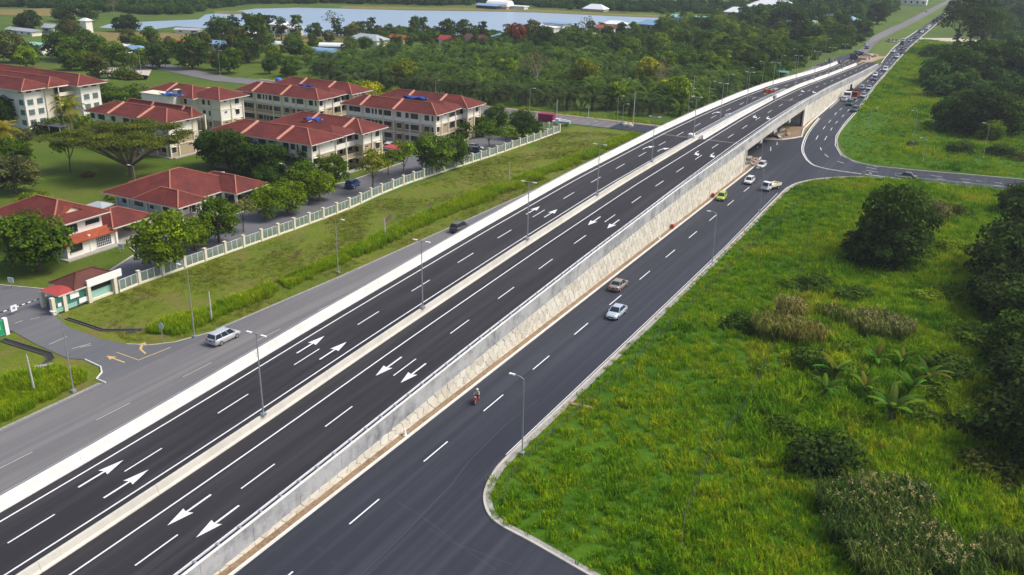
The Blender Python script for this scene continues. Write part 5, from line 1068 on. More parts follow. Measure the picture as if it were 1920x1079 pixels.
# ---- village and lakeside trees that stand out
VT = [('mid', 968, 82, 2.4, 'red', 'rust red broad tree at the lakeside'), ('mid', 998, 72, 2.3, 'olive', 'tall olive tree right behind the rust red tree'), ('cone', 905, 76, 2.0, 'deep', 'dark slim tree left of the rust red tree'),
      ('bare', 1098, 66, 2.4, 'grey', 'thin grey leafless tree at the lake'), ('mid', 1243, 66, 2.4, 'mid', 'tall rounded tree at the right end of the lake'), ('cone', 1244, 74, 1.6, 'mid', 'bushy tree below the tall rounded one'),
      ('mid', 240, 60, 2.3, 'deep', 'dark tall tree at the left tip of the lake'), ('mid', 226, 60, 1.9, 'deep', 'dark tree left of the tall one at the lake tip'), ('mid', 251, 60, 2.0, 'deep', 'dark tree right of the tall one at the lake tip'),
      ('cone', 434, 60, 1.8, 'deep', 'first slender dark tree of the lakeside row'), ('cone', 447, 61, 1.6, 'deep', 'second slender dark tree of the lakeside row'), ('cone', 463, 62, 2.1, 'deep', 'third and tallest slender tree of the lakeside row'),
      ('mid', 485, 66, 2.3, 'deep', 'broad dark tree next to the slender lakeside row'), ('mid', 506, 62, 2.4, 'deep', 'broad dark tree left of the tall white house'), ('cone', 528, 76, 2.3, 'dark', 'dark conical tree before the tall white house'),
      ('cone', 557, 76, 2.6, 'mid', 'tall green tree right of the tall white house'), ('bare', 628, 68, 3.0, 'grey', 'big leafless tree by the lake'), ('cone', 632, 70, 2.0, 'dark', 'dark tree at the foot of the big leafless tree'), ('mid', 590, 72, 2.0, 'dark', 'dark tree between the white house and the leafless tree'),
      ('mid', 413, 80, 2.9, 'dark', 'large dark round tree left of the boxy white hall'), ('mid', 417, 66, 1.7, 'deep', 'dark tree behind the large round tree by the hall'), ('cone', 484, 110, 3.9, 'mid', 'tallest pointed tree in the middle of the village'), ('mid', 440, 112, 3.3, 'olive', 'large olive tree left of the tallest pointed tree'),
      ('mid', 465, 118, 2.6, 'dark', 'dark tree below the tallest pointed tree'), ('mid', 362, 130, 3.0, 'dark', 'big round dark tree beside the small brown hut'), ('mid', 375, 108, 2.6, 'olive', 'olive tree behind the big round dark tree'), ('mid', 430, 138, 2.4, 'mid', 'round bushy tree on the meadow edge'), ('mid', 410, 132, 1.9, 'olive', 'olive bush left of the round bushy tree'),
      ('mid', 298, 128, 2.7, 'dark', 'dark green tree at the near side of the village yard'), ('mid', 284, 84, 2.0, 'mid', 'round tree by the pale dirt track'), ('mid', 238, 86, 2.0, 'olive', 'low tree at the left end of the pale track'), ('mid', 58, 62, 2.7, 'deep', 'large dark tree group leader above the white shed'), ('mid', 45, 60, 2.2, 'deep', 'dark tree behind the long low building'),
      ('mid', 133, 42, 2.4, 'deep', 'blackish round tree behind the water tower'), ('mid', 112, 40, 1.9, 'dark', 'dark round tree left of the blackish one'), ('mid', 168, 42, 2.7, 'dark', 'wide dark tree right behind the water tower'), ('mid', 136, 74, 2.5, 'olive', 'wide olive bush before the water tower'), ('mid', 122, 73, 1.8, 'olive', 'olive bush left of the wide one'), ('bare', 214, 28, 2.2, 'brown', 'bare brownish tree on the far lake bank'),
      ('mid', 22, 118, 3.0, 'olive', 'tall olive tree above the four storey block at left'), ('mid', 60, 118, 1.9, 'dark', 'dark tree in front of the turquoise roof'), ('mid', 112, 112, 2.8, 'dark', 'dark tree right of the turquoise roof'), ('mid', 135, 116, 2.4, 'mid', 'green tree in the belt behind the four storey block'),
      ('mid', 160, 112, 2.9, 'dark', 'dark tree in the belt behind the four storey block'), ('mid', 182, 118, 2.7, 'dark', 'dark tree at the right of the belt behind the four storey block'), ('mid', 50, 128, 2.2, 'bright', 'bright green tree right above the roof of the four storey block'), ('mid', 185, 148, 2.3, 'olive', 'olive bush at the end of the roof of the four storey block'),
      ('mid', 160, 132, 1.8, 'bright', 'bright bush behind the roof of the four storey block'), ('mid', 132, 132, 1.9, 'mid', 'green bush behind the roof of the four storey block'), ('bush', 232, 146, 3.0, 'mid', 'mound of bushes beside the sandy yard'), ('bush', 245, 148, 2.4, 'olive', 'olive mound of bushes beside the sandy yard'),
      ('mid', 210, 120, 2.2, 'bright', 'bright tree left of the village yard'), ('mid', 232, 124, 2.2, 'mid', 'green tree below the village yard'), ('mid', 262, 130, 2.0, 'bright', 'bright bushy tree below the village yard'), ('mid', 500, 92, 2.0, 'mid', 'green tree left of the white tunnel roof'), ('mid', 515, 118, 1.9, 'bright', 'bright tree below the white tunnel roof'),
      ('mid', 555, 108, 1.9, 'dark', 'dark tree right of the white tunnel roof'), ('mid', 545, 98, 1.7, 'mid', 'tree between the two tunnel roofs'), ('mid', 668, 74, 2.0, 'pale', 'pale silvery tree by the blue-grey hipped roof'), ('mid', 678, 70, 2.1, 'dark', 'dark tree behind the blue-grey hipped roof'), ('cone', 697, 68, 2.0, 'dark', 'dark pointed tree at the lake right of the hipped roof'),
      ('mid', 780, 58, 1.9, 'dark', 'dark tree above the long white shed'), ('cone', 795, 62, 1.8, 'dark', 'pointed tree right above the long white shed'), ('mid', 836, 72, 2.4, 'dark', 'large dark tree behind the bright red roof'), ('mid', 868, 72, 2.3, 'dark', 'large dark tree between red and brown roofs'), ('mid', 1020, 84, 2.2, 'dark', 'dark tree in front of the flat roofed house'), ('mid', 1035, 86, 1.7, 'dark', 'dark bush in front of the blue edged annex'),
      ('mid', 1139, 74, 1.7, 'deep', 'dark tree between the two cream houses'), ('mid', 1127, 62, 1.4, 'deep', 'dark round tree at the lake left of the cream houses'), ('mid', 1168, 64, 1.6, 'dark', 'round dark bush right of the cream houses'), ('mid', 1086, 80, 1.8, 'dark', 'dark bush in the scrub before the lake'), ('mid', 1398, 42, 2.6, 'deep', 'dark round tree in front of the steep white roof'),
      ('mid', 1470, 55, 3.4, 'deep', 'tall dark tree mass right of the broad white roof'), ('mid', 1450, 50, 2.6, 'deep', 'dark tree before the broad white roof'), ('mid', 1490, 52, 3.4, 'deep', 'tall dark tree left of the low pale shed'), ('cone', 1492, 84, 3.4, 'deep', 'dark tree before the low pale shed'), ('mid', 1550, 45, 2.6, 'deep', 'dark tree left of the blue-grey roof'),
      ('mid', 1333, 62, 2.3, 'dark', 'dark tree at the end of the turquoise shed'), ('cone', 1310, 58, 1.8, 'dark', 'dark pointed tree near the turquoise shed'), ('mid', 1644, 46, 3.2, 'deep', 'big round dark tree left of the old carriageway'), ('mid', 1620, 68, 2.2, 'dark', 'dark tree left of the old carriageway'), ('mid', 1608, 62, 2.0, 'mid', 'green tree left of the round dark one by the highway')]
for kind, px, py, s, col, lab in VT: tree(kind, px, py, s * .62, col, lab, zs=1.05, z=-.15)
# ---- right side bushes and trees
RT = [('round', 1638, 502, 1.5, 'deep', 'blackish bush at the foot of the big tree in the field', 1.1), ('round', 1665, 492, 2.1, 'dark', 'big dark tree standing alone in the field', 1.25), ('round', 1690, 470, 1.9, 'dark', 'dark tree right behind the big lone field tree', 1.2), ('round', 1610, 492, 1.1, 'deep', 'dark bush at the left of the big lone field tree', 1.0),
      ('bush', 1745, 410, 1.8, 'grey', 'grey green bush behind the big lone field tree', 1.0), ('bush', 1780, 405, 1.4, 'olive', 'olive bush right of the grey green one', 1.0), ('bush', 1722, 408, 1.2, 'grey', 'grey bush close behind the big lone field tree', 1.2), ('round', 1905, 400, 1.3, 'dark', 'dark tree cut by the right edge beside the side road', 1.0),
      ('round', 1900, 560, 2.4, 'deep', 'huge dark tree at the right edge, middle height', 1.0), ('round', 1925, 520, 2.4, 'deep', 'dark tree beyond the huge one at the right edge', 1.1), ('round', 1872, 590, 1.6, 'deep', 'dark bush at the left foot of the huge right edge tree', .9), ('round', 1930, 640, 2.0, 'deep', 'dark tree below the huge one at the right edge', .9), ('round', 1900, 690, 1.6, 'dark', 'dark green bush at the right edge below the big trees', .9),
      ('bush', 1395, 615, 1.2, 'dark', 'dark bush at the left of the brown reed clump', .8), ('bush', 1535, 880, 1.5, 'deep', 'dark round bush above the large reed bed', 1.2), ('bush', 1570, 860, 1.4, 'dark', 'dark bush behind the large reed bed', 1.0), ('bush', 1530, 540, 1.4, 'dark', 'low dark bush between the lone tree and the reeds', .7), ('bush', 1600, 560, 1.4, 'dark', 'low dark bush right of the reed clumps', .6),
      ('bush', 1520, 690, 1.3, 'dark', 'dark bush beside the banana plants', .9), ('bush', 1470, 810, 1.0, 'dark', 'small dark bush in the yellowish grass', .8), ('round', 1935, 860, 2.0, 'deep', 'dark tree at the lower right edge', .9), ('round', 1940, 760, 2.0, 'deep', 'dark tree at the right edge level with the banana plants', .8), ('bush', 1780, 700, 1.6, 'dark', 'low dark bush right of the banana plants', .7),
      # beyond the side road
      ('round', 1775, 236, 1.7, 'deep', 'dark bush at the left foot of the vine covered thicket', .9), ('round', 1800, 246, 2.4, 'dark', 'left dome of the vine covered thicket right of the highway', .95), ('round', 1835, 252, 2.7, 'deep', 'middle dome of the vine covered thicket right of the highway', .95), ('round', 1870, 250, 2.5, 'dark', 'right dome of the vine covered thicket', .95), ('round', 1905, 240, 2.6, 'deep', 'thicket tree at the right edge above the side road', 1.0),
      ('round', 1855, 262, 1.2, 'bright', 'bright bush at the foot of the vine covered thicket', .9), ('bush', 1880, 292, 1.6, 'dark', 'dark bush beside the street lamp by the side road', .9), ('bush', 1800, 285, 1.7, 'dark', 'low dark bush on the slope before the thicket', .8), ('bush', 1710, 275, .7, 'grey', 'small grey shrub at a lamp post foot', 1.0), ('bush', 1915, 300, 1.2, 'olive', 'olive bush at the right edge by the side road', .8),
      ('round', 1790, 162, 3.0, 'dark', 'broad green crown, leftmost of the upper thicket', .95), ('round', 1820, 156, 3.2, 'deep', 'second broad crown of the upper thicket', 1.0), ('round', 1850, 160, 3.2, 'dark', 'third broad crown of the upper thicket', 1.0), ('round', 1885, 162, 3.2, 'deep', 'fourth broad crown of the upper thicket', 1.0), ('round', 1918, 165, 3.0, 'dark', 'last crown of the upper thicket at the right edge', 1.0), ('bush', 1755, 108, 3.0, 'dark', 'dark bush at the bare bank right of the highway', 1.0),
      ('bush', 1770, 165, 2.0, 'bright', 'bright bush left of the upper thicket', .9)]
for kind, px, py, s, col, lab, zs in RT: tree(kind, px, py, s, col, lab, 'bush' if kind == 'bush' else 'tree', zs, z=-.08 if kind == 'bush' else -.95 * s * zs)
# tall trees beside the highway, bare dark trunks and spreading crowns
def tall_tree(px, py, h, rx, rz, label, seed, col='deep'):
    rs = np.random.RandomState(seed); x, y = G0(px, py); root = empty('tall_tree', (x, y, -.1), 0, label, 'tree'); h *= .9
    P, N, T_ = crown_pts(rs, rx, rz, 44, 55, .34, low=-.5); P[:, 2] += h; V, F = leaf_quads(P, N, 1.0, rs); link('crown', np_mesh('crown', V, F, [MAT['leaves']], T_), root, color=GREEN[col])
    P, N, T_ = crown_pts(rs, 1.8, h * .42, 16, 50, .55, low=-1); P[:, 2] += h * .42; V, F = leaf_quads(P, N, .7, rs); link('vines', np_mesh('vines', V, F, [MAT['leaves']], T_), root, color=GREEN['deep'])
    trunk_mb(h * .9, .5, h + 2, 7, rx * .6, rs).build('trunk', MAT['bark'], root)
tall_tree(1790, 103, 17, 11, 7, 'tall tree with a vine wrapped trunk, left of the pair beside the highway', 1); tall_tree(1815, 98, 22, 12, 9, 'taller tree with a dark trunk, right of the pair beside the highway', 2); tall_tree(1838, 105, 15, 10, 8, 'leaning broad tree behind the vine wrapped pair', 3, 'dark')
tall_tree(1783, 38, 8, 5, 5, 'small dark tree at the edge of the highway near the horizon', 4)
# ---- geometry nodes scatter of one kind of clump (nobody could count these)
def scatter(name, protos, pts, rot, scl, label_kind='stuff', tilt=.12):
    """one object: points that carry clumps; variants are chosen by the point's 'var' value"""
    me = bpy.data.meshes.new(name); P = np.array(pts, dtype=np.float32); me.vertices.add(len(P)); me.vertices.foreach_set('co', P.ravel())
    rs = np.random.RandomState(len(P)); 
    a = me.attributes.new('rot', 'FLOAT_VECTOR', 'POINT'); a.data.foreach_set('vector', np.stack([rs.normal(0, tilt, len(P)), rs.normal(0, tilt, len(P)), rs.uniform(0, 6.28, len(P))], 1).astype(np.float32).ravel())
    a = me.attributes.new('scl', 'FLOAT_VECTOR', 'POINT'); S_ = np.array(scl, dtype=np.float32); S_ = np.stack([S_, S_, S_ * rs.uniform(.8, 1.25, len(P))], 1) if S_.ndim == 1 else S_; a.data.foreach_set('vector', S_.astype(np.float32).ravel())
    a = me.attributes.new('var', 'INT', 'POINT'); a.data.foreach_set('value', rs.randint(0, len(protos), len(P)).astype(np.int32))
    o = link(name, me); ng = bpy.data.node_groups.new(name + '_scatter', 'GeometryNodeTree'); ng.interface.new_socket('Geometry', in_out='INPUT', socket_type='NodeSocketGeometry'); ng.interface.new_socket('Geometry', in_out='OUTPUT', socket_type='NodeSocketGeometry')
    n = ng.nodes; gi = n.new('NodeGroupInput'); go = n.new('NodeGroupOutput'); ip = n.new('GeometryNodeInstanceOnPoints'); ip.inputs['Pick Instance'].default_value = True
    j = n.new('GeometryNodeGeometryToInstance')
    for pm_ in protos[::-1]:
        ob = bpy.data.objects.new(name + '_clump', pm_); oi = n.new('GeometryNodeObjectInfo'); oi.inputs['Object'].default_value = ob; oi.inputs['As Instance'].default_value = False; ng.links.new(oi.outputs['Geometry'], j.inputs[0])
    def attr(nm, t):
        q = n.new('GeometryNodeInputNamedAttribute'); q.data_type = t; q.inputs['Name'].default_value = nm; return q.outputs['Attribute']
    ng.links.new(gi.outputs[0], ip.inputs['Points']); ng.links.new(j.outputs[0], ip.inputs['Instance']); ng.links.new(attr('rot', 'FLOAT_VECTOR'), ip.inputs['Rotation']); ng.links.new(attr('scl', 'FLOAT_VECTOR'), ip.inputs['Scale']); ng.links.new(attr('var', 'INT'), ip.inputs['Instance Index'])
    ng.links.new(ip.outputs[0], go.inputs[0]); md = o.modifiers.new('scatter', 'NODES'); md.node_group = ng; return tag(o, kind='stuff')
def tuft(seed, nb, h, spread, w, mat, lean=.5):
    rs = np.random.RandomState(seed); V = []; T = []
    for i in range(nb):
        a = rs.uniform(0, 6.28); r = spread * math.sqrt(rs.rand()); b = np.array([r * math.cos(a), r * math.sin(a), -.05]); L = h * rs.uniform(.55, 1.15); d = rs.uniform(0, 6.28); ln = lean * rs.uniform(.3, 1.2) * L
        s = np.array([-math.sin(d), math.cos(d), 0]) * w * .5; m_ = b + np.array([math.cos(d) * ln * .35, math.sin(d) * ln * .35, L * .65]); t = b + np.array([math.cos(d) * ln, math.sin(d) * ln, L * .95])
        V += [b - s, b + s, m_ + s * .9, m_ - s * .9, m_ - s * .9, m_ + s * .9, t + s * .15, t - s * .15]; v = np.clip(.5 + rs.normal(0, .2), 0, 1); T += [v, min(1, v + .12)]
    return np_mesh('tuft', np.array(V), np.arange(len(V)).reshape(-1, 4), [MAT[mat]], np.array(T))
def clump(seed, r, n, ls, mat, zs=.6):
    rs = np.random.RandomState(seed); d = rs.normal(0, 1, (n, 3)); d /= np.linalg.norm(d, axis=1)[:, None]; d[:, 2] = np.abs(d[:, 2]); P = d * r * rs.uniform(.6, 1.05, (n, 1)) * np.array([1, 1, zs])
    V, F = leaf_quads(P, d + np.array([0, 0, .5]), ls, rs); return np_mesh('clump', V, F, [MAT[mat]], np.clip(.5 + rs.normal(0, .17, n), 0, 1))
def fill(poly, n, excl=(), seed=1):
    rs = np.random.RandomState(seed); xs = [p[0] for p in poly]; ys = [p[1] for p in poly]; out = []
    X = rs.uniform(min(xs), max(xs), n); Y = rs.uniform(min(ys), max(ys), n)
    for x, y in zip(X, Y):
        if inside((x, y), poly) and not any(inside((x, y), e) for e in excl): out.append((x, y))
    return out
_nz = np.random.RandomState(3); _ph = _nz.uniform(0, 6.28, (12, 2)); _fr = _nz.uniform(.03, .28, (12, 2))
def bumpy(x, y): return sum(math.sin(_fr[i][0] * x + _ph[i][0]) * math.cos(_fr[i][1] * y + _ph[i][1]) for i in range(12)) / 3.5
FIELD = [(-37.7, 66), (-35, 62.4), (-24, 59.6), (20, 49), (70, 39), (95, 60), (90, 215), (6, 218), (-20, 215), (-29.5, 210.4), (-34, 205), (-37, 199), (-37.9, 190), (-37.6, 84), (-37.6, 72)]
pts = fill(FIELD, 58000, seed=2); near = [tuft(200 + i, 30, .62, .55, .055, 'field_blades') for i in range(5)]
P_ = []; S_ = []
for x, y in pts:
    edge = min(1.0, max(0., (x + 37.7) / 4.0)); b = bumpy(x, y); wild = min(1, max(0, (x + 24 + .06 * (y - 90)) / 8))
    hf = math.sin(1.1 * x + 1.7 * math.sin(.55 * y)) * math.sin(.95 * y + 1.3 * math.sin(.6 * x)) + .5 * math.sin(2.3 * x + 1.1 * y) * math.sin(1.9 * y - x)
    if hf < -.85 and R.random() < .5: continue
    s = (.55 + .35 * edge) * (1 + .35 * b * wild + .45 * wild) * (1 + .38 * hf * (.4 + .6 * edge)); P_.append((x, y, -.05)); S_.append(max(.4, s) * (1.25 if R.random() < .12 else 1))
scatter('field_grass_tufts', near, P_, None, S_)
FF = [(-28.5, 230.5), (6, 232.5), (70, 238), (90, 300), (90, 520), (-48, 540), (-44.5, 400), (-41.5, 320), (-39.2, 277), (-38, 258), (-35.5, 244), (-32.5, 234.5)]
pts = fill(FF, 30000, seed=4); far = [tuft(220 + i, 22, .8, .9, .11, 'field_blades') for i in range(4)]
scatter('far_field_grass', far, [(x, y, -.05) for x, y in pts], None, [(.45 if x < -30 else .85) * (1 + .35 * bumpy(x, y)) + (.5 if y > 300 else 0) for x, y in pts])
# leafy creepers and knee high weeds heaped in the wild part of the field
W1 = [(-21, 60), (70, 45), (92, 60), (92, 205), (-2, 205), (-14, 180), (-24, 150), (-20, 120), (-17, 90)]
pts = [(x, y) for x, y in fill(W1, 9000, seed=6) if bumpy(x * 1.3, y * 1.3) > -.45]
scatter('field_weeds', [clump(240 + i, .85, 90, .2, 'weed_leaves', .75) for i in range(2)] + [tuft(246 + i, 60, 1.25, .7, .06, 'field_blades', .6) for i in range(3)], [(x, y, 0) for x, y in pts], None, [R.uniform(.5, 1.1) * (1 + .5 * bumpy(x, y)) for x, y in pts])
pts = [(x, y) for x, y in fill([(-8, 233), (90, 240), (90, 520), (-20, 520), (-34, 360), (-24, 290)], 7000, seed=8) if bumpy(x, y) > -.1]
scatter('far_field_weeds', [clump(250 + i, 1.1, 80, .34, 'weed_leaves', .5) for i in range(3)], [(x, y, -.1) for x, y in pts], None, [R.uniform(.5, 1.1) * (1 + .3 * bumpy(x, y)) for x, y in pts])
# bright tall grass strips beside the old road
TG = [(-93.8, 74.5), (-94.0, 79), (-91.6, 90), (-91.2, 112), (-92.2, 132), (-91.7, 158), (-89.3, 176), (-87.8, 205), (-86.8, 228), (-84.0, 228), (-84.2, 205), (-86.2, 176), (-88.2, 143), (-89.0, 127), (-88.6, 108), (-89.0, 86), (-89.8, 76)]
vb = [tuft(260 + i, 34, .95, .42, .05, 'verge_blades', .45) for i in range(4)]
pts = [(x + R.gauss(0, .35) + .7 * bumpy(x * 3, y * 3), y) for x, y in fill(TG, 24000, seed=9) if bumpy(x * 2.2 + 9, y * 2.2) > -.75] + fill([(-96, 44), (-96, 58), (-94.5, 62), (-90.5, 63), (-88.6, 61.5), (-88.0, 50), (-88.4, 44)], 2200, seed=10)
scatter('roadside_tall_grass', vb, [(x, y, -.05) for x, y in pts], None, [R.uniform(.5, 1.2) * (1 + .4 * bumpy(x * 3, y * 3)) for x, y in pts])
vs_ = [tuft(270 + i, 26, .22, .6, .04, 'verge_short', .8) for i in range(3)]
pts = [p for p in fill([(-107.6, 72.8), (-99, 72.2), (-93, 71.9), (-88.4, 76), (-87.2, 80), (-85.6, 104), (-83.6, 163), (-81.3, 227), (-103.5, 227), (-104.1, 205), (-106.0, 125), (-107.6, 83)], 26000, [TG], 61) if bumpy(p[0] * 2 + 5, p[1] * 1.6) + R.gauss(0, .5) > .1]
scatter('verge_rough_grass', vs_, [(x, y, -.05) for x, y in pts], None, [R.uniform(.4, 1.0) for _ in pts])
VG = [(-108, 72), (-106.2, 73.2), (-99, 72.5), (-93, 71.7), (-88.2, 76), (-87, 80), (-83.6, 163), (-81.3, 228), (-103.5, 228), (-104.1, 205), (-106.3, 125), (-107.9, 83)]
vs_ = [tuft(270 + i, 20, .16, .5, .04, 'verge_short', .8) for i in range(3)] if 'verge_short' in MAT else None
# scrub on the left beyond the palms and beside the highway, forest
SC = [(-250, 372), (-196, 366), (-165, 358), (-120, 356), (-100, 340), (-82, 335), (-78, 262), (-76.5, 300), (-75, 350), (-72.5, 410), (-73, 560), (-90, 560), (-175, 560), (-190, 500), (-205, 460), (-230, 430), (-262, 400), (-300, 372)]
sc_m = [make_tree('s', 300 + i, 1.6, 3.0, 2.1, 20, 42, .75, .1, .42, low=0, mat='scrub_leaves')[1] for i in range(4)]
pts = fill(SC, 2600, excl=[PALMZ, [(-79.5, 240), (-70, 240), (-72, 460), (-76, 460)]], seed=12); big = []; 
scatter('scrub', sc_m, [(x, y, -.3) for x, y in pts], None, [R.uniform(.45, 1.0) * (1.1 + .6 * max(0, bumpy(x * .6, y * .6))) for x, y in pts], tilt=.05)
pts = fill([(-225, 243.6), (-80, 243.6), (-80, 250), (-137, 247.5), (-200, 250), (-230, 262)], 900, seed=13)
scatter('palm_undergrowth', [clump(310 + i, .9, 50, .35, 'verge_blades', .8) for i in range(3)], [(x, y, -.1) for x, y in pts], None, [R.uniform(.5, 1.1) for _ in pts])
# individual trees of the green belt left of the highway (nearest 120) and of the village belt
def belt(n, poly, excl, kinds, cols, smin, smax, label, group, seed, zs=1.05):
    rr = random.Random(seed); P = fill(poly, n, excl, seed)
    for x, y in P: tree(rr.choice(kinds), 0, 0, rr.uniform(smin, smax), rr.choice(cols), label, zs=zs, group=group, xy=(x, y), z=-.2)
    return len(P)
n1 = belt(150, [(-150, 360), (-90, 345), (-84, 360), (-79, 420), (-80, 560), (-110, 600), (-175, 560), (-185, 480)], [], ['mid', 'mid', 'cone'], ['mid', 'mid', 'bright', 'bright', 'dark'], .9, 1.6, 'one of the bushy trees in the green belt left of the highway', 'trees of the green belt', 21, .85)
n2 = belt(70, [(-330, 262), (-205, 252), (-226, 262), (-240, 300), (-241, 325), (-262, 345), (-290, 345), (-330, 310), (-345, 280)], [], ['mid', 'mid', 'round'], ['dark', 'mid', 'olive', 'bright'], .55, 1.15, 'one of the bushy trees scattered between the school and the village', 'trees around the village', 22)
n3 = belt(95, [(-300, 372), (-262, 352), (-236, 330), (-200, 362), (-196, 372), (-200, 430), (-232, 436), (-262, 412), (-300, 392)], [], ['mid', 'cone', 'mid'], ['dark', 'dark', 'mid', 'olive'], .5, .95, 'one of the dark trees in the belt along the near lake shore', 'trees along the lake shore', 23)
n4 = belt(70, [(-235, 430), (-205, 430), (-188, 470), (-150, 470), (-100, 560), (-170, 570), (-186, 540), (-185, 490), (-220, 470)], [], ['mid', 'cone'], ['dark', 'mid', 'deep'], .45, .9, 'one of the small trees between the lake corner and the scrub', 'trees at the lake corner', 24)
# forest masses beyond
fo = [make_tree('f', 330 + i, 5.4, 4.6, 4.8, 40, 28, 1.15, .3, .38, low=-.9, mat='forest_leaves')[1] for i in range(4)] + [make_tree('f', 340, 8.0, 3.2, 6.0, 30, 26, 1.1, .3, .42, low=-.7, mat='forest_leaves')[1]]
LAKEX = PX((150, 53), (185, 36), (300, 32), (372, 28), (385, 20), (440, 13), (480, 9), (560, 8), (640, 9), (760, 12), (900, 14), (1000, 16), (1150, 23), (1290, 28), (1400, 40), (1400, 60), (1290, 60), (1200, 70), (860, 75), (600, 76), (430, 80), (200, 70))
CLEAR = [PX((0, 13), (165, 11), (165, 30), (120, 36), (0, 32)), PX((0, 45), (130, 45), (200, 52), (560, 56), (560, 95), (200, 100), (0, 110)), PX((1280, 30), (1500, 36), (1580, 40), (1600, 62), (1500, 66), (1280, 66)),
         PX((1340, 20), (1400, 20), (1500, 26), (1500, 38), (1340, 38)), [(-84, 380), (-38, 380), (-38, 1400), (-84, 1400)], PX((880, 9), (1010, 12), (1010, 22), (880, 19)), PX((1660, -2), (1760, -2), (1760, 14), (1680, 22))]
FOREST = PX((-500, 8), (0, 13), (165, 14), (165, 22), (300, 30), (372, 27), (440, 12), (560, 6), (760, 10)) + [(-180, 600), (-100, 600), (-84, 640), (-80, 1500), (-1300, 1500), (-1400, 700)]
pts = fill(FOREST, 9000, [LAKEX] + CLEAR, 31) + fill([(-170, 560), (-90, 560), (-84, 1400), (-170, 1400)], 900, CLEAR[4:], 32)
pts += fill(PX((-60, -2), (165, 0), (300, 8), (380, 10), (560, -8), (900, -3), (1290, 12), (1400, 16), (1400, 28), (1290, 26), (1150, 21), (1000, 14), (900, 12), (760, 10), (640, 8), (480, 8), (440, 12), (385, 19), (372, 26), (300, 30), (165, 18), (0, 14), (-60, 13)), 9000, CLEAR[4:], 35)
pts = [p for p in pts if not inside(p, PX((930, -9), (1290, -9), (1290, 10), (930, 8)))]
scatter('forest_left', fo, [(x, y, -.5) for x, y in pts], None, [(R.uniform(.45, .7) if inside((x, y), [(-700, 330), (-400, 380), (-440, 500), (-150, 560), (-150, 800), (-520, 900), (-900, 700)]) else R.uniform(.8, 1.4)) for x, y in pts], tilt=.04)
FR = [(-34, 560), (-30, 400), (-22, 330), (-4, 300), (40, 262), (140, 262), (260, 400), (420, 900), (300, 1500), (-40, 1500), (-44, 900)]
pts = fill(FR, 3600, [PX((1650, 60), (1760, 60), (1860, 75), (1860, 120), (1700, 125), (1640, 180)), [(-60, 500), (-38, 500), (-40, 1500), (-60, 1500)]], 33)
scatter('forest_right', fo, [(x, y, -.8) for x, y in pts], None, [(R.uniform(.5, .85) if y < 330 else R.uniform(.8, 1.35)) for x, y in pts], tilt=.04)
# ---- reeds, banana plants, young palms in the wild field
def reed_clump(px, py, r, h, n, plume, label, seed, col):
    rs = np.random.RandomState(seed); x, y = G0(px, py); root = empty('reed_clump', (x, y, -.05), 0, label, 'reeds'); V = []; T_ = []; PV = []
    for i in range(n):
        a = rs.uniform(0, 6.28); q = r * math.sqrt(rs.rand()); b = np.array([q * math.cos(a) * 1.3, q * math.sin(a), 0]); L = h * rs.uniform(.6, 1.1); d = rs.uniform(0, 6.28); ln = L * rs.uniform(.1, .5); s = np.array([-math.sin(d), math.cos(d), 0]) * .04; o_ = np.array([math.cos(d), math.sin(d), 0])
        m1 = b + o_ * ln * .3 + np.array([0, 0, L * .6]); m2 = b + o_ * ln * .8 + np.array([0, 0, L * .95]); t = b + o_ * ln * 1.5 + np.array([0, 0, L * .7])
        V += [b - s, b + s, m1 + s, m1 - s, m1 - s, m1 + s, m2 + s, m2 - s, m2 - s, m2 + s, t, t]; v = np.clip(.5 + rs.normal(0, .2), 0, 1); T_ += [v * .8, v, v]
        if rs.rand() < plume: PV.append(m2 + np.array([0, 0, rs.uniform(-.1, .35)]))
    V = np.array(V); V[11::12] += .02; link('blades', np_mesh('blades', V, np.arange(len(V)).reshape(-1, 4), [MAT['leaves']], np.array(T_)), root, color=col)
    if PV:
        P = np.repeat(np.array(PV), 9, 0) + rs.normal(0, .11, (len(PV) * 9, 3)); Vq, Fq = leaf_quads(P, rs.normal(0, 1, P.shape), .25, rs, .4); link('plumes', np_mesh('plumes', Vq, Fq, [MAT['leaves']], np.clip(.5 + rs.normal(0, .15, len(P)), 0, 1)), root, color=(.44, .38, .20, 1))
reed_clump(1455, 632, 2.4, 3.0, 900, .06, 'brownish reed clump with pale plumes left of its twin', 1, (.19, .22, .045, 1)); reed_clump(1500, 640, 2.4, 2.7, 900, .06, 'dry brown reed clump beside the taller brownish one', 2, (.24, .22, .055, 1)); reed_clump(1650, 622, 3.3, 2.3, 1300, .10, 'wide silvery green reed clump topped with fluffy plumes', 3, (.15, .19, .05, 1))
reed_clump(1478, 600, 1.5, 3.2, 500, .12, 'tall pale reed clump at the back of the brown reeds', 11, (.22, .22, .06, 1)); reed_clump(1560, 600, 1.8, 2.0, 400, .06, 'small green reed clump between the brown and silvery ones', 12, (.11, .17, .02, 1))
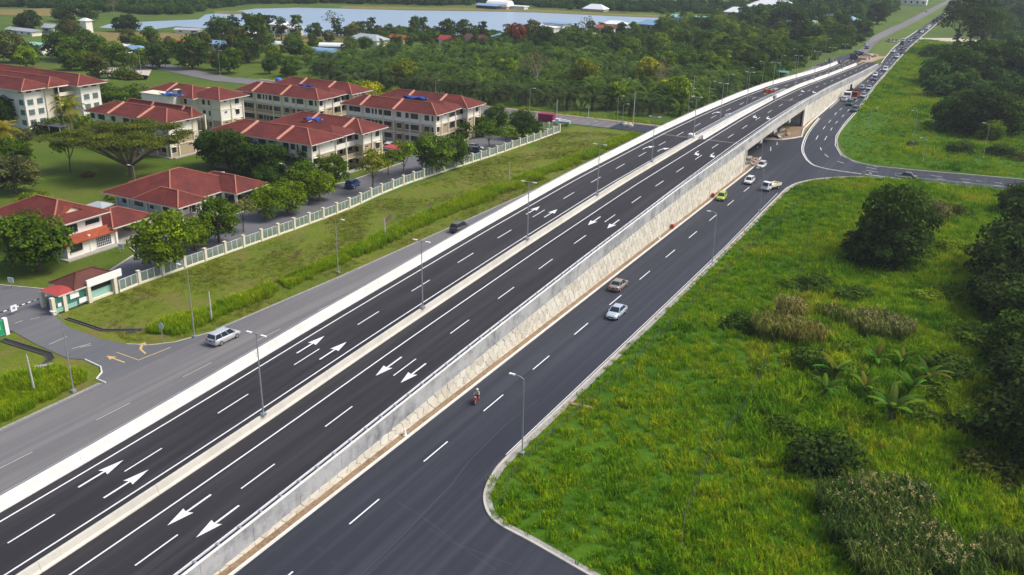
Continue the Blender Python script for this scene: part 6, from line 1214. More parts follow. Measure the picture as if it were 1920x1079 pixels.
for i, (px, py, r, lab) in enumerate([(1580, 960, 2.0, 'drooping olive reeds at the left of the large reed bed'), (1640, 950, 2.2, 'plumed reeds at the top of the large reed bed'), (1610, 1020, 2.2, 'dark drooping reeds in the lower left of the large bed'), (1690, 1010, 2.4, 'plumed reeds in the middle of the large bed'), (1740, 1050, 2.4, 'brownish reeds at the lower right of the large bed'), (1660, 1079, 2.2, 'green reeds at the bottom edge of the large bed'), (1780, 1079, 2.0, 'pale plumed reeds at the bottom edge, right of the large bed'), (1900, 1060, 2.2, 'brown feathery reeds in the lower right corner'), (1700, 950, 1.6, 'thin plumed reeds at the upper right of the large bed')]):
    reed_clump(px, py, r, 2.5, 900, .06 if i in (1, 3, 4, 6, 8) else .02, lab, 20 + i, (.13, .19, .045, 1) if i % 2 else (.09, .16, .035, 1))
def banana(px, py, s, nl, label, seed):
    rs = np.random.RandomState(seed); x, y = G0(px, py); root = empty('banana_plant', (x, y, -.05), 0, label, 'banana plant'); root.scale = (s * 1.1,) * 3
    MB().tube([(0, 0, 0), (0, 0, .6), (.03, 0, 1.0)], [.16, .13, .08], 8, False).build('stem', MAT['bark'], root)
    for i in range(nl):
        t = i * 2.4 + rs.normal(0, .2); el = rs.uniform(.85, 1.5); L = rs.uniform(2.0, 2.9); p = Vector((0, 0, .75)); vs = []; n = 7; e = el
        for k in range(n + 1):
            u = k / n; w = .26 * math.sin(math.pi * min(1, u * .86 + .1)) ** .6; d = Vector((math.cos(t) * math.cos(e), math.sin(t) * math.cos(e), math.sin(e))); sd_ = Vector((-math.sin(t), math.cos(t), 0))
            vs += [p + sd_ * w + Vector((0, 0, -w * .25)), p, p - sd_ * w + Vector((0, 0, -w * .25))]; p = p + d * L / n; e -= .2
        m = MB(); m.add(vs, [(3 * k, 3 * k + 1, 3 * k + 4, 3 * k + 3) for k in range(n)] + [(3 * k + 1, 3 * k + 2, 3 * k + 5, 3 * k + 4) for k in range(n)]); o = m.flat('leaf', MAT['leaves'], root)
        o.color = (.085 * rs.uniform(.5, 1.6), .16 * rs.uniform(.6, 1.3), .014, 1); a = o.data.attributes.new('tint', 'FLOAT', 'FACE'); a.data.foreach_set('value', [.55] * len(o.data.polygons))
for i, (px, py, s, nl, lab) in enumerate([(1565, 715, 1.2, 8, 'leftmost banana plant in the wild field'), (1545, 745, 1.0, 7, 'small banana plant in front of the leftmost one'), (1640, 690, 1.1, 8, 'banana plant at the back of the group'), (1668, 790, 1.5, 9, 'tallest banana plant with upright pale stems, front of the group'), (1700, 750, 1.3, 9, 'broad banana plant in the middle of the group'), (1735, 720, 1.1, 8, 'rightmost banana plant of the group'), (1620, 745, 1.0, 7, 'low banana plant between the left and middle ones'), (1690, 690, .9, 7, 'small banana plant behind the middle of the group')]):
    banana(px, py, s, nl, lab, i)
def young(px, py, s, lab): x, y = G0(px, py); o = oil_palm(x, y, s, (.05, .085, .02), lab, None, .12)
for i, (px, py, s_, c_, lb) in enumerate([(1600, 705, 1.1, 'mid', 'leafy shrub between the left banana plants'), (1650, 735, 1.0, 'dark', 'dark shrub in the middle of the banana plants'), (1715, 780, 1.1, 'mid', 'leafy shrub at the right foot of the tallest banana plant'), (1760, 745, 1.3, 'mid', 'green shrub right of the banana plants'), (1610, 790, .9, 'bright', 'bright shrub below the banana plants'), (1590, 660, 1.0, 'mid', 'shrub at the back of the banana plants'),
        (1800, 560, 1.5, 'mid', 'tangled shrub before the dark right edge trees'), (1820, 640, 1.6, 'mid', 'green thicket at the foot of the right edge trees'), (1840, 800, 1.7, 'mid', 'green thicket at the right edge below the banana plants'), (1860, 880, 1.5, 'olive', 'olive thicket at the lower right edge'), (1740, 560, 1.2, 'bright', 'bright low shrub right of the silvery reeds'), (1480, 540, 1.1, 'mid', 'green shrub above the brown reeds'), (1430, 700, .8, 'mid', 'low shrub at the field fence line'), (1790, 470, 1.5, 'bright', 'bright bush right of the lone field tree')]):
    tree('bush', px, py, s_, c_, lb, 'bush', zs=.75, z=-.35)
young(1535, 660, .42, 'young oil palm near the banana plants'); young(1735, 395, .5, 'grey green young palm behind the lone field tree')

# ================================================================== LAMPS, POLES, SIGNS
def lampm(h, kind):
    m = MB()
    m.tube([(0, 0, 0), (0, 0, h)], [.10, .05], 7)
    return m.mesh('pole', MAT['galvanised'])
LP9 = lampm(9.2, 0); HEADM = MB().prism([(-.13, -.32), (.13, -.32), (.13, .32), (-.13, .32)], 0, .1).mesh('lamp_head', MAT['lamp_glass']); ARM2 = MB().bar((-.9, 0, 0), (.9, 0, 0), .07).mesh('arm', MAT['galvanised'])
BASEM = MB().box(-.24, .24, -.24, .24, 0, .3).mesh('base_plate', MAT['galvanised'])
def median_lamp(x, y, label):
    root = empty('street_lamp', (x, y, hz(y) + .84), 0, label, 'street lamp', 'double headed lamps on the median barrier')
    link('pole', LP9, root); link('arm', ARM2, root, (0, 0, 9.15)); link('base_plate', BASEM, root)
    for s in (-1, 1): link('lamp_head', HEADM, root, (s * .95, 0, 9.1), E90)
ORD = ['first', 'second', 'third', 'fourth', 'fifth', 'sixth', 'seventh', 'eighth', 'ninth', 'tenth', 'eleventh', 'twelfth', 'thirteenth']
for i, y in enumerate([61.9, 91.4, 120.5, 147.3, 174.8, 200.8, 222.5, 245.0, 270, 297, 322, 347, 372]):
    x = (-61.5 if y < 195 else lin(ML, y) + .95 if y > 203 else -61.3)
    median_lamp(x, y, ORD[i] + ' double headed lamp on the median, counted from the near end of the flyover')
def road_lamp(px, py, h, side, label, xy=None, r=.085):
    x, y = xy or G0(px, py); root = empty('street_lamp', (x, y, -.05), 0, label, 'street lamp')
    m = MB().tube([(0, 0, 0), (0, 0, h)], [r, r * .5], 7); m.build('pole', MAT['galvanised'], root)
    MB().tube([(0, 0, h - .05), (side * .5, 0, h + .18), (side * 1.2, 0, h + .22)], [.04, .04, .035], 5).build('arm', MAT['galvanised'], root); link('lamp_head', HEADM, root, (side * 1.35, 0, h + .16), E90); link('base_plate', BASEM, root)
for px, py, h, s, lab in [(979, 852, 8.6, -1, 'street lamp at the kerb where the frontage road bends, nearest the camera'), (1335, 494, 8.4, -1, 'street lamp on the right kerb beside the open field, halfway to the bridge'), (1424, 397, 8.2, -1, 'street lamp on the right kerb in front of the flatbed lorry'), (1427, 303, 4.2, -1, 'lamp column leaning over the road at the bridge opening'),
                          (138, 735, 9.4, -1, 'street lamp beside the access road near the left edge'), (365, 633, 9.6, -1, 'street lamp in the tall grass left of the silver people carrier'), (634, 512, 8.6, 1, 'street lamp in the tall grass strip in the middle of the verge'), (1104, 293, 8.2, 1, 'lamp column on the grass before the cross street'),
                          (993, 215, 7.4, 1, 'street lamp beside the far kerb of the cross street, left one'), (1157, 231, 7.4, 1, 'street lamp beside the cross street near the flyover'), (1167, 234, 5.6, 1, 'shorter street lamp beside the cross street near the flyover'), (1711, 269, 8.2, -1, 'street lamp on the slope above the side road, left of two'), (1843, 298, 8.4, -1, 'street lamp on the slope above the side road, right of two'),
                          (1629, 240, 5.4, 1, 'thin lamp post beside the highway bend'), (1731, 302, 5.2, -1, 'short lamp post by the side road kerb'), (817, 188, 6, 1, 'street lamp standing behind the roof of the farthest right block'), (540, 362, 5.6, -1, 'curved lamp in the school yard among dark trees'), (258, 372, 6.2, -1, 'thin lamp post rising before the big red hipped roof'), (413, 366, 4.6, 1, 'short lamp post at the porch of the pale blue building'),
                          (413, 142, 8.5, 1, 'street lamp beside the old cross street behind the red roofs'), (265, 138, 8, 1, 'street lamp by the sandy yard behind the school')]:
    road_lamp(px, py, h, s, lab)
# lamps left of the far flyover
for i, (y, s) in enumerate([(258, 1), (275, 1), (292, 1), (312, 1), (330, -1), (352, 1), (375, -1), (400, 1), (425, 1)]):
    x = lin([(258, -81), (330, -77.8), (425, -74.6)], y)
    road_lamp(0, 0, 8.6, s, ORD[i] + ' lamp post along the left side of the far flyover, counted from the bridge', xy=(x, y))
for i, (px, py, h, lab) in enumerate([(397, 602, 4.2, 'slim concrete pole in the tall grass right of the tall lamp'), (65, 735, 4.6, 'leaning white post at the left edge beside the ditch'), (722, 447, 3.6, 'thin post in the mown verge, left of the lamp in the grass'), (955, 338, 3.8, 'thin pole on the mown verge above the grass strip'), (1187, 236, 9.2, 'tall twin utility pole at the far kerb of the cross street'), (1298, 196, 9, 'tall utility pole among palms left of the flyover'),
                                      (1044, 213, 4, 'short pole beside the cross street, left of the dark trees'), (1103, 222, 3, 'short white post beside the cross street')]):
    x, y = G0(px, py); o = empty('utility_pole', (x, y, -.05), 0, lab, 'pole'); MB().tube([(0, 0, 0), (-.25 if i == 1 else 0, 0, h)], [.13, .08], 7).build('pole', MAT['concrete_pole'], o)
    if h > 8: MB().bar((-.6, 0, h - .5), (.6, 0, h - .5), .08).build('crossarm', MAT['concrete_pole'], o)
def signp(px, py, h, w, hh, mat, label, round_=False, face=0., mark=True, posts=1):
    x, y = G0(px, py); o = empty('road_sign', (x, y, -.05), face, label, 'sign')
    for k in range(posts): MB().bar(((k - (posts - 1) / 2) * w * .6, .03, 0), ((k - (posts - 1) / 2) * w * .6, .03, h), .07).build('post', MAT['galvanised'], o)
    if round_:
        b = MB().tube([(0, 0, h - w / 2), (0, .03, h - w / 2)], w / 2, 16); b.build('sign_plate', MAT['steel_pale'], o)
    else:
        MB().box(-w / 2, w / 2, -.03, 0, h - hh, h).build('sign_plate', MAT[mat], o)
        if mark:
            q = MB()
            for k in range(3): q.box(-w * .35, w * .35, -.04, -.031, h - hh * (.3 + .22 * k), h - hh * (.22 + .22 * k))
            q = tag(q.build('printed_lines', MAT['sign_print'], o), kind='stuff')
signp(305, 640, 2.6, .95, .9, 'pure_white', 'grey round road sign seen from behind at the mouth of the access road', True); 
signp(23, 541, 1.7, 1.0, .75, 'pure_white', 'small white notice on a post on the lawn at the left edge', face=.2); signp(228, 474, 1.5, 1.0, .8, 'pure_white', 'small white notice on two legs before the two storey hall', face=.2, posts=2)
signp(1617, 335, 1.6, .7, .7, 'sand', 'small yellow sign at the point of the side road divider', mark=False); signp(1631, 332, 1.0, .5, .8, 'pure_white', 'small white sign at the point of the side road divider', mark=False)
# drains beside the access road
def drain(pts, w, label):
    root = MB().sweep([(x, y, -.03) for x, y in pts], [(-w / 2, 0), (w / 2, 0), (w / 2, .012), (-w / 2, .012)]).build('drain', MAT['drain_dark']); tag(root, label, 'drain')  # drain bottom: one plain dark colour at ground level, no channel cut
    for s in (-1, 1): MB().sweep([(x, y, -.03) for x, y in pts], [(s * w / 2 - .05, 0), (s * w / 2 + .05, 0), (s * w / 2 + .05, .12), (s * w / 2 - .05, .12)]).build('drain_wall', MAT['steel_dark'], root)
drain([(-107.4, 63.9), (-98.6, 64.1), (-97.3, 63.4), (-96.2, 61.6), (-95.8, 59.6)], .85, 'dark open drain bending through the grass at the left edge'); drain([(-106.4, 72.6), (-102.8, 72.5), (-99.0, 72.35), (-94.8, 75.0)], .5, 'dark narrow drain running from the guard house towards the road sign')
drain([(-95, 75.2), (-95.6, 73.2)], .4, 'short muddy drain branch near the road sign'); tag(MB().box(-1, 1, -.3, .3, 0, .15).build('slab_bridge', MAT['slab'], None, loc=(-96.2, 61.6, .0), rz=.9), 'short concrete slab laid across the dark open drain', 'slab')
for k, (px, py, w, l, rz, lab) in enumerate([(553, 480, .5, 5, 1.9, 'long dark scrape of bare mud in the mown verge'), (728, 410, .7, 5.5, 1.95, 'dark muddy patch below the fence in the verge'), (805, 384, .5, 4, 1.95, 'small dark muddy patch in the verge near the flyover side'), (1130, 265, .5, 6, -1.1, 'dark ditch line across the far end of the verge'), (1075, 256, .5, 9, -1.45, 'dark ditch before the cross street')]):
    x, y = G0(px, py); rs = np.random.RandomState(k); n = 14
    o = MB().poly([(w * math.cos(2 * math.pi * i / n) * rs.uniform(.6, 1.2), l / 2 * math.sin(2 * math.pi * i / n) * rs.uniform(.8, 1.1)) for i in range(n)], 0).flat('mud_patch', MAT['mud']); o.location = (x, y, -.035); o.rotation_euler = (0, 0, rz - 1.57); structure(o)
# wire fences in the field
def wire_fence(pts, step, h, label):
    root = empty('wire_fence', (pts[0][0], pts[0][1], -.05), 0, label, 'fence'); P = []
    pm_ = MB().box(-.035, .035, -.035, .035, 0, h + .1).mesh('fence_post', MAT['steel_dark'])
    for i in range(len(pts) - 1):
        a, b = Vector(pts[i]), Vector(pts[i + 1]); n = max(1, int((b - a).length / step))
        for k in range(n): P.append(a.lerp(b, k / n))
    P.append(Vector(pts[-1]))
    for p in P: link('fence_post', pm_, root, (p.x - pts[0][0], p.y - pts[0][1], 0))
    for z in (.3, .6, .9): MB().sweep([(p.x - pts[0][0], p.y - pts[0][1], z * h) for p in P], [(-.009, -.009), (.009, -.009), (.009, .009), (-.009, .009)]).build('wire', MAT['wire'], root)
wire_fence([(-32.5, 205), (-33.4, 186), (-34.6, 140), (-35.0, 115), (-35.2, 93), (-35.9, 85), (-36.2, 74), (-36.1, 68.7), (-34.6, 64.2)], 3.0, 1.0, 'low wire fence following the kerb along the edge of the field'); wire_fence([(-28.2, 172), (-23.2, 135), (-21.2, 113), (-20.0, 95), (-20.2, 80.7), (-19, 70), (-17.5, 64.7)], 3.5, 1.1, 'low wire fence cutting through the middle of the overgrown field')
o = empty('guard_rail', (-24, 215.1, 0), 0, 'low rail along the near kerb of the side road', 'rail')
for k in range(16): link('rail_post', MB().box(-.07, .07, -.07, .07, 0, .75).mesh('rail_post', MAT['concrete_bridge']) if k == 0 else bpy.data.meshes['rail_post'], o, (4.5 + k * 2.4, 1.6 + k * .28, -.05))
MB().bar((4.5, 1.6, .6), (40.5, 5.8, .6), .05, .25).build('rail_beam', MAT['steel_pale'], o)
tag(MB().sweep([(0, 0, 0), (0, 3.0, 0)], [(-.25, 0), (.25, 0), (.25, .12), (-.25, .12)]).build('culvert_slab', MAT['timber'], None, loc=(-37.6, 85.2, -.02), rz=-1.5), 'short brown culvert slab between kerb and wire fence', 'slab')

# ================================================================== VEHICLES
WHEEL = {}
def wheel_meshes(r, w):
    if (r, w) not in WHEEL:
        WHEEL[(r, w)] = (MB().tube([(-w / 2, 0, 0), (-w / 2 + .02, 0, 0), (w / 2 - .02, 0, 0), (w / 2, 0, 0)], [r * .93, r, r, r * .93], 18).mesh('tyre', MAT['rubber']), MB().tube([(-w / 2 - .012, 0, 0), (w / 2 + .012, 0, 0)], r * .62, 12).mesh('rim', MAT['rim']))
    return WHEEL[(r, w)]
def add_wheel(root, x, y, r, w=.2):
    t, m = wheel_meshes(r, w); o = bpy.data.objects.new('wheel', t); COL.objects.link(o); o.parent = root; o.location = (x, y, r); link('rim', m, o)
def loft(m, secs):
    """secs: rings of equal length; closes the ends"""
    n = len(secs[0]); vs = [p for s in secs for p in s]
    m.add(vs, [(i * n + k, i * n + (k + 1) % n, (i + 1) * n + (k + 1) % n, (i + 1) * n + k) for i in range(len(secs) - 1) for k in range(n)] + [tuple(range(n))[::-1], tuple(range((len(secs) - 1) * n, len(secs) * n))]); return m
SHAPES = {   # lower body stations (y, half width, top z, bottom z) from tail to nose; cabin: base/top rectangles
    'sedan': dict(L=4.4, W=1.72, st=[(-2.2, .70, .78, .42), (-2.12, .80, .90, .26), (-1.5, .85, .97, .2), (-.6, .86, .92, .19), (.6, .86, .90, .19), (1.3, .85, .86, .2), (1.9, .80, .74, .24), (2.15, .68, .62, .34)], cab=(-1.62, 1.05, -1.0, .35, 1.44), wy=(-1.35, 1.35), r=.31),
    'hatch': dict(L=3.7, W=1.62, st=[(-1.85, .70, .86, .40), (-1.78, .78, .95, .24), (-1.2, .81, .97, .2), (0, .82, .93, .19), (.9, .81, .90, .2), (1.5, .77, .78, .24), (1.8, .66, .62, .34)], cab=(-1.74, 1.1, -1.4, .35, 1.48), wy=(-1.15, 1.18), r=.29),
    'mpv': dict(L=4.6, W=1.78, st=[(-2.3, .76, .95, .40), (-2.24, .85, 1.05, .26), (-1.5, .88, 1.04, .2), (0, .89, 1.00, .19), (1.1, .88, .98, .2), (1.8, .84, .84, .24), (2.25, .70, .66, .34)], cab=(-2.2, 1.35, -1.95, .55, 1.64), wy=(-1.35, 1.4), r=.33),
    'suv': dict(L=4.3, W=1.78, st=[(-2.15, .78, 1.0, .45), (-2.1, .86, 1.08, .3), (-1.3, .89, 1.1, .26), (0, .89, 1.06, .25), (1.0, .88, 1.04, .26), (1.8, .84, .92, .3), (2.1, .72, .74, .4)], cab=(-2.02, 1.1, -1.8, .4, 1.74), wy=(-1.3, 1.32), r=.36)}
CARS = {}
def car_meshes(k):
    if k in CARS: return CARS[k]
    s = SHAPES[k]; b = MB(); secs = []
    for y, w, zt, zb in s['st']:
        secs.append([(-w * .9, y, zb), (w * .9, y, zb), (w, y, zb + .12), (w, y, zb + (zt - zb) * .62), (w * .93, y, zt - .05), (w * .78, y, zt), (-w * .78, y, zt), (-w * .93, y, zt - .05), (-w, y, zb + (zt - zb) * .62), (-w, y, zb + .12)])
    loft(b, secs)
    yb0, yb1, yt0, yt1, zr = s['cab']; W2 = s['W'] / 2
    def belt(y): return np.interp(y, [q[0] for q in s['st']], [q[2] for q in s['st']]) - .04
    wb, wt = W2 * .90, W2 * .70
    g = MB(); base = [(-wb, yb0, belt(yb0)), (wb, yb0, belt(yb0)), (wb, yb1, belt(yb1)), (-wb, yb1, belt(yb1))]; top = [(-wt, yt0, zr - .05), (wt, yt0, zr - .05), (wt, yt1, zr - .03), (-wt, yt1, zr - .03)]
    g.add(base + top, [(0, 1, 5, 4), (1, 2, 6, 5), (2, 3, 7, 6), (3, 0, 4, 7)])
    rf = MB(); rf.add([(-wt * 1.02, yt0 - .05, zr - .07), (wt * 1.02, yt0 - .05, zr - .07), (wt * 1.02, yt1 + .05, zr - .06), (-wt * 1.02, yt1 + .05, zr - .06), (-wt * .85, yt0 + .06, zr), (wt * .85, yt0 + .06, zr), (wt * .85, yt1 - .1, zr), (-wt * .85, yt1 - .1, zr)],
                      [(4, 5, 6, 7), (0, 1, 5, 4), (1, 2, 6, 5), (2, 3, 7, 6), (3, 0, 4, 7), (3, 2, 1, 0)])
    for i in range(4): rf.bar(base[i], top[i], .09)
    for sx in (-1, 1):
        for f in ((.42,) if k != 'mpv' else (.33, .66)):
            pb = Vector((sx * wb * 1.005, yb0 + (yb1 - yb0) * f, belt(yb0 + (yb1 - yb0) * f))); pt = Vector((sx * wt * 1.02, yt0 + (yt1 - yt0) * f, zr - .05)); rf.bar(pb, pt, .07)
    L0, L1 = s['st'][0][0], s['st'][-1][0]
    hl = MB().add([(.38, L1 - .32, .60), (.70, L1 - .42, .60), (.70, L1 - .40, .76), (.38, L1 - .26, .74), (.38, L1 - .02, .52), (.66, L1 - .12, .52), (.68, L1 - .14, .64), (.38, L1 - .04, .62)], [(4, 5, 6, 7), (7, 6, 2, 3), (5, 1, 2, 6), (4, 7, 3, 0), (4, 0, 1, 5)])
    zt_ = s['st'][1][2]; tl = MB().box(.48, .80, L0 - .02, L0 + .14, zt_ - .26, zt_ - .06)
    gr = MB().box(-.36, .36, L1 - .04, L1 + .02, .38, .56); gr.cur = 1; gr.box(-.26, .26, L1 + .0, L1 + .03, .30, .40)
    pl = MB().box(-.26, .26, L0 - .03, L0 + .02, zt_ - .36, zt_ - .22); mir = MB().box(.0, .16, -.06, .06, 0, .12)
    arch = MB()
    CARS[k] = dict(body=b.mesh('body', MAT['car_paint'], True), glass=g.mesh('window_glass', MAT['window_glass']), roof=rf.mesh('roof', MAT['car_paint']), hl=hl.mesh('headlight', MAT['headlamp']), tl=tl.mesh('taillight', MAT['taillight']), gr=gr.mesh('grille', [MAT['black_plastic'], MAT['pure_white']]), pl=pl.mesh('number_plate', MAT['black_plastic']), mir=mir.mesh('mirror', MAT['car_paint']), s=s, belt=belt)
    return CARS[k]
def car(kind, x, y, z, rz, col, label, cat='car', small=False, group=None, tilt=0.):
    c = car_meshes(kind); s = c['s']; root = empty('car', (x, y, z), rz, label, cat, group); root.rotation_euler = (tilt, 0, rz); col = tuple(col) + (1,)
    link('body', c['body'], root, color=col); link('window_glass', c['glass'], root); link('roof', c['roof'], root, color=col)
    for yy in s['wy']:
        for sx in (-1, 1): add_wheel(root, sx * (s['W'] / 2 - .09), yy, s['r'])
    if not small:
        for sx in (-1, 1):
            for n, me in (('headlight', c['hl']), ('taillight', c['tl'])): o = link(n, me, root); o.scale = (sx, 1, 1)
            o = link('mirror', c['mir'], root, (sx * s['W'] / 2 * .93, s['cab'][1] - .35, c['belt'](s['cab'][1] - .35) + .02), color=col); o.scale = (sx, 1, 1)
        link('grille', c['gr'], root); link('number_plate', c['pl'], root)
    return root
N_, S_H = 0.0, math.pi
def atp(px, py, z=0.0): p = G(px, py, z); return p.x, p.y
SIL = (.55, .58, .62); WHT = (.80, .80, .80)
x, y = atp(417, 636, .35); car('mpv', x, y + .3, 0, N_, SIL, 'silver people carrier driving up the old grey road', 'people carrier')
x, y = atp(862, 429, .4); car('suv', x, y, 0, N_, (.11, .095, .08), 'dark bronze van driving on the old road beside the white barrier', 'van')
x, y = atp(1160, 535, .5); car('sedan', x, y, 0, N_, (.33, .29, .25), 'bronze saloon car driving away from the camera beside the stone wall', 'car')
x, y = atp(1156, 586, .5); car('sedan', x, y, 0, S_H, (.52, .60, .68), 'pale silver blue saloon car coming towards the camera', 'car')
x, y = atp(1353, 370, .5); car('hatch', x, y, 0, S_H + .1, (.48, .56, .06), 'lime yellow hatchback coming out beside the end of the stone wall', 'car')
x, y = atp(1405, 340, .5); car('hatch', x, y, 0, S_H, WHT, 'white hatchback right behind the lime yellow one', 'car')
x, y = atp(1428, 311, .5); car('hatch', x, y, 0, S_H, WHT, 'white hatchback nearest to the bridge opening', 'car')
x, y = atp(1699, 332, .4); car('sedan', x, y, 0, math.pi / 2 - .13, (.05, .06, .05), 'dark green saloon on the side road at right', 'car')
# flatbed lorry
x, y = atp(1445, 352, .5); lo = empty('lorry', (x, y, 0), S_H - .35, 'small lorry with a pale blue cab and an empty beige flatbed', 'lorry')
loft(MB(), [[(-.8, .9, .5), (.8, .9, .5), (.8, .9, 1.9), (-.8, .9, 1.9)], [(-.82, 2.2, .5), (.82, 2.2, .5), (.82, 1.95, 1.9), (-.82, 1.95, 1.9)], [(-.8, 2.45, .5), (.8, 2.45, .5), (.8, 2.3, 1.2), (-.8, 2.3, 1.2)]]).build('cab', MAT['white_tin'], lo)
MB().add([(-.72, 2.38, 1.15), (.72, 2.38, 1.15), (.7, 2.06, 1.8), (-.7, 2.06, 1.8)], [(0, 1, 2, 3)]).flat('windscreen', MAT['window_glass'], lo)
for s in (-1, 1): MB().box(min(s * .81, s * .84), max(s * .81, s * .84), 1.1, 1.9, 1.2, 1.75).build('side_window', MAT['window_glass'], lo); MB().box(s * .6 - .14, s * .6 + .14, 2.44, 2.5, .62, .8).build('headlight', MAT['headlamp'], lo)
MB().box(-.86, .86, -2.7, .75, .75, .88).build('flatbed', MAT['wall_cream'], lo); MB().box(-.45, .45, -2.6, 2.0, .5, .74).build('chassis', MAT['black_plastic'], lo)
for a in ((-.86, -.8, -2.7, .75), (.8, .86, -2.7, .75), (-.8, .8, -2.7, -2.64), (-.8, .8, .69, .75)): MB().box(*a, .88, 1.3).build('side_board', MAT['wall_cream'], lo)
for yy in (-1.7, 1.6):
    for sx in (-1, 1): add_wheel(lo, sx * .72, yy, .36, .22)
# traffic on the far highway
FAR = [(1603, 207, 'suv', 1, (.05, .08, .08), 'dark teal off-road car, nearest in the right lane of the jam'), (1594, 195, 'suv', 1, (.04, .06, .05), 'dark green jeep behind the dark teal car'), (1584, 187, 'hatch', 0, WHT, 'white car beside the wall, below the white lorry'), (1619, 180, 'sedan', 1, (.35, .45, .5), 'pale blue-grey saloon right of the orange lorry'),
       (1629, 166, 'sedan', 1, (.4, .48, .48), 'grey green saloon near the outer kerb of the highway'), (1640, 149, 'suv', 1, (.12, .13, .22), 'dark purple-grey van on the highway'), (1641, 141, 'hatch', 1, WHT, 'white hatchback just beyond the purple-grey van'), (1660, 131, 'mpv', 1, WHT, 'white people carrier on the highway beyond the wall'), (1616, 165, 'hatch', 0, (.5, .5, .55), 'pale car left of the grey green saloon'),
       (1682, 107, 'mpv', 1, (.55, .65, .7), 'pale people carrier at the merging point'), (1675, 97, 'hatch', 1, WHT, 'white car at the merging point'), (1693, 99, 'sedan', 1, (.08, .08, .1), 'dark saloon right of the merging point'), (1692, 92, 'sedan', 1, (.1, .1, .12), 'dark saloon ahead of the merging point'), (1696, 90, 'hatch', 1, (.12, .13, .2), 'dark hatchback paired with the dark saloon'),
       (1692, 82, 'suv', 0, (.05, .05, .06), 'black car next to the central grass on the highway'), (1694, 77, 'mpv', 0, WHT, 'white van next to the central grass on the highway'), (1706, 77, 'sedan', 1, (.3, .32, .35), 'grey saloon beyond the white van'), (1716, 71, 'sedan', 1, (.12, .12, .15), 'dark saloon in the distance on the highway'), (1725, 60, 'suv', 1, (.07, .07, .09), 'first dark car of the distant row'), (1729, 61, 'hatch', 1, WHT, 'first white car of the distant row'),
       (1733, 58, 'sedan', 1, (.1, .1, .1), 'second dark car of the distant row'), (1739, 54, 'mpv', 1, WHT, 'second white car of the distant row'), (1742, 50, 'hatch', 1, WHT, 'third white car of the distant row'), (1750, 42, 'suv', 1, (.08, .08, .1), 'lone dark car far along the highway'), (1765, 32, 'sedan', 1, (.1, .1, .12), 'very distant dark car on the highway'), (1772, 27, 'mpv', 1, WHT, 'very distant white car, left one of a pair'), (1778, 26, 'mpv', 1, WHT, 'very distant white car, right one of a pair'), (1786, 14, 'hatch', 1, WHT, 'most distant car near the horizon'),
       (1612, 100, 'mpv', 0, (.35, .38, .42), 'grey car stopped on the left carriageway beyond the crowd'), (1616, 103, 'suv', 0, (.06, .06, .07), 'dark car stopped on the left carriageway beyond the crowd'), (1605, 99, 'sedan', 0, (.07, .07, .08), 'dark saloon at the left of the cars beyond the crowd'), (1626, 90, 'sedan', 0, (.15, .15, .18), 'dark car alone on the left carriageway'), (1623, 85, 'hatch', 0, (.6, .6, .62), 'pale car alone on the left carriageway'), (1737, 22, 'mpv', 0, WHT, 'white van at the verge of the old carriageway')]
for px, py, k, d, col, lab in FAR:
    x, y = atp(px, py, .5); car(k, x, y, 0, S_H if d else N_, col, lab, 'car', small=True)
def truck(px, py, rz, cabm, bedm, label, h=2.4):
    x, y = atp(px, py, .8); o = empty('truck', (x, y, 0), rz, label, 'truck')
    MB().box(-1.15, 1.15, 1.6, 3.2, .6, 2.6).build('cab', MAT[cabm], o); MB().box(-1.0, 1.0, 3.2, 3.23, 1.5, 2.3).build('windscreen', MAT['window_glass'], o); MB().box(-1.2, 1.2, 3.2, 3.35, .5, .9).build('bumper', MAT['pure_white'], o)
    m = MB(); m.add([(-1.0, -3.2, .9), (1.0, -3.2, .9), (1.0, 1.4, .9), (-1.0, 1.4, .9), (-1.25, -3.5, h), (1.25, -3.5, h), (1.25, 1.5, h), (-1.25, 1.5, h)], [(0, 3, 2, 1), (0, 1, 5, 4), (1, 2, 6, 5), (2, 3, 7, 6), (3, 0, 4, 7)]); m.build('tipper_body', MAT[bedm], o); MB().box(-.5, .5, -3.1, 3, .5, .88).build('chassis', MAT['black_plastic'], o)
    for yy in (-2.2, -1.0, 2.3):
        for sx in (-1, 1): add_wheel(o, sx * .95, yy, .48, .3)
truck(1591, 181, S_H, 'pure_white', 'steel_dark', 'white lorry parked against the wall beyond the bridge'); truck(1603, 181, S_H, 'roof_orange', 'roof_orange', 'orange tipper lorry beside the white one'); truck(1600, 110, N_ + .3, 'steel_dark', 'steel_dark', 'dark machine standing on the left carriageway by the crowd', 2.0)
# excavator
x, y = atp(1588, 172, 0); ex = empty('excavator', (x - .5, y + 4, 0), .3, 'excavator with a raised arm behind the two lorries at the wall', 'excavator')
for s in (-1, 1): MB().prism([(s * 1.2 - .3, -1.8), (s * 1.2 + .3, -1.8), (s * 1.2 + .3, 1.8), (s * 1.2 - .3, 1.8)], .05, .75).build('track', MAT['black_plastic'], ex)
MB().box(-1.2, 1.2, -1.6, 1.2, .9, 1.9).build('body', MAT['roof_brown'], ex); MB().box(-1.1, -.1, .0, 1.3, 1.9, 2.9).build('cab', MAT['window_glass'], ex); MB().bar((.3, 1, 1.6), (.3, 3.6, 4.0), .4).bar((.3, 3.6, 4.0), (.3, 5.4, 2.4), .3).build('arm', MAT['roof_brown'], ex); MB().box(0, .7, 5.1, 5.8, 1.6, 2.4).build('bucket', MAT['steel_dark'], ex)
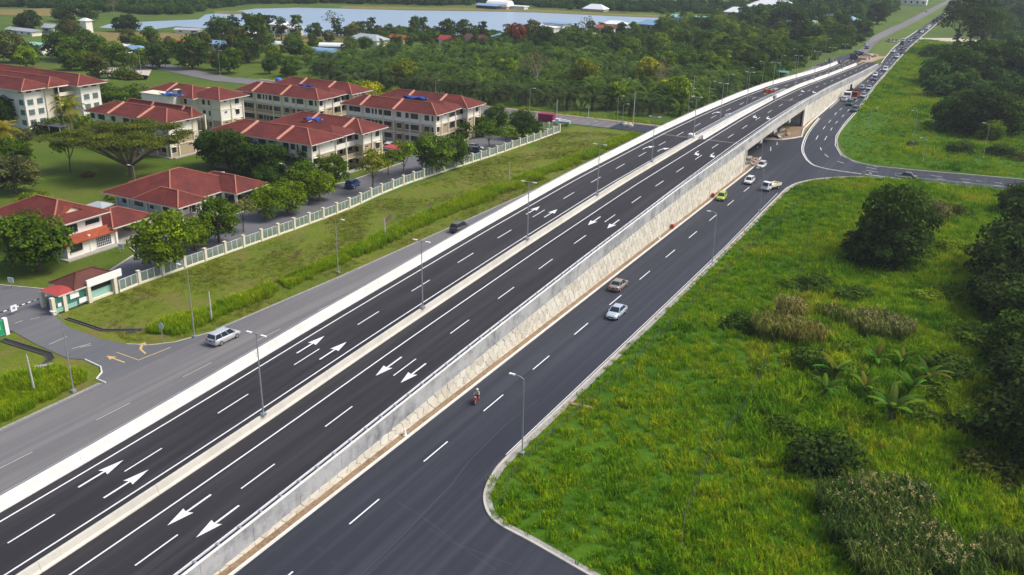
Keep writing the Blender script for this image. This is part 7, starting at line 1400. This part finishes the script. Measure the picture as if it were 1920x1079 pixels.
# school yard cars
for px, py, k, rz, col, lab in [(730, 277, 'suv', .3, WHT, 'white van parked at the corner of the nearest block'), (762, 284, 'suv', -1.2, WHT, 'white car parked before the farthest right block'), (775, 283, 'hatch', -1.2, (.6, .6, .6), 'pale car parked beside the white one'), (876, 281, 'sedan', -1.1, WHT, 'white car parked under trees at the far fence'), (890, 279, 'mpv', -1.0, (.55, .57, .6), 'silver car parked right of the white one at the far fence'), (893, 286, 'suv', -1.3, (.01, .02, .06), 'dark blue car parked nearest the far fence'), (852, 276, 'sedan', 1.2, (.05, .12, .3), 'blue car under the awning of the last block'), (662, 348, 'suv', .2, (.01, .05, .22), 'blue car behind the fence under the trees'), (312, 478, 'sedan', .3, (.02, .02, .02), 'black car hidden under the bright tree at the fence')]:
    x, y = atp(px, py, .4); car(k, x, y, 0, rz, col, lab, 'car')
x, y = atp(738, 292, 0); o = empty('carport', (x, y, 0), 0, 'small red carport roof at the corner of the nearest block', 'carport'); MB().box(-2.2, 2.2, -1.8, 1.8, 1.9, 2.05).build('roof', MAT['red_paint'], o)
for sx in (-2, 2):
    for sy in (-1.6, 1.6): MB().box(sx - .06, sx + .06, sy - .06, sy + .06, 0, 1.9).build('post', MAT['frame_white'], o)
x, y = atp(1025, 227, 0); o = empty('container', (x, y, 0), .1, 'magenta tarpaulined box standing on the cross street', 'container'); MB().prism([(-2.2, -1.1), (2.2, -1.1), (2.2, 1.1), (-2.2, 1.1)], 0, 1.9).build('box', MAT['maroon_box'], o); MB().box(-2.3, 2.3, -1.2, 1.2, 1.9, 2.0).build('lid', MAT['maroon_box'], o)
for k in range(6): MB().box(-2 + k * .78, -1.92 + k * .78, -1.15, -1.1, .1, 1.8).build('rib', MAT['maroon_box'], o)
x, y = atp(1052, 235, 0); o = empty('pickup_truck', (x, y, 0), math.pi / 2 + .1, 'grey pickup loaded with planks on the cross street', 'pickup'); MB().box(-.8, .8, -2.6, .4, .55, 1.1).build('load_bed', MAT['grey_tin'], o); MB().box(-.8, .8, .5, 2.4, .4, 1.0).box(-.7, .7, .5, 1.6, 1.0, 1.6).build('cab', MAT['white_tin'], o); MB().bar((-.3, -2.8, 1.35), (-.3, 1.0, 1.75), .3, .1).build('planks', MAT['pure_white'], o)
for yy in (-1.6, 1.7):
    for sx in (-1, 1): add_wheel(o, sx * .7, yy, .34)
x, y = atp(1483, 141, 0); o = empty('tent', (x - 2.5, y - 6, 0), .05, 'low turquoise tarpaulin roof beside the far end of the white barrier', 'tent'); MB().add([(-3, -1.5, 1.6), (3, -1.5, 1.6), (3, 1.5, 1.6), (-3, 1.5, 1.6), (-3, 0, 2.1), (3, 0, 2.1)], [(0, 1, 5, 4), (2, 3, 4, 5), (0, 4, 3), (1, 2, 5)]).build('roof', MAT['teal'], o)
for sx in (-2.8, 2.8):
    for sy in (-1.3, 1.3): MB().box(sx - .06, sx + .06, sy - .06, sy + .06, 0, 1.6).build('post', MAT['frame_white'], o)
p = D(1443, 172, .5); o = empty('road_barrier', (p.x, p.y, hz(p.y)), 0, 'orange plastic road barrier set across the left carriageway', 'road barrier')
for k in range(3): MB().prism([(-1.8 + k * 1.25, -.3), (-.7 + k * 1.25, -.3), (-.7 + k * 1.25, .3), (-1.8 + k * 1.25, .3)], 0, 1.0).build('barrier_block', MAT['orange_plastic'], o)
for px, py, lab, m in [(1254, 429, 'red plastic barrel standing at the foot of the stone wall', 'red_paint'), (1328, 370, 'small red barrel at the foot of the stone wall near the lime car', 'red_paint'), (755, 817, 'white litter heap at the foot of the stone wall in the foreground', 'pure_white'), (1229, 448, 'small white drain pipe stub at the foot of the stone wall', 'pure_white')]:
    x, y = atp(px, py); o = tag(MB().tube([(0, 0, 0), (0, 0, .08), (0, 0, .75), (0, 0, .8)], [.3, .34, .34, .2] if m == 'red_paint' else [.25, .2, .12, .05], 10).build('barrel' if m == 'red_paint' else 'litter', MAT[m], None, loc=(-49.55 if x < -49 else x, y, .1)), lab, 'barrel' if m == 'red_paint' else 'litter')
for i, (px, py) in enumerate([(1172, 236), (1181, 237)]):
    x, y = atp(px, py); o = tag(MB().tube([(0, 0, 0), (0, 0, .5), (0, 0, .9)], [1.0, .9, .35], 8).build('sack', MAT['sand'], None, loc=(x, y, -.05), rz=i), ['pale sack heap at the kerb of the cross street, left one', 'pale sack heap at the kerb of the cross street, right one'][i], 'sack')
# rubble under and beside the bridge, debris heaps
def rubble(name, cx, cy, r, n, mats, label, seed, hh=.5, size=(.15, .5)):
    rs = np.random.RandomState(seed); m = MB()
    for i in range(n):
        a, q = rs.uniform(0, 6.28), r * math.sqrt(rs.rand()); x, y = cx + q * math.cos(a) * 1.0, cy + q * math.sin(a) * 1.6; s = rs.uniform(*size); z = max(0, hh * (1 - q / r)) * rs.rand(); m.cur = rs.randint(len(mats))
        v = [(x + dx * s * rs.uniform(.6, 1.2), y + dy * s * rs.uniform(.6, 1.2), z + (dz_ + 1) * .5 * s * rs.uniform(.6, 1.1)) for dx, dy, dz_ in [(-1, -1, -1), (1, -1, -1), (1, 1, -1), (-1, 1, -1), (-.7, -.7, 1), (.7, -.7, 1), (.7, .7, 1), (-.7, .7, 1)]]
        m.add(v, [(0, 3, 2, 1), (4, 5, 6, 7), (0, 1, 5, 4), (1, 2, 6, 5), (2, 3, 7, 6), (3, 0, 4, 7)])
    o = m.build(name, [MAT[k] for k in mats]); o.location = (0, 0, -.03); return tag(o, label, None, None, 'stuff')
rubble('rubble', -51.6, 213.5, 2.6, 160, ['soil', 'laterite', 'slab', 'gravel'], 'heap of rubble at the near side of the bridge opening', 1, .9); rubble('rubble', -54, 251, 3.2, 200, ['soil', 'roof_brown', 'laterite', 'slab'], 'heap of reddish rubble at the far side of the bridge opening', 2, .9)
rubble('rubble', -52, 204, 2.0, 80, ['soil', 'slab'], 'debris', 6, .5); rubble('rubble', -60.5, 437, 2.6, 220, ['laterite', 'sand', 'timber', 'slab'], 'timber and rubble', 3, .7, (.3, .9)); rubble('rubble', -58.5, 449, 2.2, 120, ['laterite', 'sand', 'timber'], 'timber and rubble', 7, .7, (.3, .9)); rubble('rubble', -58.5, 520, 3.2, 60, ['sand', 'mud', 'slab'], 'debris on the central grass', 4, .9, (.4, 1.0)); rubble('timber_pile', -26, 470, 9, 180, ['timber', 'sand', 'slab'], 'fallen timber', 5, .8, (.4, 1.4))
tag(MB().box(-8, 8, -.1, .1, 0, 1.5).build('white_fence', MAT['pure_white'], None, loc=(-78.5, 476, 0), rz=1.45), 'short white fence in the grass left of the old carriageway', 'fence')

# ================================================================== PEOPLE
def skin_mesh(name, joints, edges, radii, mats, zcut, sub=1, cutfn=None):
    me = bpy.data.meshes.new(name); me.from_pydata(joints, edges, []); o = bpy.data.objects.new(name, me); COL.objects.link(o)
    md = o.modifiers.new('skin', 'SKIN'); 
    for i, r in enumerate(radii): me.skin_vertices[0].data[i].radius = r if hasattr(r, '__len__') else (r, r); me.skin_vertices[0].data[i].use_root = (i == 0)
    md.use_smooth_shade = True; s = o.modifiers.new('sub', 'SUBSURF'); s.levels = sub; s.render_levels = sub
    dg = bpy.context.evaluated_depsgraph_get(); ev = bpy.data.meshes.new_from_object(o.evaluated_get(dg)); ev.name = name; bpy.data.objects.remove(o)
    ev.materials.clear()
    for m in mats: ev.materials.append(m)
    for p in ev.polygons: p.material_index = cutfn(p.center) ; p.use_smooth = True
    return ev
SJ = [(0, 0, .92), (0, 0, 1.12), (0, 0, 1.36), (0, 0, 1.47), (0, .01, 1.58), (0, .01, 1.70), (-.17, 0, 1.38), (-.24, .02, 1.12), (-.25, .10, .90), (-.25, .13, .82), (.17, 0, 1.38), (.24, .02, 1.12), (.24, .12, .90), (.24, .15, .82), (-.09, 0, .86), (-.11, .02, .48), (-.12, 0, .08), (-.12, .15, .04), (.09, 0, .86), (.11, .02, .48), (.13, 0, .08), (.13, .15, .04), (0, .1, 1.57)]
SE = [(0, 1), (1, 2), (2, 3), (3, 4), (4, 5), (2, 6), (6, 7), (7, 8), (8, 9), (2, 10), (10, 11), (11, 12), (12, 13), (0, 14), (14, 15), (15, 16), (16, 17), (0, 18), (18, 19), (19, 20), (20, 21), (4, 22)]
SR = [(.15, .11), (.14, .10), (.17, .11), .055, (.085, .095), .06, .065, .048, .036, .03, .065, .048, .036, .03, .09, .06, .042, .035, .09, .06, .042, .035, .02]
def cut(c):
    if c.z > 1.64 or (c.z > 1.5 and c.y < -.03): return 3
    if c.z > 1.45: return 2
    if abs(c.x) > .2 and c.z < 1.05 and c.z > .7: return 2
    if c.z > .93: return 0
    return 1
PERSON = skin_mesh('person', SJ, SE, SR, [MAT['cloth'], MAT['cloth_dark'], MAT['skin'], MAT['hair']], 0, 1, cut)
SHIRTS = [((.75, .75, .75), 'a white shirt'), ((.75, .75, .75), 'a white shirt'), ((.03, .04, .12), 'a dark blue shirt'), ((.03, .03, .03), 'a black shirt'), ((.45, .05, .05), 'a red shirt'), ((.30, .28, .45), 'a lilac shirt'), ((.55, .5, .35), 'a beige shirt'), ((.1, .2, .4), 'a blue shirt')]
rr = random.Random(44); k = 0
for i in range(92):
    y = rr.uniform(318, 398) if i < 74 else rr.uniform(398, 412); e = lin(LB, y) - 1.6; x = e - rr.uniform(.1, 3.2) if i < 74 else rr.uniform(-70, -63)
    c, cl = rr.choice(SHIRTS); o = link('person', PERSON, None, (x, y, .0 if i < 74 else hz(y) + .01), rr.uniform(0, 6.28), color=c + (1,)); s = rr.uniform(.95, 1.05) * 1.0; o.scale = (s, s, s)
    tag(o, 'person in ' + cl + ' in the crowd by the far white barrier', 'person', 'crowd beside the far end of the flyover')
p = G(358, 401); o = link('person', PERSON, None, (p.x, p.y, .1), -1.2, color=(.2, .03, .03, 1)); tag(o, 'person in a dark red shirt standing on the porch of the pale blue building', 'person')
for i, (px, py) in enumerate([(1630, 178), (1627, 182)]):
    pass
# motorcycle and rider
x, y = atp(894, 755, 0); mo = empty('motorcycle', (x, y, 0), S_H + .18, 'small red motorcycle ridden towards the camera on the frontage road', 'motorcycle')
for yy in (-.6, .62):
    t, m = wheel_meshes(.29, .11); o = link('wheel', t, mo, (0, yy, .29)); link('rim', m, o)
rp_ = (.50, .012, .02, 1)
loft(MB(), [[(-.06, -.75, .55), (.06, -.75, .55), (.07, -.75, .72), (-.07, -.75, .72)], [(-.13, -.3, .38), (.13, -.3, .38), (.13, -.3, .72), (-.13, -.3, .72)], [(-.11, .05, .30), (.11, .05, .30), (.1, .1, .52), (-.1, .1, .52)], [(-.16, .42, .32), (.16, .42, .32), (.19, .36, .9), (-.19, .36, .9)], [(-.05, .62, .5), (.05, .62, .5), (.1, .52, .95), (-.1, .52, .95)]]).build('body', MAT['car_paint'], mo, color=rp_)
MB().box(-.05, .05, .42, .86, .56, .61).build('mudguard', MAT['car_paint'], mo, color=rp_); loft(MB(), [[(-.05, -.72, .72), (.05, -.72, .72), (.05, -.72, .8), (-.05, -.72, .8)], [(-.13, -.3, .72), (.13, -.3, .72), (.12, -.3, .8), (-.12, -.3, .8)], [(-.09, .1, .6), (.09, .1, .6), (.08, .1, .68), (-.08, .1, .68)]]).build('seat', MAT['black_plastic'], mo)
MB().bar((-.33, .36, 1.0), (.33, .36, 1.0), .035).build('handlebar', MAT['black_plastic'], mo); MB().box(-.09, .09, .5, .58, .84, .98).build('headlight', MAT['headlamp'], mo)
for s in (-1, 1): MB().bar((s * .09, .62, .29), (s * .09, .42, .85), .04).build('fork', MAT['galvanised'], mo); MB().box(s * .36 - .06, s * .36 + .06, .36, .4, 1.12, 1.22).build('mirror', MAT['black_plastic'], mo)
MB().tube([(.14, -.1, .25), (.16, -.85, .38)], .045, 8).build('exhaust', MAT['rim'], mo)
RJ = [(0, -.28, .86), (0, -.26, 1.05), (0, -.18, 1.28), (0, -.15, 1.38), (0, -.12, 1.50), (0, -.11, 1.60), (-.18, -.16, 1.28), (-.29, .0, 1.10), (-.30, .26, 1.04), (-.30, .36, 1.02), (.18, -.16, 1.28), (.29, .0, 1.10), (.30, .26, 1.04), (.30, .36, 1.02), (-.12, -.25, .82), (-.2, .12, .74), (-.18, -.06, .34), (-.18, .1, .28), (.12, -.25, .82), (.2, .12, .74), (.18, -.06, .34), (.18, .1, .28), (0, -.03, 1.5)]
def cutr(c):
    if c.z > 1.40: return 2
    if c.y > .24 and c.z > .9: return 2
    if c.z > .86: return 0
    return 1 if c.z > .34 else 3
RIDER = skin_mesh('rider', RJ, SE, SR, [MAT['cloth'], MAT['cloth_dark'], MAT['skin'], MAT['black_plastic']], 0, 1, cutr)
rd = link('person', RIDER, None, (x, y, 0), S_H + .18, color=(.50, .48, .42, 1)); tag(rd, 'rider in a pale jacket and white helmet sitting on the red motorcycle', 'person')
hm = MB(); hs = []
for k in range(7):
    t = math.pi * k / 6; hs.append((0, -.10, 1.56 - .145 * math.cos(t)))
hm.tube(hs, [max(.01, .15 * math.sin(math.pi * (k + .02) / 6.04)) for k in range(7)], 12).build('helmet', MAT['pure_white'], rd, True); MB().box(-.09, .09, .02, .055, 1.5, 1.58).build('visor', MAT['black_plastic'], rd)
# parked motorcycles under the porch: built once, then copied with its parts
src = [bpy.data.objects['motorcycle']]
cols = [(.02, .02, .02, 1), (.5, .35, .02, 1), (.02, .05, .25, 1), (.3, .02, .02, 1), (.04, .04, .04, 1)]
labs = ['black motorcycle parked at the left end of the porch row', 'yellow motorcycle parked in the porch row', 'blue motorcycle parked in the middle of the porch row', 'dark red motorcycle parked in the porch row', 'black motorcycle parked at the right end of the porch row']
for i in range(5):
    c = copy_tree(mo); c.location = (-129.6 + i * .95, 127.2, .1); c.rotation_euler = (0, 0, .3); c['label'] = labs[i]; c['group'] = 'motorcycles parked under the porch'
    for ch in c.children:
        if ch.name.startswith(('body', 'mudguard')): ch.color = cols[i]
# ================================================================== HAZE
hb = MB().box(-2590, 1490, -890, 4190, -1.15, 62).build('haze', bpy.data.materials.new('haze')); hm_ = hb.data.materials[0]; hm_.use_nodes = True; hn = hm_.node_tree.nodes; hn.clear()
pv = hn.new('ShaderNodeVolumePrincipled'); pv.inputs['Color'].default_value = (.80, .88, 1.0, 1); pv.inputs['Density'].default_value = HAZE; pv.inputs['Anisotropy'].default_value = .2; ho = hn.new('ShaderNodeOutputMaterial'); hm_.node_tree.links.new(pv.outputs[0], ho.inputs['Volume']); tag(hb, kind='stuff')
